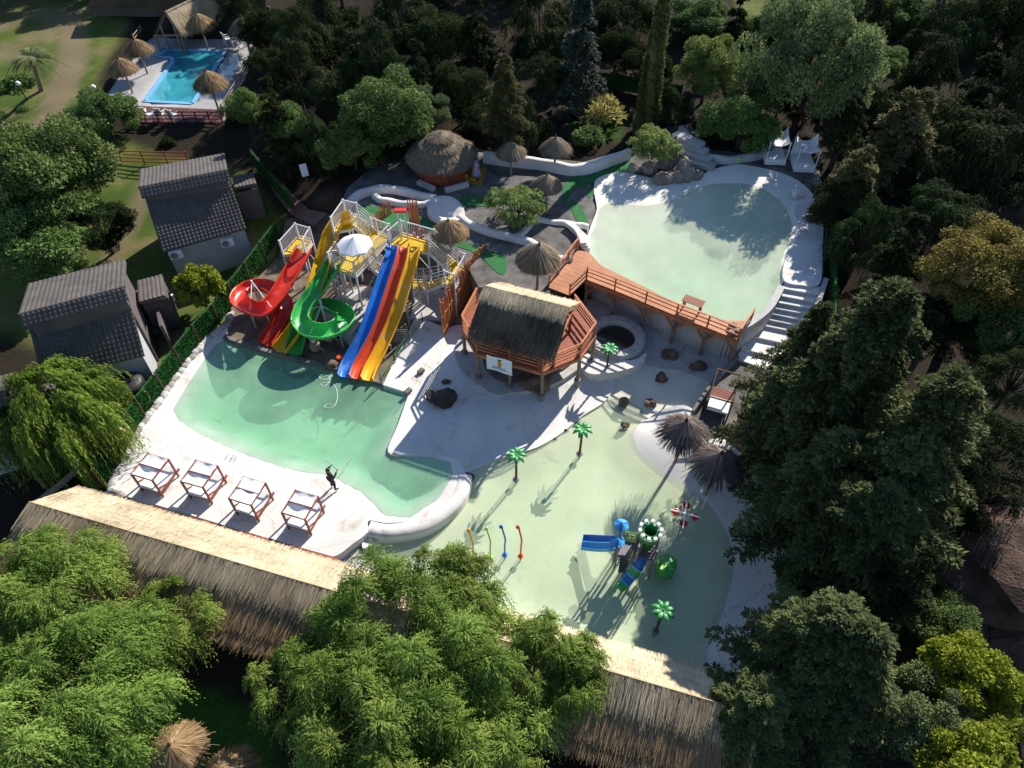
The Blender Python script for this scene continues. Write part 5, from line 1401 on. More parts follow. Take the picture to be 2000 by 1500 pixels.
# ================================================================== ROUND THATCHED BAR
def round_bar():
    c = at(866, 336, 3.0); o = root('round_bar', 'round bar hut with a stepped grey thatched dome and red-brown board walls', 'hut', c)
    rng = np.random.default_rng(77)
    tiers = [(0.1, 6.05, 1.0, 5.78), (.75, 5.62, 1.55, 5.36), (1.3, 5.2, 2.05, 4.85), (1.7, 4.85, 2.55, 4.45)]
    for k, (r0, z0, r1, z1) in enumerate(tiers):
        z0 -= 3; z1 -= 3
        n = 1100 + k * 900; az = rng.uniform(0, 6.283, n); u = rng.uniform(0, .55, n)
        oo = np.c_[np.cos(az), np.sin(az), np.zeros(n)]
        P = oo * (r0 + (r1 - r0) * u)[:, None]; P[:, 2] = z0 + (z1 - z0) * u ** 1.15 + .05
        Q = oo * (r1 * rng.uniform(.96, 1.05, n))[:, None]; Q[:, 2] = z1 - rng.uniform(0, .18, n)
        D = Q - P + rng.normal(0, .05, (n, 3)); N = nrm(np.cross(np.cross(D, [0, 0, 1.]), D))
        link_mesh('thatch', blades(P, D, N, np.linalg.norm(D, axis=1), rng.uniform(.015, .035, n), .5 + rng.normal(0, .17, n), M['thatchgrey']), o, 'stuff')
        mb = MB(); mb.lathe([(r0, z0), ((r0 + r1) / 2, (z0 + z1) / 2 + .06), (r1 * .95, z1 + .04)], (0, 0, 0), 22, cap=True); mb.build('roof_tier', M['thatchgrey'], o)
    for k in range(8):
        a0, a1 = math.pi * 2 * k / 8 + .2, math.pi * 2 * (k + 1) / 8 + .2
        p, q = Vector((math.cos(a0), math.sin(a0), 0)) * 2.0, Vector((math.cos(a1), math.sin(a1), 0)) * 2.0
        mb = MB(); mb.tube([p, p + Vector((0, 0, 1.7))], .09, 7); mb.build('post', M['woodred'], o)
        if k not in (7,):
            for h in range(4):
                mb = MB(); mb.beam(p + Vector((0, 0, .16 + h * .26)), q + Vector((0, 0, .16 + h * .26)), .06, .235); mb.build('board', M['woodred'], o)
            mb = MB(); mb.beam(p * 1.04 + Vector((0, 0, 1.13)), q * 1.04 + Vector((0, 0, 1.13)), .3, .05); mb.build('counter', M['woodorange'], o)
round_bar()
sheet('ochre_floor', xy(ats([(915, 327), (951, 328), (940, 361), (900, 358)], 3.0)), lambda X, Y: 3.0 + 0 * X, .6, M['yellowmat'])
for a, b, lb in (((817, 356), (848, 370), 'white low step bench left of the round bar'), ((870, 372), (914, 360), 'white low step bench in front of the round bar')):
    mb = MB(); mb.beam(at(*a, 3.1), at(*b, 3.1), .35, .3); tag(mb.build('step_bench', M['shell']), lb, 'bench')

# ================================================================== THE HUT ON THE RAISED DECK
def clip_poly(poly, n, d):
    out = []
    for i in range(len(poly)):
        a, b = poly[i], poly[(i + 1) % len(poly)]
        da, db = a[0] * n[0] + a[1] * n[1] - d, b[0] * n[0] + b[1] * n[1] - d
        if da <= 0: out.append(a)
        if (da < 0 < db) or (db < 0 < da):
            t = da / (da - db); out.append((a[0] + (b[0] - a[0]) * t, a[1] + (b[1] - a[1]) * t))
    return out
DZ = 3.0
HUT = xy(ats([(931, 587), (902, 641), (930, 689), (1060, 727), (1134, 697), (1163, 655), (1122, 600)], DZ))
ho = root('hut_deck', 'raised octagonal red deck with orange railings carrying the thatched hut', 'deck', (sum(p[0] for p in HUT) / 7, sum(p[1] for p in HUT) / 7, DZ))
d0 = Vector(HUT[3]) - Vector(HUT[2]); d0.normalize(); n0 = (-d0.y, d0.x)
vals = [p[0] * n0[0] + p[1] * n0[1] for p in HUT]
w = .125; k = 0; v = min(vals)
while v < max(vals):
    pc = clip_poly(clip_poly(HUT, n0, v + w - .012), (-n0[0], -n0[1]), -(v))
    if len(pc) >= 3:
        mb = MB(ho.location); mb.prism(pc, DZ - .05, DZ + .004 * (k % 3)); mb.build('plank', M['plankred'], ho)
    v += w; k += 1
def railing(o, pts, hs, m, pw=.085, closed=False, bars=(.045, .085)):
    p = [Vector(q) for q in pts]
    if closed: p.append(p[0])
    for q in (p[:-1] if closed else p):
        mb = MB(o.location); mb.box((q.x, q.y, q.z + hs[-1] / 2), (pw, pw, hs[-1] + .06)); mb.build('rail_post', m, o)
    for a, b in zip(p, p[1:]):
        for h in hs:
            mb = MB(o.location); mb.beam(a + Vector((0, 0, h)), b + Vector((0, 0, h)), bars[0] if h != hs[-1] else .11, bars[1] if h != hs[-1] else .05); mb.build('rail', m, o)
def subdiv(pts, step):
    out = []
    for a, b in zip(pts, pts[1:]):
        k = max(1, round((b - a).length / step)); out += [a.lerp(b, j / k) for j in range(k)]
    return out + [pts[-1]]
hp = [Vector((p[0], p[1], DZ)) for p in HUT]
c_ = Vector((ho.location.x, ho.location.y, DZ))
hin = [c_ + (p - c_) * .985 for p in hp]
railing(ho, subdiv([hin[0], hin[1], hin[2], hin[3], hin[4], hin[5], hin[6]], 2.0), (.3, .55, .8, 1.02), M['woodorange'])
for a, b in zip(hp, hp[1:] + hp[:1]):
    mb = MB(ho.location); mb.beam(a - Vector((0, 0, .17)), b - Vector((0, 0, .17)), .08, .22); mb.build('fascia', M['woodorange'], ho)
for i, q in enumerate(hin + [c_ + Vector((-1.2, -.4, 0)), (hin[2] + hin[3]) / 2]):
    mb = MB(ho.location); mb.tube([(q.x, q.y, .3), (q.x + .03, q.y, 1.6), (q.x, q.y, DZ - .06)], .11, 8); mb.build('post', M['log'], ho)
    mb = MB(ho.location); mb.lathe([(.2, .85), (.2, 1.1)], (q.x, q.y, 0), 10); mb.build('post_shoe', M['greyplastic'], ho)
for k in range(5):
    a, b = hp[1].lerp(hp[2], k / 4), hp[5].lerp(hp[4], k / 4); mb = MB(ho.location); mb.beam(a - Vector((0, 0, .2)), b - Vector((0, 0, .2)), .09, .18); mb.build('joist', M['woodred'], ho)

hr = root('thatched_hut', 'thatched hut with a shaded steep roof and sunlit ridge standing on the octagonal deck', 'hut', (ho.location.x, ho.location.y, DZ))
rA, rB = at(946, 560, 6.3), at(1112, 602, 6.3)
ux = (rB - rA).normalized(); fw = Vector((ux.y, -ux.x, 0))
fA, fB = at(926, 636, 4.85), at(1078, 684, 4.85)
fA2 = rA + fw * ((fA - rA).dot(fw)) + Vector((0, 0, fA.z - rA.z)) - ux * .1; fB2 = rB + fw * ((fA - rA).dot(fw)) + Vector((0, 0, fA.z - rA.z))
bA, bB = rA - fw * 1.9 + Vector((0, 0, -1.35)), rB - fw * 1.9 + Vector((0, 0, -1.35))
thatch_slope(hr, rA, rB, bB, bA, M['thatch'], hr.location, 4, 34, .1, 41, .22, .05, tone=.6)  # far slope and ridge pale as sunlit; front slope's shade is in its colour
thatch_slope(hr, rA.lerp(fA2, .16), rB.lerp(fB2, .16), rB.lerp(fB2, .56), rA.lerp(fA2, .56), M['thatchshade'], hr.location, 1, 70, .25, 42, .2, .10, tone=.35)
thatch_slope(hr, rA.lerp(fA2, .46), rB.lerp(fB2, .46), fB2, fA2, M['thatchshade'], hr.location, 2, 60, .35, 43, .24, .12, tone=.35)
up = Vector((0, 0, .09))
thatch_slope(hr, rA + up, rB + up, rB.lerp(fB2, .24) + up * 1.3, rA.lerp(fA2, .24) + up * 1.3, M['thatch'], hr.location, 1, 60, .12, 44, .16, .14, tone=.4)
for t in (.06, .94):
    for (e, s) in ((fA2.lerp(fB2, t), 1), (bA.lerp(bB, t), -1)):
        p = e - fw * .35 * s; mb = MB(hr.location); mb.tube([(p.x, p.y, DZ), (p.x, p.y, e.z + .12)], .09, 7); mb.build('post', M['woodred'], hr)
for (E, F_, G_) in ((rA + ux * .12, fA2 + ux * .12, bA + ux * .12), (rB - ux * .05, fB2 - ux * .05, bB - ux * .05)):
    for q in (F_, G_):
        mb = MB(hr.location); mb.beam(E - Vector((0, 0, .16)), q - Vector((0, 0, .12)), .08, .16); mb.build('gable_rafter', M['woodorange'], hr)
    mb = MB(hr.location); mb.beam(F_.lerp(E, .35) - Vector((0, 0, .2)), G_.lerp(E, .35) - Vector((0, 0, .2)), .08, .14); mb.build('tie_beam', M['woodorange'], hr)
# low partition boards on the deck in front of the hut
a, b = at(1052, 716, DZ + .5), at(1080, 680, DZ + .5)
mb = MB(hr.location); mb.beam(a, b, .1, .9); mb.build('partition', M['woodred'], hr)
# banner on the railing
bn = root('banner', 'white banner with a yellow and blue print hanging on the orange railing', 'banner', at(976, 708, 3.2))
ta, tb_ = at(952, 689, 3.75), at(1002, 703, 3.75)
dn_ = Vector((.0, -.02, -1.15))
def bpt(u, v): return ta.lerp(tb_, u) + dn_ * v + fw * (.14 + .03 * math.sin(u * 7 + v * 3))
mb = MB(bn.location); vs, fs = [], []
for j in range(5):
    for i in range(9): vs.append(bpt(i / 8, j / 4 * (1 - .05 * math.sin(i / 8 * 3.14))))
for j in range(4):
    for i in range(8): fs.append((j * 9 + i, j * 9 + i + 1, (j + 1) * 9 + i + 1, (j + 1) * 9 + i))
mb.add(vs, fs); mb.build('cloth', M['fabric'], bn, True)
def print_shape(name, pts, m, off):
    mb = MB(bn.location); n = len(pts); mb.add([bpt(u, v) + fw * off for u, v in pts], [tuple(range(n))]); mb.build(name, m, bn)
print_shape('print', [(.50 + .085 * math.cos(t), .44 + .24 * math.sin(t)) for t in np.linspace(0, 6.283, 15)[:-1]], M['yellow'], .012)
print_shape('print', [(.42, .12), (.58, .14), (.55, .26), (.45, .25)], M['darkgreen'], .014)
print_shape('print', [(.49, .40), (.52, .40), (.53, .54), (.50, .56)], M['woodred'], .018)
for k in range(6): print_shape('print', [(.22 + k * .09, .66 + .02 * (k % 2)), (.29 + k * .09, .66), (.29 + k * .09, .80), (.22 + k * .09, .79)], M['skyblue'], .013)

# ================================================================== RAISED WALKWAY ALONG THE UPPER POOL
wo = root('raised_walkway', 'orange plank walkway on stilts along the front of the upper pool', 'deck', at(1290, 600, DZ))
front = ats([(1145, 547), (1200, 568), (1260, 593), (1320, 618), (1380, 641), (1440, 665)], DZ)
back = ats([(1151, 494), (1172, 519), (1236, 551), (1318, 593), (1398, 626), (1462, 628)], DZ)
def pl(pts, t):
    L = [0]
    for a, b in zip(pts, pts[1:]): L.append(L[-1] + (b - a).length)
    s = t * L[-1]
    for i in range(len(pts) - 1):
        if s <= L[i + 1] + 1e-6: return pts[i].lerp(pts[i + 1], (s - L[i]) / (L[i + 1] - L[i]))
    return pts[-1]
n = 96
for k in range(n):
    t0, t1 = k / n, (k + .92) / n
    q = [pl(front, t0), pl(front, t1), pl(back, t1), pl(back, t0)]
    mb = MB(wo.location); mb.prism(xy(q), DZ - .02, DZ + .055 + .004 * (k % 3)); mb.build('plank', M['plank'], wo)
q0 = ats([(1112, 578), (1070, 562), (1128, 490), (1151, 494), (1145, 547)], DZ)
dirn = (q0[0] - q0[1]).normalized(); n1 = (-dirn.y, dirn.x); pol = xy(q0)
vals = [p[0] * n1[0] + p[1] * n1[1] for p in pol]; v = min(vals); k = 0
while v < max(vals):
    pc = clip_poly(clip_poly(pol, n1, v + w - .012), (-n1[0], -n1[1]), -v)
    if len(pc) >= 3:
        mb = MB(wo.location); mb.prism(pc, DZ - .02, DZ + .06 + .004 * (k % 3)); mb.build('plank', M['plank'], wo)
    v += w; k += 1
railing(wo, subdiv([p + Vector((0, 0, .04)) for p in (q0[0], front[0])], 1.3) , (.35, .65, .95), M['woodorange'])
railing(wo, subdiv([p + Vector((0, 0, .04)) for p in front], 1.65), (.35, .65, .95), M['woodorange'])
railing(wo, subdiv(ats([(1072, 560), (1128, 488)], DZ + .04), 1.4), (.35, .65, .95), M['woodorange'])
railing(wo, subdiv(ats([(1440, 665), (1466, 626)], DZ + .04), 1.4), (.5, .95), M['woodorange'])
fl = subdiv(front, 2.4)
for a, b in zip(fl, fl[1:]):
    mb = MB(wo.location); mb.beam(a - Vector((0, 0, .16)), b - Vector((0, 0, .16)), .08, .24); mb.build('fascia', M['woodorange'], wo)
for i, q in enumerate(fl):
    q = q + Vector((.12, .25, 0)); mb = MB(wo.location); mb.tube([(q.x, q.y, 0), (q.x, q.y, DZ - .05)], .11, 8); mb.build('stilt', M['log'], wo)
    for s in (-1, 1):
        j = min(max(i + s, 0), len(fl) - 1)
        if j != i:
            e = q.lerp(fl[j] + Vector((.12, .25, 0)), .45); mb = MB(wo.location); mb.beam((q.x, q.y, 1.7), (e.x, e.y, DZ - .2), .08, .12); mb.build('brace', M['woodorange'], wo)
# picnic table on the walkway
p = at(1350, 606, DZ + .05)
o = root('picnic_table', 'red-brown wooden table standing on the plank walkway', 'table', p, math.atan2((front[4] - front[3]).y, (front[4] - front[3]).x))
for k in range(5):
    mb = MB(); mb.box((0, -.26 + k * .13, .74), (1.25, .115, .045)); mb.build('board', M['woodred'], o)
for sx in (-.5, .5):
    for sy in (-.22, .22): mb = MB(); mb.box((sx, sy, .36), (.08, .08, .72)); mb.build('leg', M['woodred'], o)
    mb = MB(); mb.box((sx, 0, .66), (.06, .5, .08)); mb.build('crosspiece', M['woodred'], o)
# stones heaped at the walkway's end
for i, (px, py, r) in enumerate(((1432, 636, .3), (1428, 650, .26), (1440, 646, .22))):
    mb = MB(); mb.ball(at(px, py, DZ + .22), (r, r * .8, r * .75), 9, 6, Matrix.Rotation(i, 3, 'Z')); tag(mb.build('stone', M['rockgrey'], smooth=False), ['largest grey stone at the end of the plank walkway', 'grey stone in front of the largest one at the walkway end', 'small grey stone squeezed beside the end railing'][i], 'stone', 'stones at the walkway end')

# ================================================================== WATER SLIDES
def flume(o, path, r, m, name='channel', per=7, a0=100, thick=.05, na=10, up=(0, 0, 1), bank=None):
    p = spline([at(*q) for q in path], per, False); n = len(p); mb = MB(o.location); vs, fs = [], []
    sec = [(r, math.radians(-a0 + 2 * a0 * i / na)) for i in range(na + 1)] + [(r + thick, math.radians(a0 - 2 * a0 * i / na)) for i in range(na + 1)]
    k = len(sec)
    for i, q in enumerate(p):
        t = (p[min(i + 1, n - 1)] - p[max(i - 1, 0)]).normalized()
        s = t.cross(Vector(up)).normalized(); u = s.cross(t).normalized()
        if bank:
            t2 = (p[min(i + 3, n - 1)] - p[max(i - 3, 0)]); a = (p[min(i + 3, n - 1)] - q); b = q - p[max(i - 3, 0)]
            c = a.normalized().cross(b.normalized()).z if a.length > 0 and b.length > 0 else 0
            ang = max(-.5, min(.5, c * bank)); s, u = s * math.cos(ang) + u * math.sin(ang), u * math.cos(ang) - s * math.sin(ang)
        c = q + u * r
        for (rr, a) in sec: vs.append(c + s * (rr * math.sin(a)) - u * (rr * math.cos(a)))
    for i in range(n - 1):
        for j in range(k): fs.append((i * k + j, i * k + (j + 1) % k, (i + 1) * k + (j + 1) % k, (i + 1) * k + j))
    mb.add(vs, fs)
    mb.build(name, m, o, True)
    # joint flanges
    for i in range(per * 2, n - 2, per * 2):
        q = p[i]; t = (p[i + 1] - p[i - 1]).normalized(); s = t.cross(Vector(up)).normalized(); u = s.cross(t).normalized(); c = q + u * r
        mb = MB(o.location)
        pts = [c + s * ((r + thick + .02) * math.sin(math.radians(a))) - u * ((r + thick + .02) * math.cos(math.radians(a))) for a in range(-95, 96, 19)]
        for a, b in zip(pts, pts[1:]): mb.beam(a, b, .05, .03)
        mb.build('flange', m, o)
    return p
def prop_post(o, q, z0, m=None, r=.06):
    mb = MB(o.location); mb.tube([(q[0], q[1], z0 - .2), (q[0], q[1], q[2])], r, 7); mb.build('support_post', m or M['galv'], o)
def grab_bars(o, a, t, r, m):
    s = Vector((t.y, -t.x, 0)).normalized()
    for k in range(4):
        mb = MB(o.location); q = a + t * (.1 * k)
        mb.tube([q + s * (r * math.sin(x)) + Vector((0, 0, r * 1.1 + r * math.cos(x) * .85)) for x in np.linspace(-1.5, 1.5, 7)], .018, 5); mb.build('hoop', M['metalwhite'], o)

sr = root('water_slide', 'red open water slide with one full loop, left of the green slide', 'water slide', at(515, 600, .7), 0, 'water slides into the green pool')
pr = flume(sr, [(598, 494, 3.45), (588, 512, 3.3), (563, 556, 2.85), (540, 592, 2.45), (516, 611, 2.25), (488, 607, 2.1), (471, 592, 1.98), (480, 574, 1.88), (507, 566, 1.78), (536, 576, 1.66), (556, 602, 1.45), (550, 632, 1.1), (534, 660, .82), (523, 676, .70)], .47, M['red'], bank=.5)
grab_bars(sr, pr[4], (pr[6] - pr[2]).normalized(), .5, M['metalwhite'])
for px, py, z in ((489, 611, 2.0), (520, 612, 2.1), (503, 566, 1.7)): prop_post(sr, at(px, py, z), .5)
c = at(506, 590, 1.2); mb = MB(sr.location); mb.tube([(c.x, c.y, .5), (c.x, c.y, 3.0)], .07, 8); mb.build('mast', M['metalwhite'], sr)
for px, py, z in ((488, 607, 2.3), (530, 600, 2.6), (510, 567, 2.0)):
    mb = MB(sr.location); mb.tube([(c.x, c.y, 2.9), at(px, py, z)], .03, 6); mb.build('stay', M['metalwhite'], sr)
sg = root('water_slide', 'green open water slide curling once round a white mast', 'water slide', at(620, 640, .7), 0, 'water slides into the green pool')
pg = flume(sg, [(661, 513, 3.45), (649, 532, 3.3), (624, 572, 2.85), (600, 606, 2.45), (592, 632, 2.25), (606, 651, 2.1), (636, 656, 1.98), (664, 645, 1.88), (675, 626, 1.78), (658, 611, 1.66), (630, 607, 1.55), (606, 625, 1.4), (590, 655, 1.1), (581, 682, .8), (578, 694, .68)], .5, M['green'], bank=.5)
grab_bars(sg, pg[4], (pg[6] - pg[2]).normalized(), .5, M['metalwhite'])
for px, py, z in ((604, 655, 2.0), (664, 652, 1.85), (655, 611, 1.6)): prop_post(sg, at(px, py, z), .5)
c = at(637, 632, 1.1); mb = MB(sg.location); mb.tube([(c.x, c.y, .5), (c.x, c.y, 3.1)], .07, 8); mb.build('mast', M['metalwhite'], sg)
for px, py, z in ((606, 651, 2.3), (600, 606, 2.7), (658, 612, 1.9)):
    mb = MB(sg.location); mb.tube([(c.x, c.y, 2.6), at(px, py, z)], .03, 6); mb.build('stay', M['metalwhite'], sg)
sy = root('water_slide', 'long steep yellow water slide starting from the highest white tower', 'water slide', at(600, 610, .7), 0, 'water slides into the green pool')
py_ = flume(sy, [(688, 434, 4.9), (668, 441, 4.75), (652, 464, 4.3), (640, 498, 3.75), (627, 545, 3.05), (610, 595, 2.25), (588, 640, 1.4), (562, 676, .86), (549, 692, .70)], .48, M['yellow'])
for px, py, z in ((640, 510, 3.5), (618, 575, 2.5)): prop_post(sy, at(px, py, z), .6)
# three-lane slide
sl = root('triple_slide', 'wide three-lane water slide in blue, red and yellow', 'water slide', at(720, 640, .7))
Lq = [(757, 476, 4.36), (757, 485, 4.34), (751, 509, 4.05), (736, 548, 3.45), (719, 597, 2.7), (699, 650, 1.85), (678, 690, 1.2), (666, 714, .9), (660, 734, .82)]
Rq = [(821, 487, 4.36), (820, 494, 4.34), (816, 514, 4.05), (806, 549, 3.45), (793, 592, 2.7), (776, 638, 1.85), (755, 686, 1.2), (739, 718, .9), (729, 744, .82)]
LP, RP = spline([at(*q) for q in Lq], 6, False), spline([at(*q) for q in Rq], 6, False)
for li, (m, u0, u1) in enumerate(((M['blue'], 0, .335), (M['orangered'], .335, .66), (M['yellow'], .66, 1.0))):
    sec = [(0.0, .26), (.07, .26), (.14, .03), (.30, -.03), (.70, -.03), (.86, .03), (.93, .26), (1.0, .26), (1.0, -.10), (0, -.10)]
    vs, fs = [], []; n = len(LP); k = len(sec)
    for i in range(n):
        t = (LP[min(i + 1, n - 1)] + RP[min(i + 1, n - 1)] - LP[max(i - 1, 0)] - RP[max(i - 1, 0)]).normalized(); s = (RP[i] - LP[i])
        u = s.cross(t).normalized(); u = u if u.z > 0 else -u
        for (x, h) in sec:
            hh = h if i > 3 or h < 0 else max(h, h + .12 * (x in (0.0, 1.0)))
            vs.append(LP[i] + s * (u0 + (u1 - u0) * x + (.001 * li)) + u * hh)
    for i in range(n - 1):
        for j in range(k): fs.append((i * k + j, i * k + (j + 1) % k, (i + 1) * k + (j + 1) % k, (i + 1) * k + j))
    fs.append(tuple(range(k))); fs.append(tuple((n - 1) * k + j for j in range(k - 1, -1, -1)))
    mb = MB(sl.location); mb.add(vs, fs); mb.build('lane', m, sl, True)
for i in (14, 24, 34):
    for P_ in (LP, RP): prop_post(sl, (P_[i].x, P_[i].y, P_[i].z - .12), .5)
# ------------------------------------------------------------------ white slide towers
def tower(name, label, z, poly, rails, ground=.6, mat_=None, gap=.1):
    p = ats(poly, z); o = root(name, label, 'slide tower', (p[0].x, p[0].y, z), 0, 'white platforms of the slide tower')
    pl_ = xy(p); d = (p[1] - p[0]); d.z = 0; d.normalize(); n1 = (-d.y, d.x)
    vals = [q[0] * n1[0] + q[1] * n1[1] for q in pl_]; v = min(vals); w_ = .21
    while v < max(vals):
        pc = clip_poly(clip_poly(pl_, n1, v + w_ - .014), (-n1[0], -n1[1]), -v)
        if len(pc) >= 3:
            mb = MB(o.location); mb.prism(pc, z - .06, z); mb.build('deck_board', M['yellowdeck'], o)
        v += w_
    for a, b in zip(p, p[1:] + p[:1]):
        mb = MB(o.location); mb.beam(a - Vector((0, 0, .13)), b - Vector((0, 0, .13)), .07, .13); mb.build('edge_beam', M['metalwhite'], o)
    for i, q in enumerate(p):
        h = 1.12 if any(i in r for r in rails) else 0
        mb = MB(o.location); mb.box((q.x, q.y, (ground - .2 + z + h) / 2), (.10, .10, z + h - ground + .2)); mb.build('post', M['metalwhite'], o)
    for (i, j) in rails:
        a, b = p[i], p[j]; L_ = (b - a).length
        for h in (.12, 1.05):
            mb = MB(o.location); mb.beam(a + Vector((0, 0, h)), b + Vector((0, 0, h)), .05, .06); mb.build('rail', M['metalwhite'], o)
        mb = MB(o.location); k = max(2, int(L_ / .125))
        for q in range(1, k):
            c = a.lerp(b, q / k); mb.box((c.x, c.y, z + .58), (.022, .022, .92))
        mb.build('balusters', M['metalwhite'], o, kind='stuff')
    # cross bracing below
    for a, b in ((0, 1), (1, 2)):
        if z - ground > 1.5 and len(p) > 2:
            mb = MB(o.location); mb.tube([(p[a].x, p[a].y, z - .3), (p[b].x, p[b].y, ground + .8)], .03, 5); mb.build('brace', M['metalwhite'], o)
    return o, p
def stair(label, a0, a1, b0, b1, n, rail=True):
    """flight from upper edge a0-a1 to lower edge b0-b1"""
    a0, a1, b0, b1 = [at(*q) for q in (a0, a1, b0, b1)]; o = root('slide_stair', label, 'stairs', b0, 0, 'yellow flights of the slide tower')
    for k in range(n):
        t0, t1 = k / n, (k + .92) / n; z = a0.z + (b0.z - a0.z) * (k + .5) / n
        mb = MB(o.location); q = [a0.lerp(b0, t0), a1.lerp(b1, t0), a1.lerp(b1, t1), a0.lerp(b0, t1)]; mb.prism(xy(q), z - .05, z); mb.build('tread', M['yellowdeck'], o)
    for s, e in ((a0, b0), (a1, b1)):
        mb = MB(o.location); mb.beam(s - Vector((0, 0, .1)), e - Vector((0, 0, .1)), .06, .2); mb.build('stringer', M['metalwhite'], o)
        for h in (.3, .55, .8, 1.05):
            mb = MB(o.location); mb.tube([s + Vector((0, 0, h)), e + Vector((0, 0, h))], .028, 6); mb.build('rail', M['metalwhite'], o)
        for q in (s, e):
            mb = MB(o.location); mb.tube([q - Vector((0, 0, .1)), q + Vector((0, 0, 1.1))], .04, 6); mb.build('rail_post', M['metalwhite'], o)
tower('slide_platform', 'small yellow-floored platform at the top of the red loop slide', 3.5, [(553, 497), (583, 463), (611, 471), (597, 494)], [(0, 1), (1, 2), (2, 3)])
tower('slide_platform', 'highest yellow-floored platform where the long yellow slide starts', 4.95, [(652, 452), (675, 418), (701, 424), (688, 446)], [(0, 1), (1, 2)])
tower('slide_platform', 'long yellow-floored platform beside the white umbrella', 3.5, [(728, 451), (764, 464), (695, 539), (654, 524)], [(0, 1), (1, 2), (2, 3)])
tower('slide_platform', 'yellow-floored landing at the start of the green slide', 3.5, [(646, 520), (660, 500), (676, 506), (663, 526)], [(0, 1), (1, 2)])
tower('slide_platform', 'yellow-floored platform with a life ring at the head of the three-lane slide', 4.35, [(762, 478), (785, 457), (851, 476), (836, 493)], [(0, 1), (1, 2), (3, 0)][:2])
tower('slide_platform', 'yellow-floored landing next to the orange pole fence', 3.0, [(893, 514), (910, 522), (888, 562), (869, 554)], [(0, 1), (1, 2), (2, 3)])
tower('slide_platform', 'lowest yellow-floored landing behind the yellow slide lane', 2.0, [(806, 549), (829, 550), (834, 566), (806, 563)], [(0, 1), (3, 0), (2, 3)])
stair('yellow flight between the highest platform and the long platform', (701, 424, 4.95), (689, 440, 4.95), (738, 453, 3.5), (724, 468, 3.5), 10)
stair('yellow flight from the life ring platform down beside the orange pole fence', (852, 477, 4.35), (839, 493, 4.35), (893, 514, 3.0), (879, 530, 3.0), 10)
stair('yellow flight from the fence landing towards the lowest landing', (869, 554, 3.0), (876, 540, 3.0), (833, 566, 2.0), (830, 551, 2.0), 7)
stair('yellow flight beside the blue lane under the long platform', (722, 500, 3.5), (712, 512, 3.5), (750, 525, 2.3), (742, 538, 2.3), 8)
# umbrella on the tower
a = at(690, 463, 5.55); o = root('umbrella', 'white fabric umbrella open over the long slide platform', 'umbrella', (a.x, a.y, 3.5))
mb = MB(); n = 16; vs = [(0, 0, 2.05)]; fs = []
for k in range(n):
    ang = 2 * math.pi * k / n; rr = 1.12 if k % 2 == 0 else 1.02
    vs.append((rr * math.cos(ang), rr * math.sin(ang), 1.46 if k % 2 == 0 else 1.52))
    vs.append((rr * math.cos(ang) * 1.0, rr * math.sin(ang) * 1.0, 1.34 if k % 2 == 0 else 1.40))
for k in range(n):
    a_, b_ = 1 + 2 * k, 1 + 2 * ((k + 1) % n); fs += [(0, a_, b_), (a_, a_ + 1, b_ + 1, b_)]
mb.add(vs, fs); mb.build('canopy', M['fabric'], o)
mb = MB(); mb.tube([(0, 0, -1), (0, 0, 2.15)], .035, 7); mb.build('pole', M['metalwhite'], o)
# life rings
def ring(px, py, z, lb, r=.3, tilt=1.2):
    o = root('life_ring', lb, 'life ring', at(px, py, z), 0, 'orange and white life rings')
    R3 = Matrix.Rotation(tilt, 3, 'X')
    for q in range(4):
        for nm, m, s, e in (('ring_segment', M['orangered'], q * 90, q * 90 + 62), ('ring_band', M['white'], q * 90 + 62, q * 90 + 90)):
            mb = MB(); mb.tube([R3 @ Vector((r * math.cos(math.radians(x)), r * math.sin(math.radians(x)), 0)) for x in np.linspace(s, e, 6)], .075, 7); mb.build(nm, m, o)
ring(818, 456, 5.0, 'orange life ring hanging on the white railing above the three-lane slide')
ring(237, 848, 1.9, 'life ring hanging on the hedge fence below the weeping willow', .32)
# twin posts with a small red board
p = at(786, 440, 5.45); o = root('red_board', 'small red board on two white posts at the top corner of the slide tower', 'sign', (p.x, p.y, 4.35))
for dx in (-.18, .22): mb = MB(); mb.tube([(dx, 0, 0), (dx, 0, 2.1)], .06, 7); mb.build('post', M['metalwhite'], o)
mb = MB(); mb.box((0, 0, 2.2), (.75, .35, .14)); mb.build('board', M['red'], o)
# white rules board on the slide landing railing
p = at(655, 495, 4.1); o = root('rules_board', 'white board with dark lines on the railing left of the white umbrella', 'sign', p)
mb = MB(); mb.box((0, 0, 0), (.62, .05, .5)); mb.build('board', M['white'], o)
for k in range(3): mb = MB(); mb.box((0, -.03, .14 - k * .14), (.46, .012, .055)); mb.build('line', M['black'], o)
# orange pole fence
def pole_fence(label, pts, z, h, n, lean=0):
    p = ats(pts, z); o = root('pole_fence', label, 'fence', p[0], 0, 'orange pole fences round the slides'); rng = random.Random(len(pts) + n)
    for k in range(n):
        q = pl(p, k / (n - 1)); hh = h * rng.uniform(.86, 1.1); dx, dy = rng.uniform(-.05, .05), rng.uniform(-.05, .05)
        mb = MB(o.location); mb.tube([(q.x, q.y, z - .5), (q.x + dx * .5, q.y + dy * .5, z + hh * .5), (q.x + dx, q.y + dy, z + hh)], [.06, .058, .042], 6); mb.build('pole', M['woodorange'], o)
    for hh in (.5, 1.7):
        if hh < h:
            mb = MB(o.location); mb.tube([a + Vector((.05, .05, hh)) for a in p], .04, 6); mb.build('rail', M['woodorange'], o)
pole_fence('tall orange pole fence between the slide tower and the octagonal deck', [(866, 660), (880, 634), (893, 612), (910, 590), (928, 566), (944, 548)], .6, 2.9, 62)
pole_fence('short run of orange poles behind the umbrella of the slide tower', [(738, 490), (758, 470), (772, 462)], 1.0, 3.0, 16)
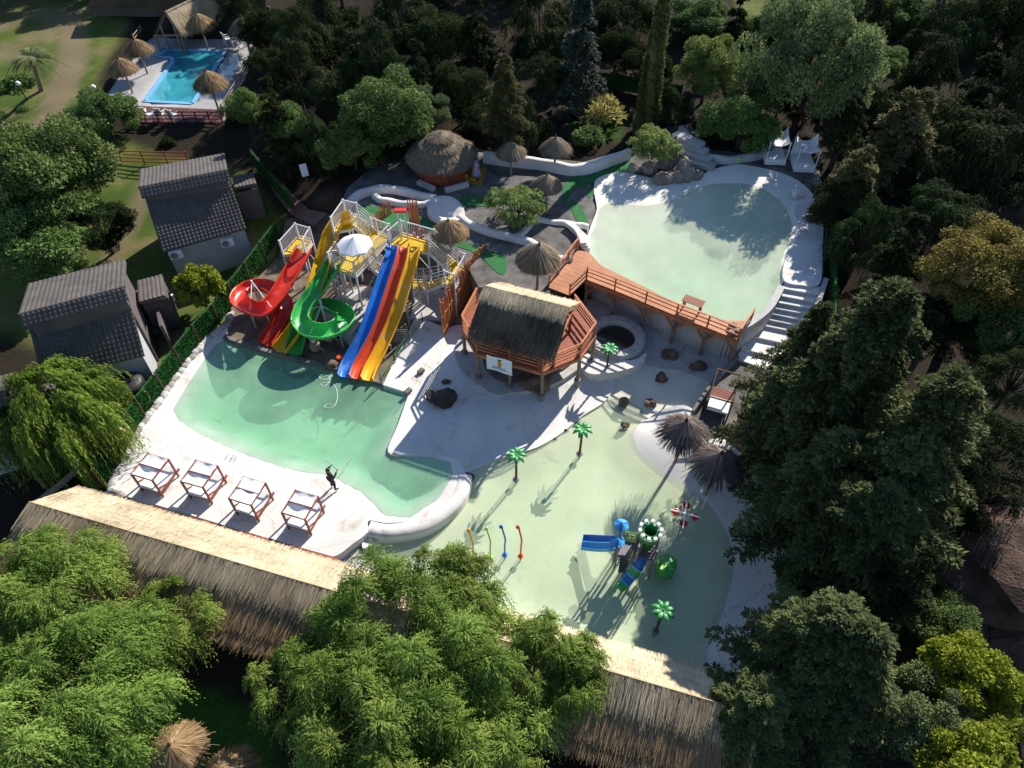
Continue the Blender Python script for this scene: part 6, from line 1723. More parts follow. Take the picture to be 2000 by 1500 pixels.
pole_fence('few orange poles behind the life ring railing', [(806, 470), (824, 474)], 1.6, 3.3, 8)

# pump corner by the slide ends
for (px, py, r, lb) in ((618, 684, .36, 'round sand filter under the green loop, nearer the pool edge'), (645, 666, .42, 'round sand filter behind the other one, below the green loop')):
    o = root('sand_filter', lb, 'filter tank', at(px, py, .7), 0, 'sand filters under the green loop')
    mb = MB(); mb.ball((0, 0, r * 1.1), (r, r, r * 1.1), 14, 8); mb.build('tank', M['log'], o, True)
    mb = MB(); mb.lathe([(.12, r * 2.1), (.12, r * 2.4), (.05, r * 2.5)], (0, 0, 0), 10); mb.build('valve', M['white'], o)
    mb = MB(); mb.tube([(r * .8, -.1, .3), (r * 1.3, -.2, .3), (r * 1.4, -.2, 0)], .04, 6); mb.build('pipe', M['galv'], o)
mb = MB(); mb.box(at(664, 700, .85), (.34, .3, .3), .5); tag(mb.build('red_crate', M['orangered']), 'small red crate at the pool edge beside the blue lane', 'crate')
mb = MB(); mb.ball(at(648, 712, .75), (.45, .35, .28), 8, 5); tag(mb.build('boulder', M['rock']), 'pale brown boulder between the filters and the blue lane', 'rock')
# green net screen and wire panel right of the yellow lane
o = root('net_screen', 'low green net screen along the path right of the yellow lane', 'fence', at(780, 690, .75))
q = ats([(826, 630), (800, 668), (772, 708), (745, 748)], .75)
for p in q: mb = MB(o.location); mb.tube([p, p + Vector((0, 0, .85))], .03, 6); mb.build('post', M['black'], o)
for h in (.25, .5, .75):
    for a, b in zip(q, q[1:]): mb = MB(o.location); mb.tube([a + Vector((0, 0, h)), b + Vector((0, 0, h - .05))], .018, 5); mb.build('strand', M['darkgreen'], o)
o = root('wire_panel', 'square wire mesh panel standing right of the yellow lane', 'mesh panel', at(783, 668, .7))
for k in range(8):
    mb = MB(); mb.tube([(-.5 + k * .14, 0, 0), (-.5 + k * .14, .1, 1.0)], .014, 5); mb.build('wire', M['galv'], o)
    mb = MB(); mb.tube([(-.5, k * .014, k * .14), (.5, k * .014, k * .14)], .014, 5); mb.build('wire', M['galv'], o)
# planks and pipes lying on the slide yard
for i, (a, b, lb) in enumerate((((800, 655), (750, 700), 'thin dark pipe lying along the white path'), ((725, 600), (690, 655), 'grey pipe lying on the landing slab under the slide tower'), ((640, 560), (590, 605), 'grey pipe lying on the dirt below the green slide'))):
    mb = MB(); mb.tube([at(*a, .84), at(*b, .84)], .045, 6); tag(mb.build('loose_pipe', M['greyplastic']), lb, 'pipe')
for (px, py, rz, lb) in ((822, 725, .9, 'dark block lying on the white path near the wave floor'), ((797), 764, .9, 'dark block at the corner of the green pool')):
    mb = MB(); mb.box(at(px, py, .86), (.42, .26, .2), rz); tag(mb.build('dark_block', M['cement']), lb, 'block')

# hose floating on the green pool
mb = MB()
h = spline(ats([(652, 712), (648, 731), (637, 742), (625, 739), (627, 732), (641, 735), (644, 745), (632, 755), (628, 749), (646, 748), (656, 758), (659, 775), (655, 790), (645, 797), (634, 795), (640, 789), (651, 791)], .562), 6, False)
mb.tube(h, .015, 6); tag(mb.build('hose', M['white']), 'white hose floating in loops on the green pool', 'hose')

# ================================================================== DAY BEDS ON THE TERRACE
def canopy_mesh(k):
    W_, D_, Hh = .62, .66, 1.55
    mb = MB(); vs, fs = [], []; n, m_ = 14, 10
    s1, s2, tw = ((.15, .07, .0), (.13, .08, .4), (.05, .04, 1.1), (.18, .10, 2.0))[k]
    for j in range(n + 1):
        for i in range(m_ + 1):
            u, v = i / m_, j / n; y = -D_ + 2 * D_ * v
            sag = (s1 if v < .5 else s2) * abs(math.sin(2 * math.pi * v)) ** .8 * (.5 + .5 * math.sin(math.pi * u + .5 * math.sin(tw))) if 0 < j < n else 0
            vs.append((-W_ + 2 * W_ * u, y, Hh - sag + .02 * math.sin(u * 9 + v * 5 + tw * 3) * (0 < j < n)))
    for j in range(n):
        for i in range(m_): fs.append((j * (m_ + 1) + i, j * (m_ + 1) + i + 1, (j + 1) * (m_ + 1) + i + 1, (j + 1) * (m_ + 1) + i))
    mb.add(vs, fs); return mb.mesh('canopy', M['fabric'], True)
def bed_proto():
    o = root('day_bed', '', 'day bed', (0, 0, 0), 0, 'canopied day beds on the white terrace')
    W_, D_, Hh = .62, .66, 1.55
    for sx in (-1, 1):
        for sy in (-1, 1): mb = MB(); mb.box((sx * W_, sy * D_, Hh / 2), (.085, .085, Hh)); mb.build('post', M['woodred'], o)
        mb = MB(); mb.beam((sx * W_, -D_, Hh - .05), (sx * W_, D_, Hh - .05), .06, .08); mb.build('top_rail', M['woodred'], o)
        mb = MB(); mb.beam((sx * W_, -D_, .36), (sx * W_, D_ + .25, .36), .06, .14); mb.build('bed_rail', M['woodred'], o)
        mb = MB(); mb.beam((sx * W_, -D_, .75), (sx * (W_ - .02), -.1, .42), .05, .06); mb.build('brace', M['woodred'], o)
    for sy in (-1, 1): mb = MB(); mb.beam((-W_, sy * D_, Hh - .05), (W_, sy * D_, Hh - .05), .06, .08); mb.build('top_rail', M['woodred'], o)
    mb = MB(); mb.beam((-W_, -D_, .36), (W_, -D_, .36), .06, .16); mb.build('bed_rail', M['woodred'], o)
    mb = MB(); mb.box((0, .06, .46), (1.22, 1.52, .16)); mb.build('mattress', M['fabric'], o)
    mb = MB(); mb.box((0, .62, .60), (1.05, .32, .13), M=Matrix.Rotation(.25, 3, 'X')); mb.build('cushion', M['fabric'], o)
    link_mesh('canopy', canopy_mesh(0), o)
    mb = MB(); mb.tube([(-W_, 0, Hh), (W_, 0, Hh)], .03, 6); mb.build('crossbar', M['woodred'], o)
    return o
BED = [((287, 885), (328, 897), (256, 925), 'canopied day bed closest to the hedge fence at the left end of the terrace'), ((383, 899), (424, 911), (353, 938), 'second canopied day bed from the hedge fence'),
       ((477, 930), (517, 943), (448, 973), 'canopied day bed with a sagging plain canopy, third from the hedge fence'), ((577, 957), (622, 970), (549, 1000), 'canopied day bed nearest the man with the pole')]
b0 = None
for (tl, tr, fl_, lb) in BED:
    a, b, c = at(*tl, 2.24), at(*tr, 2.24), at(*fl_, 2.24); ctr = (b + c) / 2; rz = math.atan2((b - a).y, (b - a).x)
    if b0 is None: b0 = bed_proto(); b0.location = (ctr.x, ctr.y, .69); b0.rotation_euler = (0, 0, rz); b0['label'] = lb
    else:
        bd = dup(b0, (ctr.x, ctr.y, .69), rz + random.uniform(-.04, .04), lb); vn = globals().get('vn', 0) + 1
        for ch in bd.children:
            if ch.name.startswith('canopy'): ch.data = canopy_mesh(vn)
            if ch.name.startswith('cushion'): ch.location = (random.uniform(-.1, .1), random.uniform(-.25, .05), 0)
# white canopy beds above the upper pool
def cab(loc, rz, lb):
    o = root('canopy_bed', lb, 'day bed', loc, rz, 'white canopy beds above the upper pool')
    for sx in (-1, 1):
        for sy in (-1, 1): mb = MB(); mb.box((sx * .72, sy * .85, .95), (.07, .07, 1.9)); mb.build('post', M['white'], o)
    mb = MB(); mb.box((0, -.1, .42), (1.44, 1.75, .22)); mb.build('mattress', M['fabric'], o)
    mb = MB(); mb.box((0, -.1, .2), (1.5, 1.8, .2)); mb.build('base', M['white'], o)
    mb = MB(); vs, fs = [], []
    for j in range(7):
        for i in range(9):
            u, v = i / 8 * 2 - 1, j / 6 * 2 - 1; corner = (abs(u) * (j / 6)) ** 3
            vs.append((u * .76, .1 + v * .8, 1.72 - .20 * (1 - u * u) * (1 - .3 * v) + .5 * corner))
    for j in range(6):
        for i in range(8): fs.append((j * 9 + i, j * 9 + i + 1, (j + 1) * 9 + i + 1, (j + 1) * 9 + i))
    mb.add(vs, fs); mb.build('canopy', M['fabric'], o, True)
    mb = MB(); mb.box((0, .88, .95), (1.4, .03, 1.2)); mb.build('curtain', M['fabric'], o)
p = at(1510, 306, 3.2); cab((p.x, p.y, 3.0), -.08, 'white canopy bed with pointed corners, left one above the upper pool')
p = at(1566, 320, 3.2); cab((p.x, p.y, 3.0), -.08, 'white canopy bed partly hidden by the brownish conifer')
mb = MB(); mb.lathe([(.2, 0), (.26, .42), (.27, .45)], at(1442, 316, 3.0), 12); tag(mb.build('yellow_bin', M['lime']), 'yellow-green bin against the grey kerb wall above the upper pool', 'bin')
# slatted bed on the gravel plot
p = at(1403, 792, .95); o = root('slatted_bed', 'dark wooden day bed frame with a white mattress on the gravel plot', 'day bed', p, math.radians(-22))
for sx in (-1, 1):
    for sy in (-1, 1): mb = MB(); mb.box((sx * .62, sy * .95, .95 if sy > 0 else .8), (.08, .08, 1.9 if sy > 0 else 1.6)); mb.build('post', M['wooddark'], o)
    mb = MB(); mb.beam((sx * .62, -.95, 1.55), (sx * .62, .95, 1.85), .06, .08); mb.build('top_rail', M['wooddark'], o)
    mb = MB(); mb.beam((sx * .62, -.95, .38), (sx * .62, .95, .38), .06, .14); mb.build('bed_rail', M['wooddark'], o)
for y, z in ((-.95, 1.55), (.95, 1.85)): mb = MB(); mb.beam((-.62, y, z), (.62, y, z), .06, .08); mb.build('top_rail', M['wooddark'], o)
for k in range(7): mb = MB(); mb.box((0, .05 + k * .13, .47), (1.2, .07, .05)); mb.build('slat', M['woodred'], o)
mb = MB(); mb.box((0, -.45, .53), (1.14, .95, .15)); mb.build('mattress', M['fabric'], o)

# ================================================================== PERSON WITH A POLE
def skin_mesh(name, verts, edges, radii, m, parent, levels=2, rooti=0):
    me = bpy.data.meshes.new(name); me.from_pydata(verts, edges, []); me.materials.append(m)
    o = link_mesh(name, me, parent)
    md = o.modifiers.new('skin', 'SKIN'); md.use_smooth_shade = True
    sv = me.skin_vertices[0].data
    for i, r in enumerate(radii): sv[i].radius = (r, r * .9) if not hasattr(r, '__len__') else r
    sv[rooti].use_root = True
    s = o.modifiers.new('sub', 'SUBSURF'); s.levels = levels; s.render_levels = levels
    return o
def person(loc, rz, label, top, bottom, pose, scale=1.0, dress=False, hairm=None):
    o = root('person', label, 'person', loc, rz, None, scale)
    J = dict(pelvis=(0, 0, .93), chest=(0, .01, 1.24), neck=(0, .01, 1.44), jaw=(0, .03, 1.54), head=(0, .02, 1.63),
             lh=(-.1, 0, .88), lk=(-.13, .03, .48), la=(-.15, -.03, .08), lt=(-.16, .13, .035), rh=(.1, 0, .88), rk=(.14, .05, .48), ra=(.19, -.02, .08), rt=(.21, .14, .035),
             ls=(-.19, 0, 1.39), rs=(.19, 0, 1.39))
    J.update(pose)
    names = list(J); ix = {n: i for i, n in enumerate(names)}
    E = [('pelvis', 'chest'), ('chest', 'neck'), ('neck', 'jaw'), ('jaw', 'head'), ('pelvis', 'lh'), ('lh', 'lk'), ('lk', 'la'), ('la', 'lt'), ('pelvis', 'rh'), ('rh', 'rk'), ('rk', 'ra'), ('ra', 'rt'), ('chest', 'ls'), ('chest', 'rs'), ('ls', 'le'), ('le', 'lw'), ('rs', 're'), ('re', 'rw')]
    rad = dict(pelvis=(.15, .11), chest=(.16, .11), neck=.055, jaw=.07, head=.095, lh=.09, lk=.058, la=.042, lt=.035, rh=.09, rk=.058, ra=.042, rt=.035, ls=.06, rs=.06, le=.043, re=.043, lw=.032, rw=.032)
    for s in 'lr':
        w, e = Vector(J[s + 'w']), Vector(J[s + 'e']); d = (w - e).normalized(); sd = d.cross(Vector((0, 0, 1))).normalized()
        J[s + 'palm'] = tuple(w + d * .07); names.append(s + 'palm'); ix[s + 'palm'] = len(names) - 1; E.append((s + 'w', s + 'palm')); rad[s + 'palm'] = .034
        for f in range(4):
            k1, k2 = f'{s}f{f}a', f'{s}f{f}b'; b_ = w + d * .1 + sd * (.024 * (f - 1.5))
            J[k1] = tuple(b_ + d * .035); J[k2] = tuple(b_ + d * .05 + Vector((0, .025, -.012)))
            for kk in (k1, k2): names.append(kk); ix[kk] = len(names) - 1; rad[kk] = .0095
            E += [(s + 'palm', k1), (k1, k2)]
        kt = s + 'thumb'; J[kt] = tuple(w + d * .06 + sd * .06); names.append(kt); ix[kt] = len(names) - 1; rad[kt] = .011; E.append((s + 'palm', kt))
    skin = mat('skin', (.36, .20, .13), .6, .08)
    skin_mesh('body', [J[n] for n in names], [(ix[a], ix[b]) for a, b in E], [rad[n] for n in names], skin, o)
    def garment(name, ks, es, m, add):
        kk = {n: i for i, n in enumerate(ks)}
        rr = [tuple(x + add for x in rad[n]) if hasattr(rad[n], '__len__') else rad[n] + add for n in ks]
        skin_mesh(name, [J[n] for n in ks], [(kk[a], kk[b]) for a, b in es], rr, m, o)
    if dress:
        mb = MB(); mb.lathe([(.34, .38), (.27, .7), (.19, 1.0), (.2, 1.2), (.15, 1.4)], (0, 0, 0), 16); mb.build('dress', top, o, True)
    else:
        garment('jacket', ['chest', 'pelvis', 'neck', 'ls', 'rs', 'le', 're', 'lw', 'rw'], [('pelvis', 'chest'), ('chest', 'neck'), ('chest', 'ls'), ('chest', 'rs'), ('ls', 'le'), ('le', 'lw'), ('rs', 're'), ('re', 'rw')], top, .022)
        garment('trousers', ['pelvis', 'lh', 'lk', 'la', 'rh', 'rk', 'ra'], [('pelvis', 'lh'), ('lh', 'lk'), ('lk', 'la'), ('pelvis', 'rh'), ('rh', 'rk'), ('rk', 'ra')], bottom, .02)
    for s in ('l', 'r'):
        a, t = Vector(J[s + 'a']), Vector(J[s + 't']); mb = MB(); mb.ball((a + t) / 2 + Vector((0, .01, -.01)), (.05, .13, .05), 8, 6); mb.build('shoe', M['black'], o, True)
    h = Vector(J['head']); mb = MB(); mb.ball(h + Vector((0, -.025, .03)), (.108, .115, .105), 12, 8); mb.build('hair', hairm or M['black'], o, True)
    mb = MB()
    for sx in (-1, 1): mb.ball(h + Vector((sx * .035, .088, .0)), (.012, .008, .009), 6, 4)
    mb.build('eyes', M['black'], o)
    mb = MB(); mb.ball(h + Vector((0, .102, -.035)), (.013, .018, .022), 6, 4); mb.build('nose', skin, o)
    mb = MB(); mb.ball(h + Vector((0, .088, -.075)), (.028, .01, .008), 6, 4); mb.build('mouth', M['red'], o)
    return o, J
dark1 = mat('black_brown_cloth', (.035, .028, .027), .9, .2); dark2 = mat('dark_trousers', (.03, .028, .035), .9, .2)
pp = at(652, 953, .69)
po, PJ = person(pp, math.radians(-48), 'man in dark clothes on the white terrace, holding a long pole over the green pool', dark1, dark2,
                dict(le=(-.30, .06, 1.30), lw=(-.20, .24, 1.50), re=(.32, .10, 1.22), rw=(.16, .34, 1.32)), 1.0)
m4 = Matrix.Translation(pp) @ Matrix.Rotation(math.radians(-48), 4, 'Z')
h1, h2 = m4 @ Vector((-.15, .32, 1.56)), m4 @ Vector((.12, .43, 1.36))
d = (h2 - h1).normalized()
mb = MB(h1); mb.tube([h1 - d * .5, h2, at(688, 892, .56)], .018, 6); tag(mb.build('pool_pole', M['galv']), 'long thin pole held by the man and reaching into the green pool', 'pole').location = h1
lav = mat('lavender_cloth', (.42, .36, .55), .9, .1)
person(at(931, 350, 3.01), math.radians(150), 'person with dark hair in a lavender dress beside the round bar', lav, lav, dict(le=(-.27, 0, 1.15), lw=(-.25, .08, .92), re=(.27, 0, 1.15), rw=(.25, .08, .92)), 1.0, True)
# painted depth mark on the terrace
tc = bpy.data.curves.new('depth_mark', 'FONT'); tc.body = '1.21'; tc.size = .42; tc.extrude = .002
p = at(438, 893, .70); d2 = at(452, 897, .70) - p
to = bpy.data.objects.new('depth_mark', tc); to.location = (p.x, p.y, .709); to.rotation_euler = (0, 0, math.atan2(d2.y, d2.x)); COL.objects.link(to)
tc.materials.append(M['greyplastic'])
bpy.context.view_layer.update()
me = bpy.data.meshes.new_from_object(to.evaluated_get(bpy.context.evaluated_depsgraph_get()))
loc, rot = to.location.copy(), to.rotation_euler.copy(); bpy.data.objects.remove(to); to = link_mesh('depth_mark', me); to.location = loc; to.rotation_euler = rot
tag(to, 'small painted depth figure 1.21 on the white terrace at the waterline', 'marking')

# ================================================================== SPLASH POOL TOYS
def palm_proto():
    o = root('plastic_palm', '', 'toy palm', (0, 0, 0), 0, 'green plastic palms in the splash pool')
    mb = MB(); mb.tube([(0, 0, -.45), (0, 0, .9), (.015, 0, 2.05)], [.075, .065, .055], 8)
    for k in range(9): mb.lathe([(.062, 0), (.085, .05), (.06, .08)], (.005, 0, .1 + k * .21), 8)
    mb.build('trunk', M['wooddark'], o)
    mb = MB(); mb.lathe([(.2, -.02), (.2, .05), (.1, .09)], (0, 0, 0), 12); mb.build('base', M['greyplastic'], o)
    for k in range(8):
        a = 2 * math.pi * k / 8; mb = MB(); vs, fs = [], []
        n = 8
        for i in range(n + 1):
            t = i / n; r = .06 + .56 * t; z = 2.12 + .16 * math.sin(t * 2.2) - .22 * t * t; w_ = .135 * math.sin(math.pi * min(1, t * .92 + .06)) ** .7
            for (s, dz) in ((-1, -.02), (-.5, .035), (0, .02), (.5, .035), (1, -.02), (.5, -.045), (-.5, -.045)):
                vs.append((r * math.cos(a) - s * w_ * math.sin(a), r * math.sin(a) + s * w_ * math.cos(a), z + dz))
        for i in range(n):
            for j in range(7): fs.append((i * 7 + j, i * 7 + (j + 1) % 7, (i + 1) * 7 + (j + 1) % 7, (i + 1) * 7 + j))
        fs.append(tuple(range(7))); fs.append(tuple(n * 7 + j for j in range(6, -1, -1)))
        mb.add(vs, fs); mb.build('leaf', M['leafplastic'], o, True)
    return o
PALMS = [((1008, 936), 0, 'bright green plastic palm closest to the white wave floor'), ((1132, 886), 0, 'green plastic palm between the wave floor edge and the grey bank, mid pool'), ((1183, 731), .3, 'green plastic palm in front of the round dark tub by the octagonal deck'), ((1280, 1233), 0, 'shaded dark green plastic palm near the long thatched roof')]
p0 = None
for (bp, z, lb) in PALMS:
    p = at(*bp, z); rz = random.uniform(0, .7)
    if p0 is None: p0 = palm_proto(); p0.location = p; p0['label'] = lb; p0.scale = (.92, .92, 1.04)
    else: dup(p0, p, rz, lb, (.92, .92, 1.04))
def spray(base, top, m, lb):
    b = at(*base, 0); z = 2.3
    t = at(*top, 2.25); o = root('spray_pole', lb, 'spray pole', b, 0, 'coloured spray poles in the splash pool')
    t.x = b.x + (t.x - b.x) * .6; t.y = b.y + (t.y - b.y) * .3
    mb = MB(b); mb.tube(spline([b - Vector((0, 0, .4)), b + Vector((.0, 0, .8)), b + Vector((.03, .03, 1.5)), Vector((t.x, t.y + .06, 2.1)), Vector((t.x - .04, t.y + .18, 2.28)), Vector((t.x - .1, t.y + .26, 2.05))], 5, False), .045, 8); mb.build('pipe', m, o, True)
    mb = MB(b); mb.lathe([(.14, -.02), (.14, .06), (.07, .1)], b, 10); mb.build('flange', m, o)
    mb = MB(b); mb.lathe([(.05, -.16), (.09, 0)], Vector((t.x - .1, t.y + .27, 2.06)), 8); mb.build('nozzle', m, o)
spray((1017, 1086), (1012, 1020), M['orangered'], 'curved red spray pole standing in the shallow pool')
spray((986, 1084), (979, 1022), M['blue'], 'curved blue spray pole beside the red one')
spray((958, 1088), (950, 1024), M['lime'], 'curved lime green spray pole beside the blue one')
spray((925, 1092), (915, 1027), M['yellow'], 'curved yellow spray pole half hidden by the feathery tree')
# tipping bucket cross
c = at(1338, 1004, 2.1); o = root('bucket_tipper', 'white cross on a pole with four red tipping buckets in the splash pool', 'water toy', (c.x, c.y, 0))
mb = MB(); mb.tube([(0, 0, -.4), (0, 0, 2.1)], .05, 8); mb.build('pole', M['galv'], o)
for (p, q) in (((1310, 996), (1368, 1011)), ((1342, 978), (1334, 1031))):
    a, b = at(*p, 2.1) - o.location, at(*q, 2.1) - o.location; mb = MB(); mb.tube([a, b], .045, 8); mb.build('arm', M['white'], o)
    for e in (a, b):
        k = Vector((0, 0, 2.1)).lerp(e, .66); mb = MB(); mb.lathe([(.10, -.30), (.20, -.04), (.21, -.02), (.17, -.04), (.08, -.27)], k, 14); mb.build('bucket', M['red'], o, True)
        mb = MB(); s = (e - Vector((0, 0, 2.1))).normalized()
        for g in (-.24, .24): mb.tube([k + s * g, k + s * g + Vector((0, 0, -.12))], .02, 5)
        mb.build('bracket', M['white'], o, kind='stuff')

def playset():
    base = at(1250, 1095, 0); o = root('play_structure', 'castle play structure with blue double slide, green tube and two small blue umbrellas', 'playground', base)
    B = MB
    def part(nm, m, fn, smooth=False, par=None): mb = MB(base); fn(mb); return mb.build(nm, m, par or o, smooth)
    # double blue slide
    L = [at(*q) for q in ((1207, 1049, 1.25), (1196, 1049, 1.22), (1172, 1048, .75), (1150, 1047, .32), (1139, 1047, .22))]; Rr = [at(*q) for q in ((1207, 1074, 1.25), (1196, 1076, 1.22), (1170, 1077, .75), (1146, 1075, .32), (1134, 1073, .22))]
    L, Rr = spline(L, 5, False), spline(Rr, 5, False)
    for (u0, u1) in ((0, .5), (.5, 1)):
        sec = [(0, .16), (.08, .16), (.16, 0), (.84, 0), (.92, .16), (1, .16), (1, -.05), (0, -.05)]; vs, fs = [], []; k = len(sec); n = len(L)
        for i in range(n):
            for (x, h) in sec: p = L[i].lerp(Rr[i], u0 + (u1 - u0) * x); vs.append((p.x, p.y, p.z + h))
        for i in range(n - 1):
            for j in range(k): fs.append((i * k + j, i * k + (j + 1) % k, (i + 1) * k + (j + 1) % k, (i + 1) * k + j))
        fs += [tuple(range(k)), tuple((n - 1) * k + j for j in range(k))]
        part('slide', M['skyblue'] if u0 else M['blue'], lambda mb: mb.add(vs, fs), True)
    # decks and their legs
    def deck(pts, z, m, nm='deck'):
        q = ats(pts, z); part(nm, m, lambda mb: mb.prism(xy(q), z - .09, z))
        for p in q: part('leg', M['greyplastic'], lambda mb: mb.tube([(p.x, p.y, -.42), (p.x, p.y, z + .9)], .05, 7))
    deck([(1207, 1066), (1222, 1057), (1243, 1064), (1229, 1089), (1205, 1086)], 1.3, M['greyplastic'])
    deck([(1247, 1060), (1283, 1064), (1278, 1094), (1244, 1090)], 1.5, M['greyplastic'])
    q = ats([(1207, 1064), (1221, 1056), (1243, 1062), (1230, 1086), (1206, 1084)], 1.62)
    vals = [p.x for p in q]
    pc = xy(q); w_ = .13; v = min(vals); k = 0
    while v < max(vals):
        c2 = clip_poly(clip_poly(pc, (1, 0), v + w_ - .012), (-1, 0), -v)
        if len(c2) >= 3: part('plank', M['greyplastic'], lambda mb: mb.prism(c2, 1.60, 1.66 + .01 * (k % 2)))
        v += w_; k += 1
    # lime roof panel with four slots
    a, b, c_, d_ = at(1222, 1036, 2.0), at(1244, 1040, 2.0), at(1243, 1060, 1.75), at(1220, 1057, 1.75)
    part('roof_panel', M['lime'], lambda mb: mb.slab(a, b, c_, d_, .07))
    for u in (.32, .68):
        for v in (.35, .65):
            p = a.lerp(b, u).lerp(d_.lerp(c_, u), v); part('slot', M['greyplastic'], lambda mb: mb.box(p + Vector((0, 0, .012)), (.13, .06, .02)))
    for p in (a, b, c_, d_): part('leg', M['greyplastic'], lambda mb: mb.tube([(p.x, p.y, -.42), (p.x, p.y, p.z - .06)], .045, 7))
    # climbing ramp
    a, b, c_, d_ = at(1212, 1088, 1.25), at(1229, 1090, 1.25), at(1223, 1119, .05), at(1207, 1119, .05)
    part('climbing_ramp', M['black'], lambda mb: mb.slab(a, b, c_, d_, .07))
    for k in range(6):
        p, q2 = a.lerp(d_, (k + .5) / 6), b.lerp(c_, (k + .5) / 6); part('rung', M['greyplastic'], lambda mb: mb.beam(p + Vector((0, 0, .04)), q2 + Vector((0, 0, .04)), .06, .05))
    # castle tower
    c0 = at(1271, 1036, 3.0); cc = Vector((c0.x, c0.y, 0)); r = .52
    part('castle_ring', M['leafplastic'], lambda mb: mb.lathe([(r, 2.55), (r + .03, 2.9), (r - .14, 2.9), (r - .16, 2.55), (r, 2.55)], cc, 20, cap=False))
    part('tube_top', M['darkgreen'], lambda mb: mb.lathe([(.30, 1.8), (.30, 2.98), (.34, 2.98), (.34, 1.8)], cc, 20, cap=False), True)
    for k in range(10):
        an = 2 * math.pi * k / 10; p = cc + Vector((math.cos(an), math.sin(an), 0)) * (r - .03); part('merlon', M['white'], lambda mb: mb.box((p.x, p.y, 3.0), (.15, .15, .22), an))
    for k in range(4):
        an = math.pi / 4 + math.pi / 2 * k; p = cc + Vector((math.cos(an), math.sin(an), 0)) * r; part('leg', M['greyplastic'], lambda mb: mb.tube([(p.x, p.y, -.42), (p.x, p.y, 2.7)], .06, 7))
    a, b, c_, d_ = at(1254, 1046, 2.45), at(1283, 1049, 2.45), at(1281, 1065, 2.0), at(1252, 1062, 2.0)
    part('front_panel', M['leafplastic'], lambda mb: mb.slab(a, b, c_, d_, .06))
    e = [a.lerp(b, .2).lerp(d_.lerp(c_, .2), .15), a.lerp(b, .82).lerp(d_.lerp(c_, .82), .15), a.lerp(b, .82).lerp(d_.lerp(c_, .82), .85), a.lerp(b, .2).lerp(d_.lerp(c_, .2), .85)]
    up_ = (b - a).cross(d_ - a).normalized(); up_ = up_ if up_.z > 0 else -up_
    part('bead_frame', M['orangered'], lambda mb: mb.slab(*[p + up_ * .03 for p in e], .025))
    for u in (.2, .5, .8):
        for v in (.28, .72):
            p = e[0].lerp(e[1], u).lerp(e[3].lerp(e[2], u), v) + up_ * .045; part('bead', M['yellow'], lambda mb: mb.box(p, (.13, .09, .05)))
    for k in range(5):
        p, q2 = at(1250, 1068 + k * 5, 1.7 - k * .02), at(1281, 1071 + k * 5, 1.7 - k * .02); part('slat', M['greyplastic'], lambda mb: mb.beam(p, q2, .07, .04))
    # tube slide in coloured segments
    T = spline([at(*q) for q in ((1254, 1088, 1.35), (1249, 1100, 1.15), (1240, 1114, .8), (1229, 1128, .45), (1216, 1142, .22), (1208, 1148, .16))], 6, False)
    cut = [0, 9, 15, 22, 30]
    for i, m in enumerate((M['blue'], M['green'], M['blue'], M['green'])): part('tube_segment', m, lambda mb: mb.tube(T[cut[i]:cut[i + 1] + 1], .27 + .012 * (i % 2), 14), True)
    for i in cut[1:4]: part('tube_collar', M['skyblue'], lambda mb: mb.tube([T[i - 1].lerp(T[i], .4), T[i], T[i].lerp(T[i + 1], .6)], .315, 14))
    # green drum on the right with pale hatch
    c1 = at(1303, 1098, .95); cz = Vector((c1.x, c1.y, 0))
    part('drum', M['green'], lambda mb: mb.lathe([(.47, .1), (.50, .15), (.50, .85), (.46, .93), (.02, .97)], cz, 26), True)
    a, b = at(1292, 1113, 1.0), at(1303, 1097, 1.0); part('hatch', M['lime'], lambda mb: mb.beam(a, b, .2, .05))
    # pipe ladders between tower and drum
    for k in range(5):
        p, q2 = at(1285 + k * 3, 1058 + k * 8, 1.7 - k * .18), at(1299 + k, 1063 + k * 8, 1.6 - k * .18); part('pipe', M['galv'], lambda mb: mb.tube([p, p.lerp(q2, .5) + Vector((0, 0, .15)), q2], .026, 6))
    for k in range(5):
        p = at(1262 + k * 6, 1094 + k, 1.4); part('pipe', M['galv'], lambda mb: mb.tube([p, p + Vector((.05, .15, -.55))], .024, 6))
    # small umbrellas
    for (px, py, z) in ((1215, 1021, 2.75), (1207, 1053, 2.35)):
        p = at(px, py, z); n = 12; mb = MB(base); vs = [(p.x, p.y, z + .03)]; fs = []
        for k in range(n):
            an = 2 * math.pi * k / n; rr = .37 if k % 2 else .34; vs.append((p.x + rr * math.cos(an), p.y + rr * math.sin(an), z - .2 - .03 * (k % 2)))
        for k in range(n): fs.append((0, 1 + k, 1 + (k + 1) % n))
        mb.add(vs, fs); u_ = mb.build('umbrella', M['skyblue'], o)
        for k in range(0, n, 2):
            s = MB(base); s.add([vs[0], vs[1 + k], vs[1 + (k + 1) % n]], [(0, 1, 2)]); s.v = [(x, y, zz + .008) for x, y, zz in s.v]; 
            if k % 4 == 0: s.build('umbrella_panel', M['blue'], u_)
        part('leg', M['greyplastic'], lambda mb: mb.tube([(p.x, p.y, -.42), (p.x, p.y, z)], .04, 7))
playset()

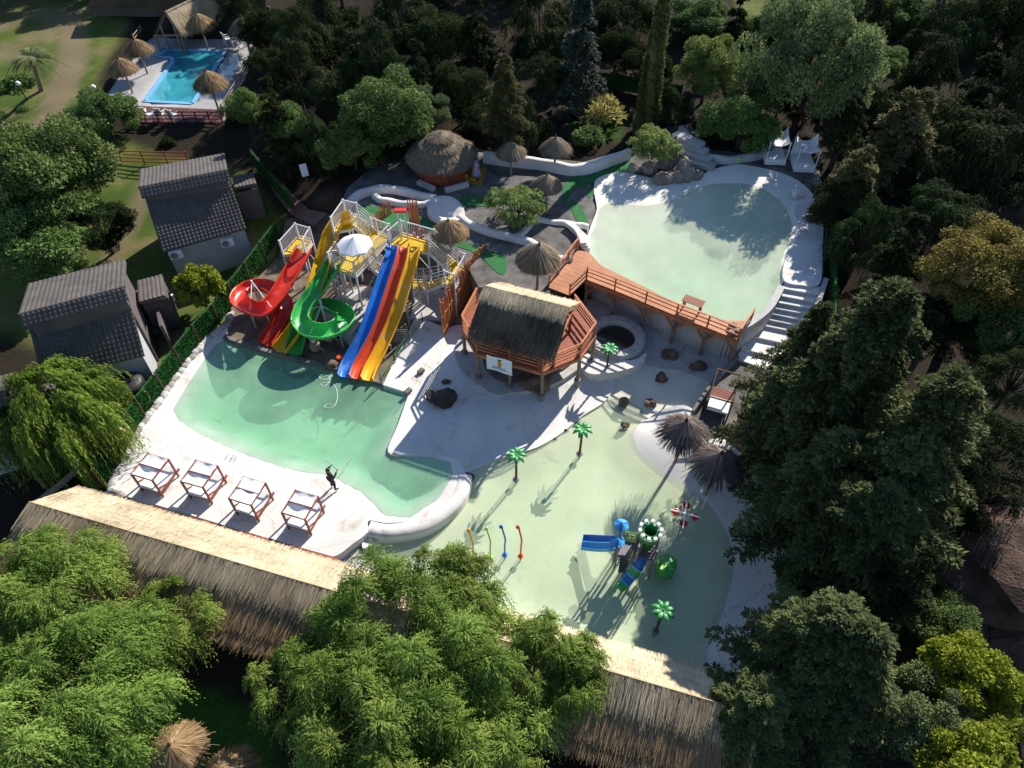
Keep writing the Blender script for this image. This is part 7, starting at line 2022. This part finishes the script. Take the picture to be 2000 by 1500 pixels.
# ================================================================== ROCKS
def rock(px, py, z, r, m, lb, seed, grp=None, sq=.8, cat='rock'):
    rng = np.random.default_rng(seed); o = at(px, py, z); mb = MB(o); n, k = 14, 9
    vs, fs = [], []
    ph = rng.uniform(0, 6, 8)
    for i in range(k + 1):
        th = math.pi * i / k
        for j in range(n):
            a = 2 * math.pi * j / n; u = np.array([math.sin(th) * math.cos(a), math.sin(th) * math.sin(a), math.cos(th)])
            f = 1 + .16 * math.sin(3 * u[0] + ph[0]) + .14 * math.sin(4 * u[1] + ph[1]) + .12 * math.sin(5 * u[2] + 3 * u[0] + ph[2]) + (rng.uniform(-.06, .06) if 0 < i < k else 0)
            q = u * r * f * np.array([1, .85, sq]); vs.append((o.x + q[0], o.y + q[1], o.z + q[2]))
    for i in range(k):
        for j in range(n): fs.append((i * n + j, (i + 1) * n + j, (i + 1) * n + (j + 1) % n, i * n + (j + 1) % n))
    mb.add(vs, fs); ob = mb.build('boulder', m); ob.location = o
    return tag(ob, lb, cat, grp)
BR = 'brown boulders around the splash pool'
for i, (px, py, z, r, lb) in enumerate(((1307, 692, .55, .48, 'large brown boulder in the shade under the plank walkway'), (1363, 715, .55, .44, 'shaded brown boulder nearest the gravel plot'), (1291, 738, .4, .38, 'brown boulder in the middle of the shaded boulder floor'),
                                        (1219, 784, .2, .33, 'brown boulder on the sloping floor at the water edge, left one'), (1270, 787, .2, .33, 'brown boulder on the sloping floor at the water edge, right one'), (1222, 830, .1, .25, 'small brown boulder standing in the shallow water'))):
    rock(px, py, z, r, M['rock'], lb, 100 + i, BR)
rock(862, 778, .85, .80, M['rockdark'], 'dark boulder rising from the shaded white wave floor', 120, None, .7)
rock(872, 745, .8, .24, M['rock'], 'small dark stone behind the boulder on the wave floor', 121, None, .5)
rock(1046, 752, 1.1, .72, M['rock'], 'dark brown boulder under the front of the octagonal deck', 122, None, .8)
RK = 'grey rocks at the head of the upper pool'
for i, (px, py, z, r, lb) in enumerate(((1270, 330, 3.3, .62, 'rounded grey rock left of the rock spring'), (1296, 350, 3.2, .7, 'wide grey rock at the water head'), (1335, 336, 3.4, .85, 'biggest cracked grey rock beside the white steps'), (1318, 346, 3.3, .6, 'grey rock wedged left of the biggest rock'), (1355, 342, 3.2, .55, 'grey rock on the right flank of the biggest rock'), (1240, 330, 3.2, .5, 'grey rock next to the green turf'), (1312, 290, 4.2, .55, 'tall rough rock behind the light green drooping tree'), (1292, 322, 3.3, .55, 'grey rock under the light green drooping tree'), (1340, 318, 3.5, .5, 'grey rock above the biggest rock'), (1232, 368, 3.05, .42, 'flat pale rock slab in the shallow water at the pool head'), (1560, 378, 3.3, .42, 'pale rock under the brownish conifer at the pool corner'))):
    rock(px, py, z, r, M['shell'] if 'pale' in lb else M['rockgrey'], lb, 130 + i, RK, 1.5 if 'tall' in lb else (.35 if 'flat' in lb else .8))
for i in range(4):
    a, b = ats([(1318 + i * 10, 262 + i * 18), (1372 + i * 8, 285 + i * 14)], 3.9 - i * .25); mb = MB(); mb.beam(a, b, .85, .3); mb.build('rock_step', M['shellgrey'], kind='structure')
# brown earth bank and rocks at the right border
for i, (px, py, z, r, lb) in enumerate(((1945, 1105, 2.6, 3.3, 'large brown dry earth mound at the right border'), (1900, 1240, 1.0, 1.6, 'brown rock shelf below the earth mound'), (1975, 1265, 1.2, 1.8, 'brown rock below the earth mound at the right border'))):
    rock(px, py, z, r, M['cliff'], lb, 150 + i, None, .55)
rock(1470, 965, .6, .32, M['shell'], 'white rounded stone on the bank at the conifer branches', 160)

# ================================================================== ROUND TUB BESIDE THE DECK
t0 = at(1203, 655, 1.2); o = root('round_tub', 'round tub with a grey stone rim and dark water below the plank walkway', 'tub', (t0.x, t0.y, 0))
mb = MB(); mb.lathe([(1.85, -.4), (1.85, 1.1), (1.78, 1.2), (1.25, 1.2), (1.2, 1.1), (1.2, .3)], (0, 0, 0), 40, cap=False); mb.build('rim', M['shellgrey'], o, True)
mb = MB(); mb.lathe([(1.22, .55), (.01, .5)], (0, 0, 0), 32, cap=False); mb.build('floor', M['cement'], o)
mb = MB(); mb.lathe([(1.21, .9), (.01, .9)], (0, 0, 0), 32, cap=False); mb.build('water', mat('tub_water', (.03, .04, .035), .08, .1, spec=.6), o)
for k in range(16):
    a = 2 * math.pi * k / 16; mb = MB(); mb.box((1.52 * math.cos(a), 1.52 * math.sin(a), 1.215), (.5, .5, .05), a); mb.build('cap_stone', M['shellgrey'], o)
sheet('tub_apron', xy(spline(ats([(1130, 705), (1160, 690), (1230, 705), (1262, 690), (1250, 712), (1200, 728), (1150, 730)], .9), 4)), lambda X, Y: .95 + 0 * X, .5, M['shell'], skirt=-.3)

# bare leaning trunk under the weeping willow
mb = MB(); mb.tube([at(70, 985, .2), at(120, 945, 1.0), at(190, 880, 2.3)], [.2, .17, .12], 9)
tag(mb.build('leaning_trunk', M['bark2']), 'bare sunlit trunk leaning under the weeping willow beside the long roof end', 'trunk')
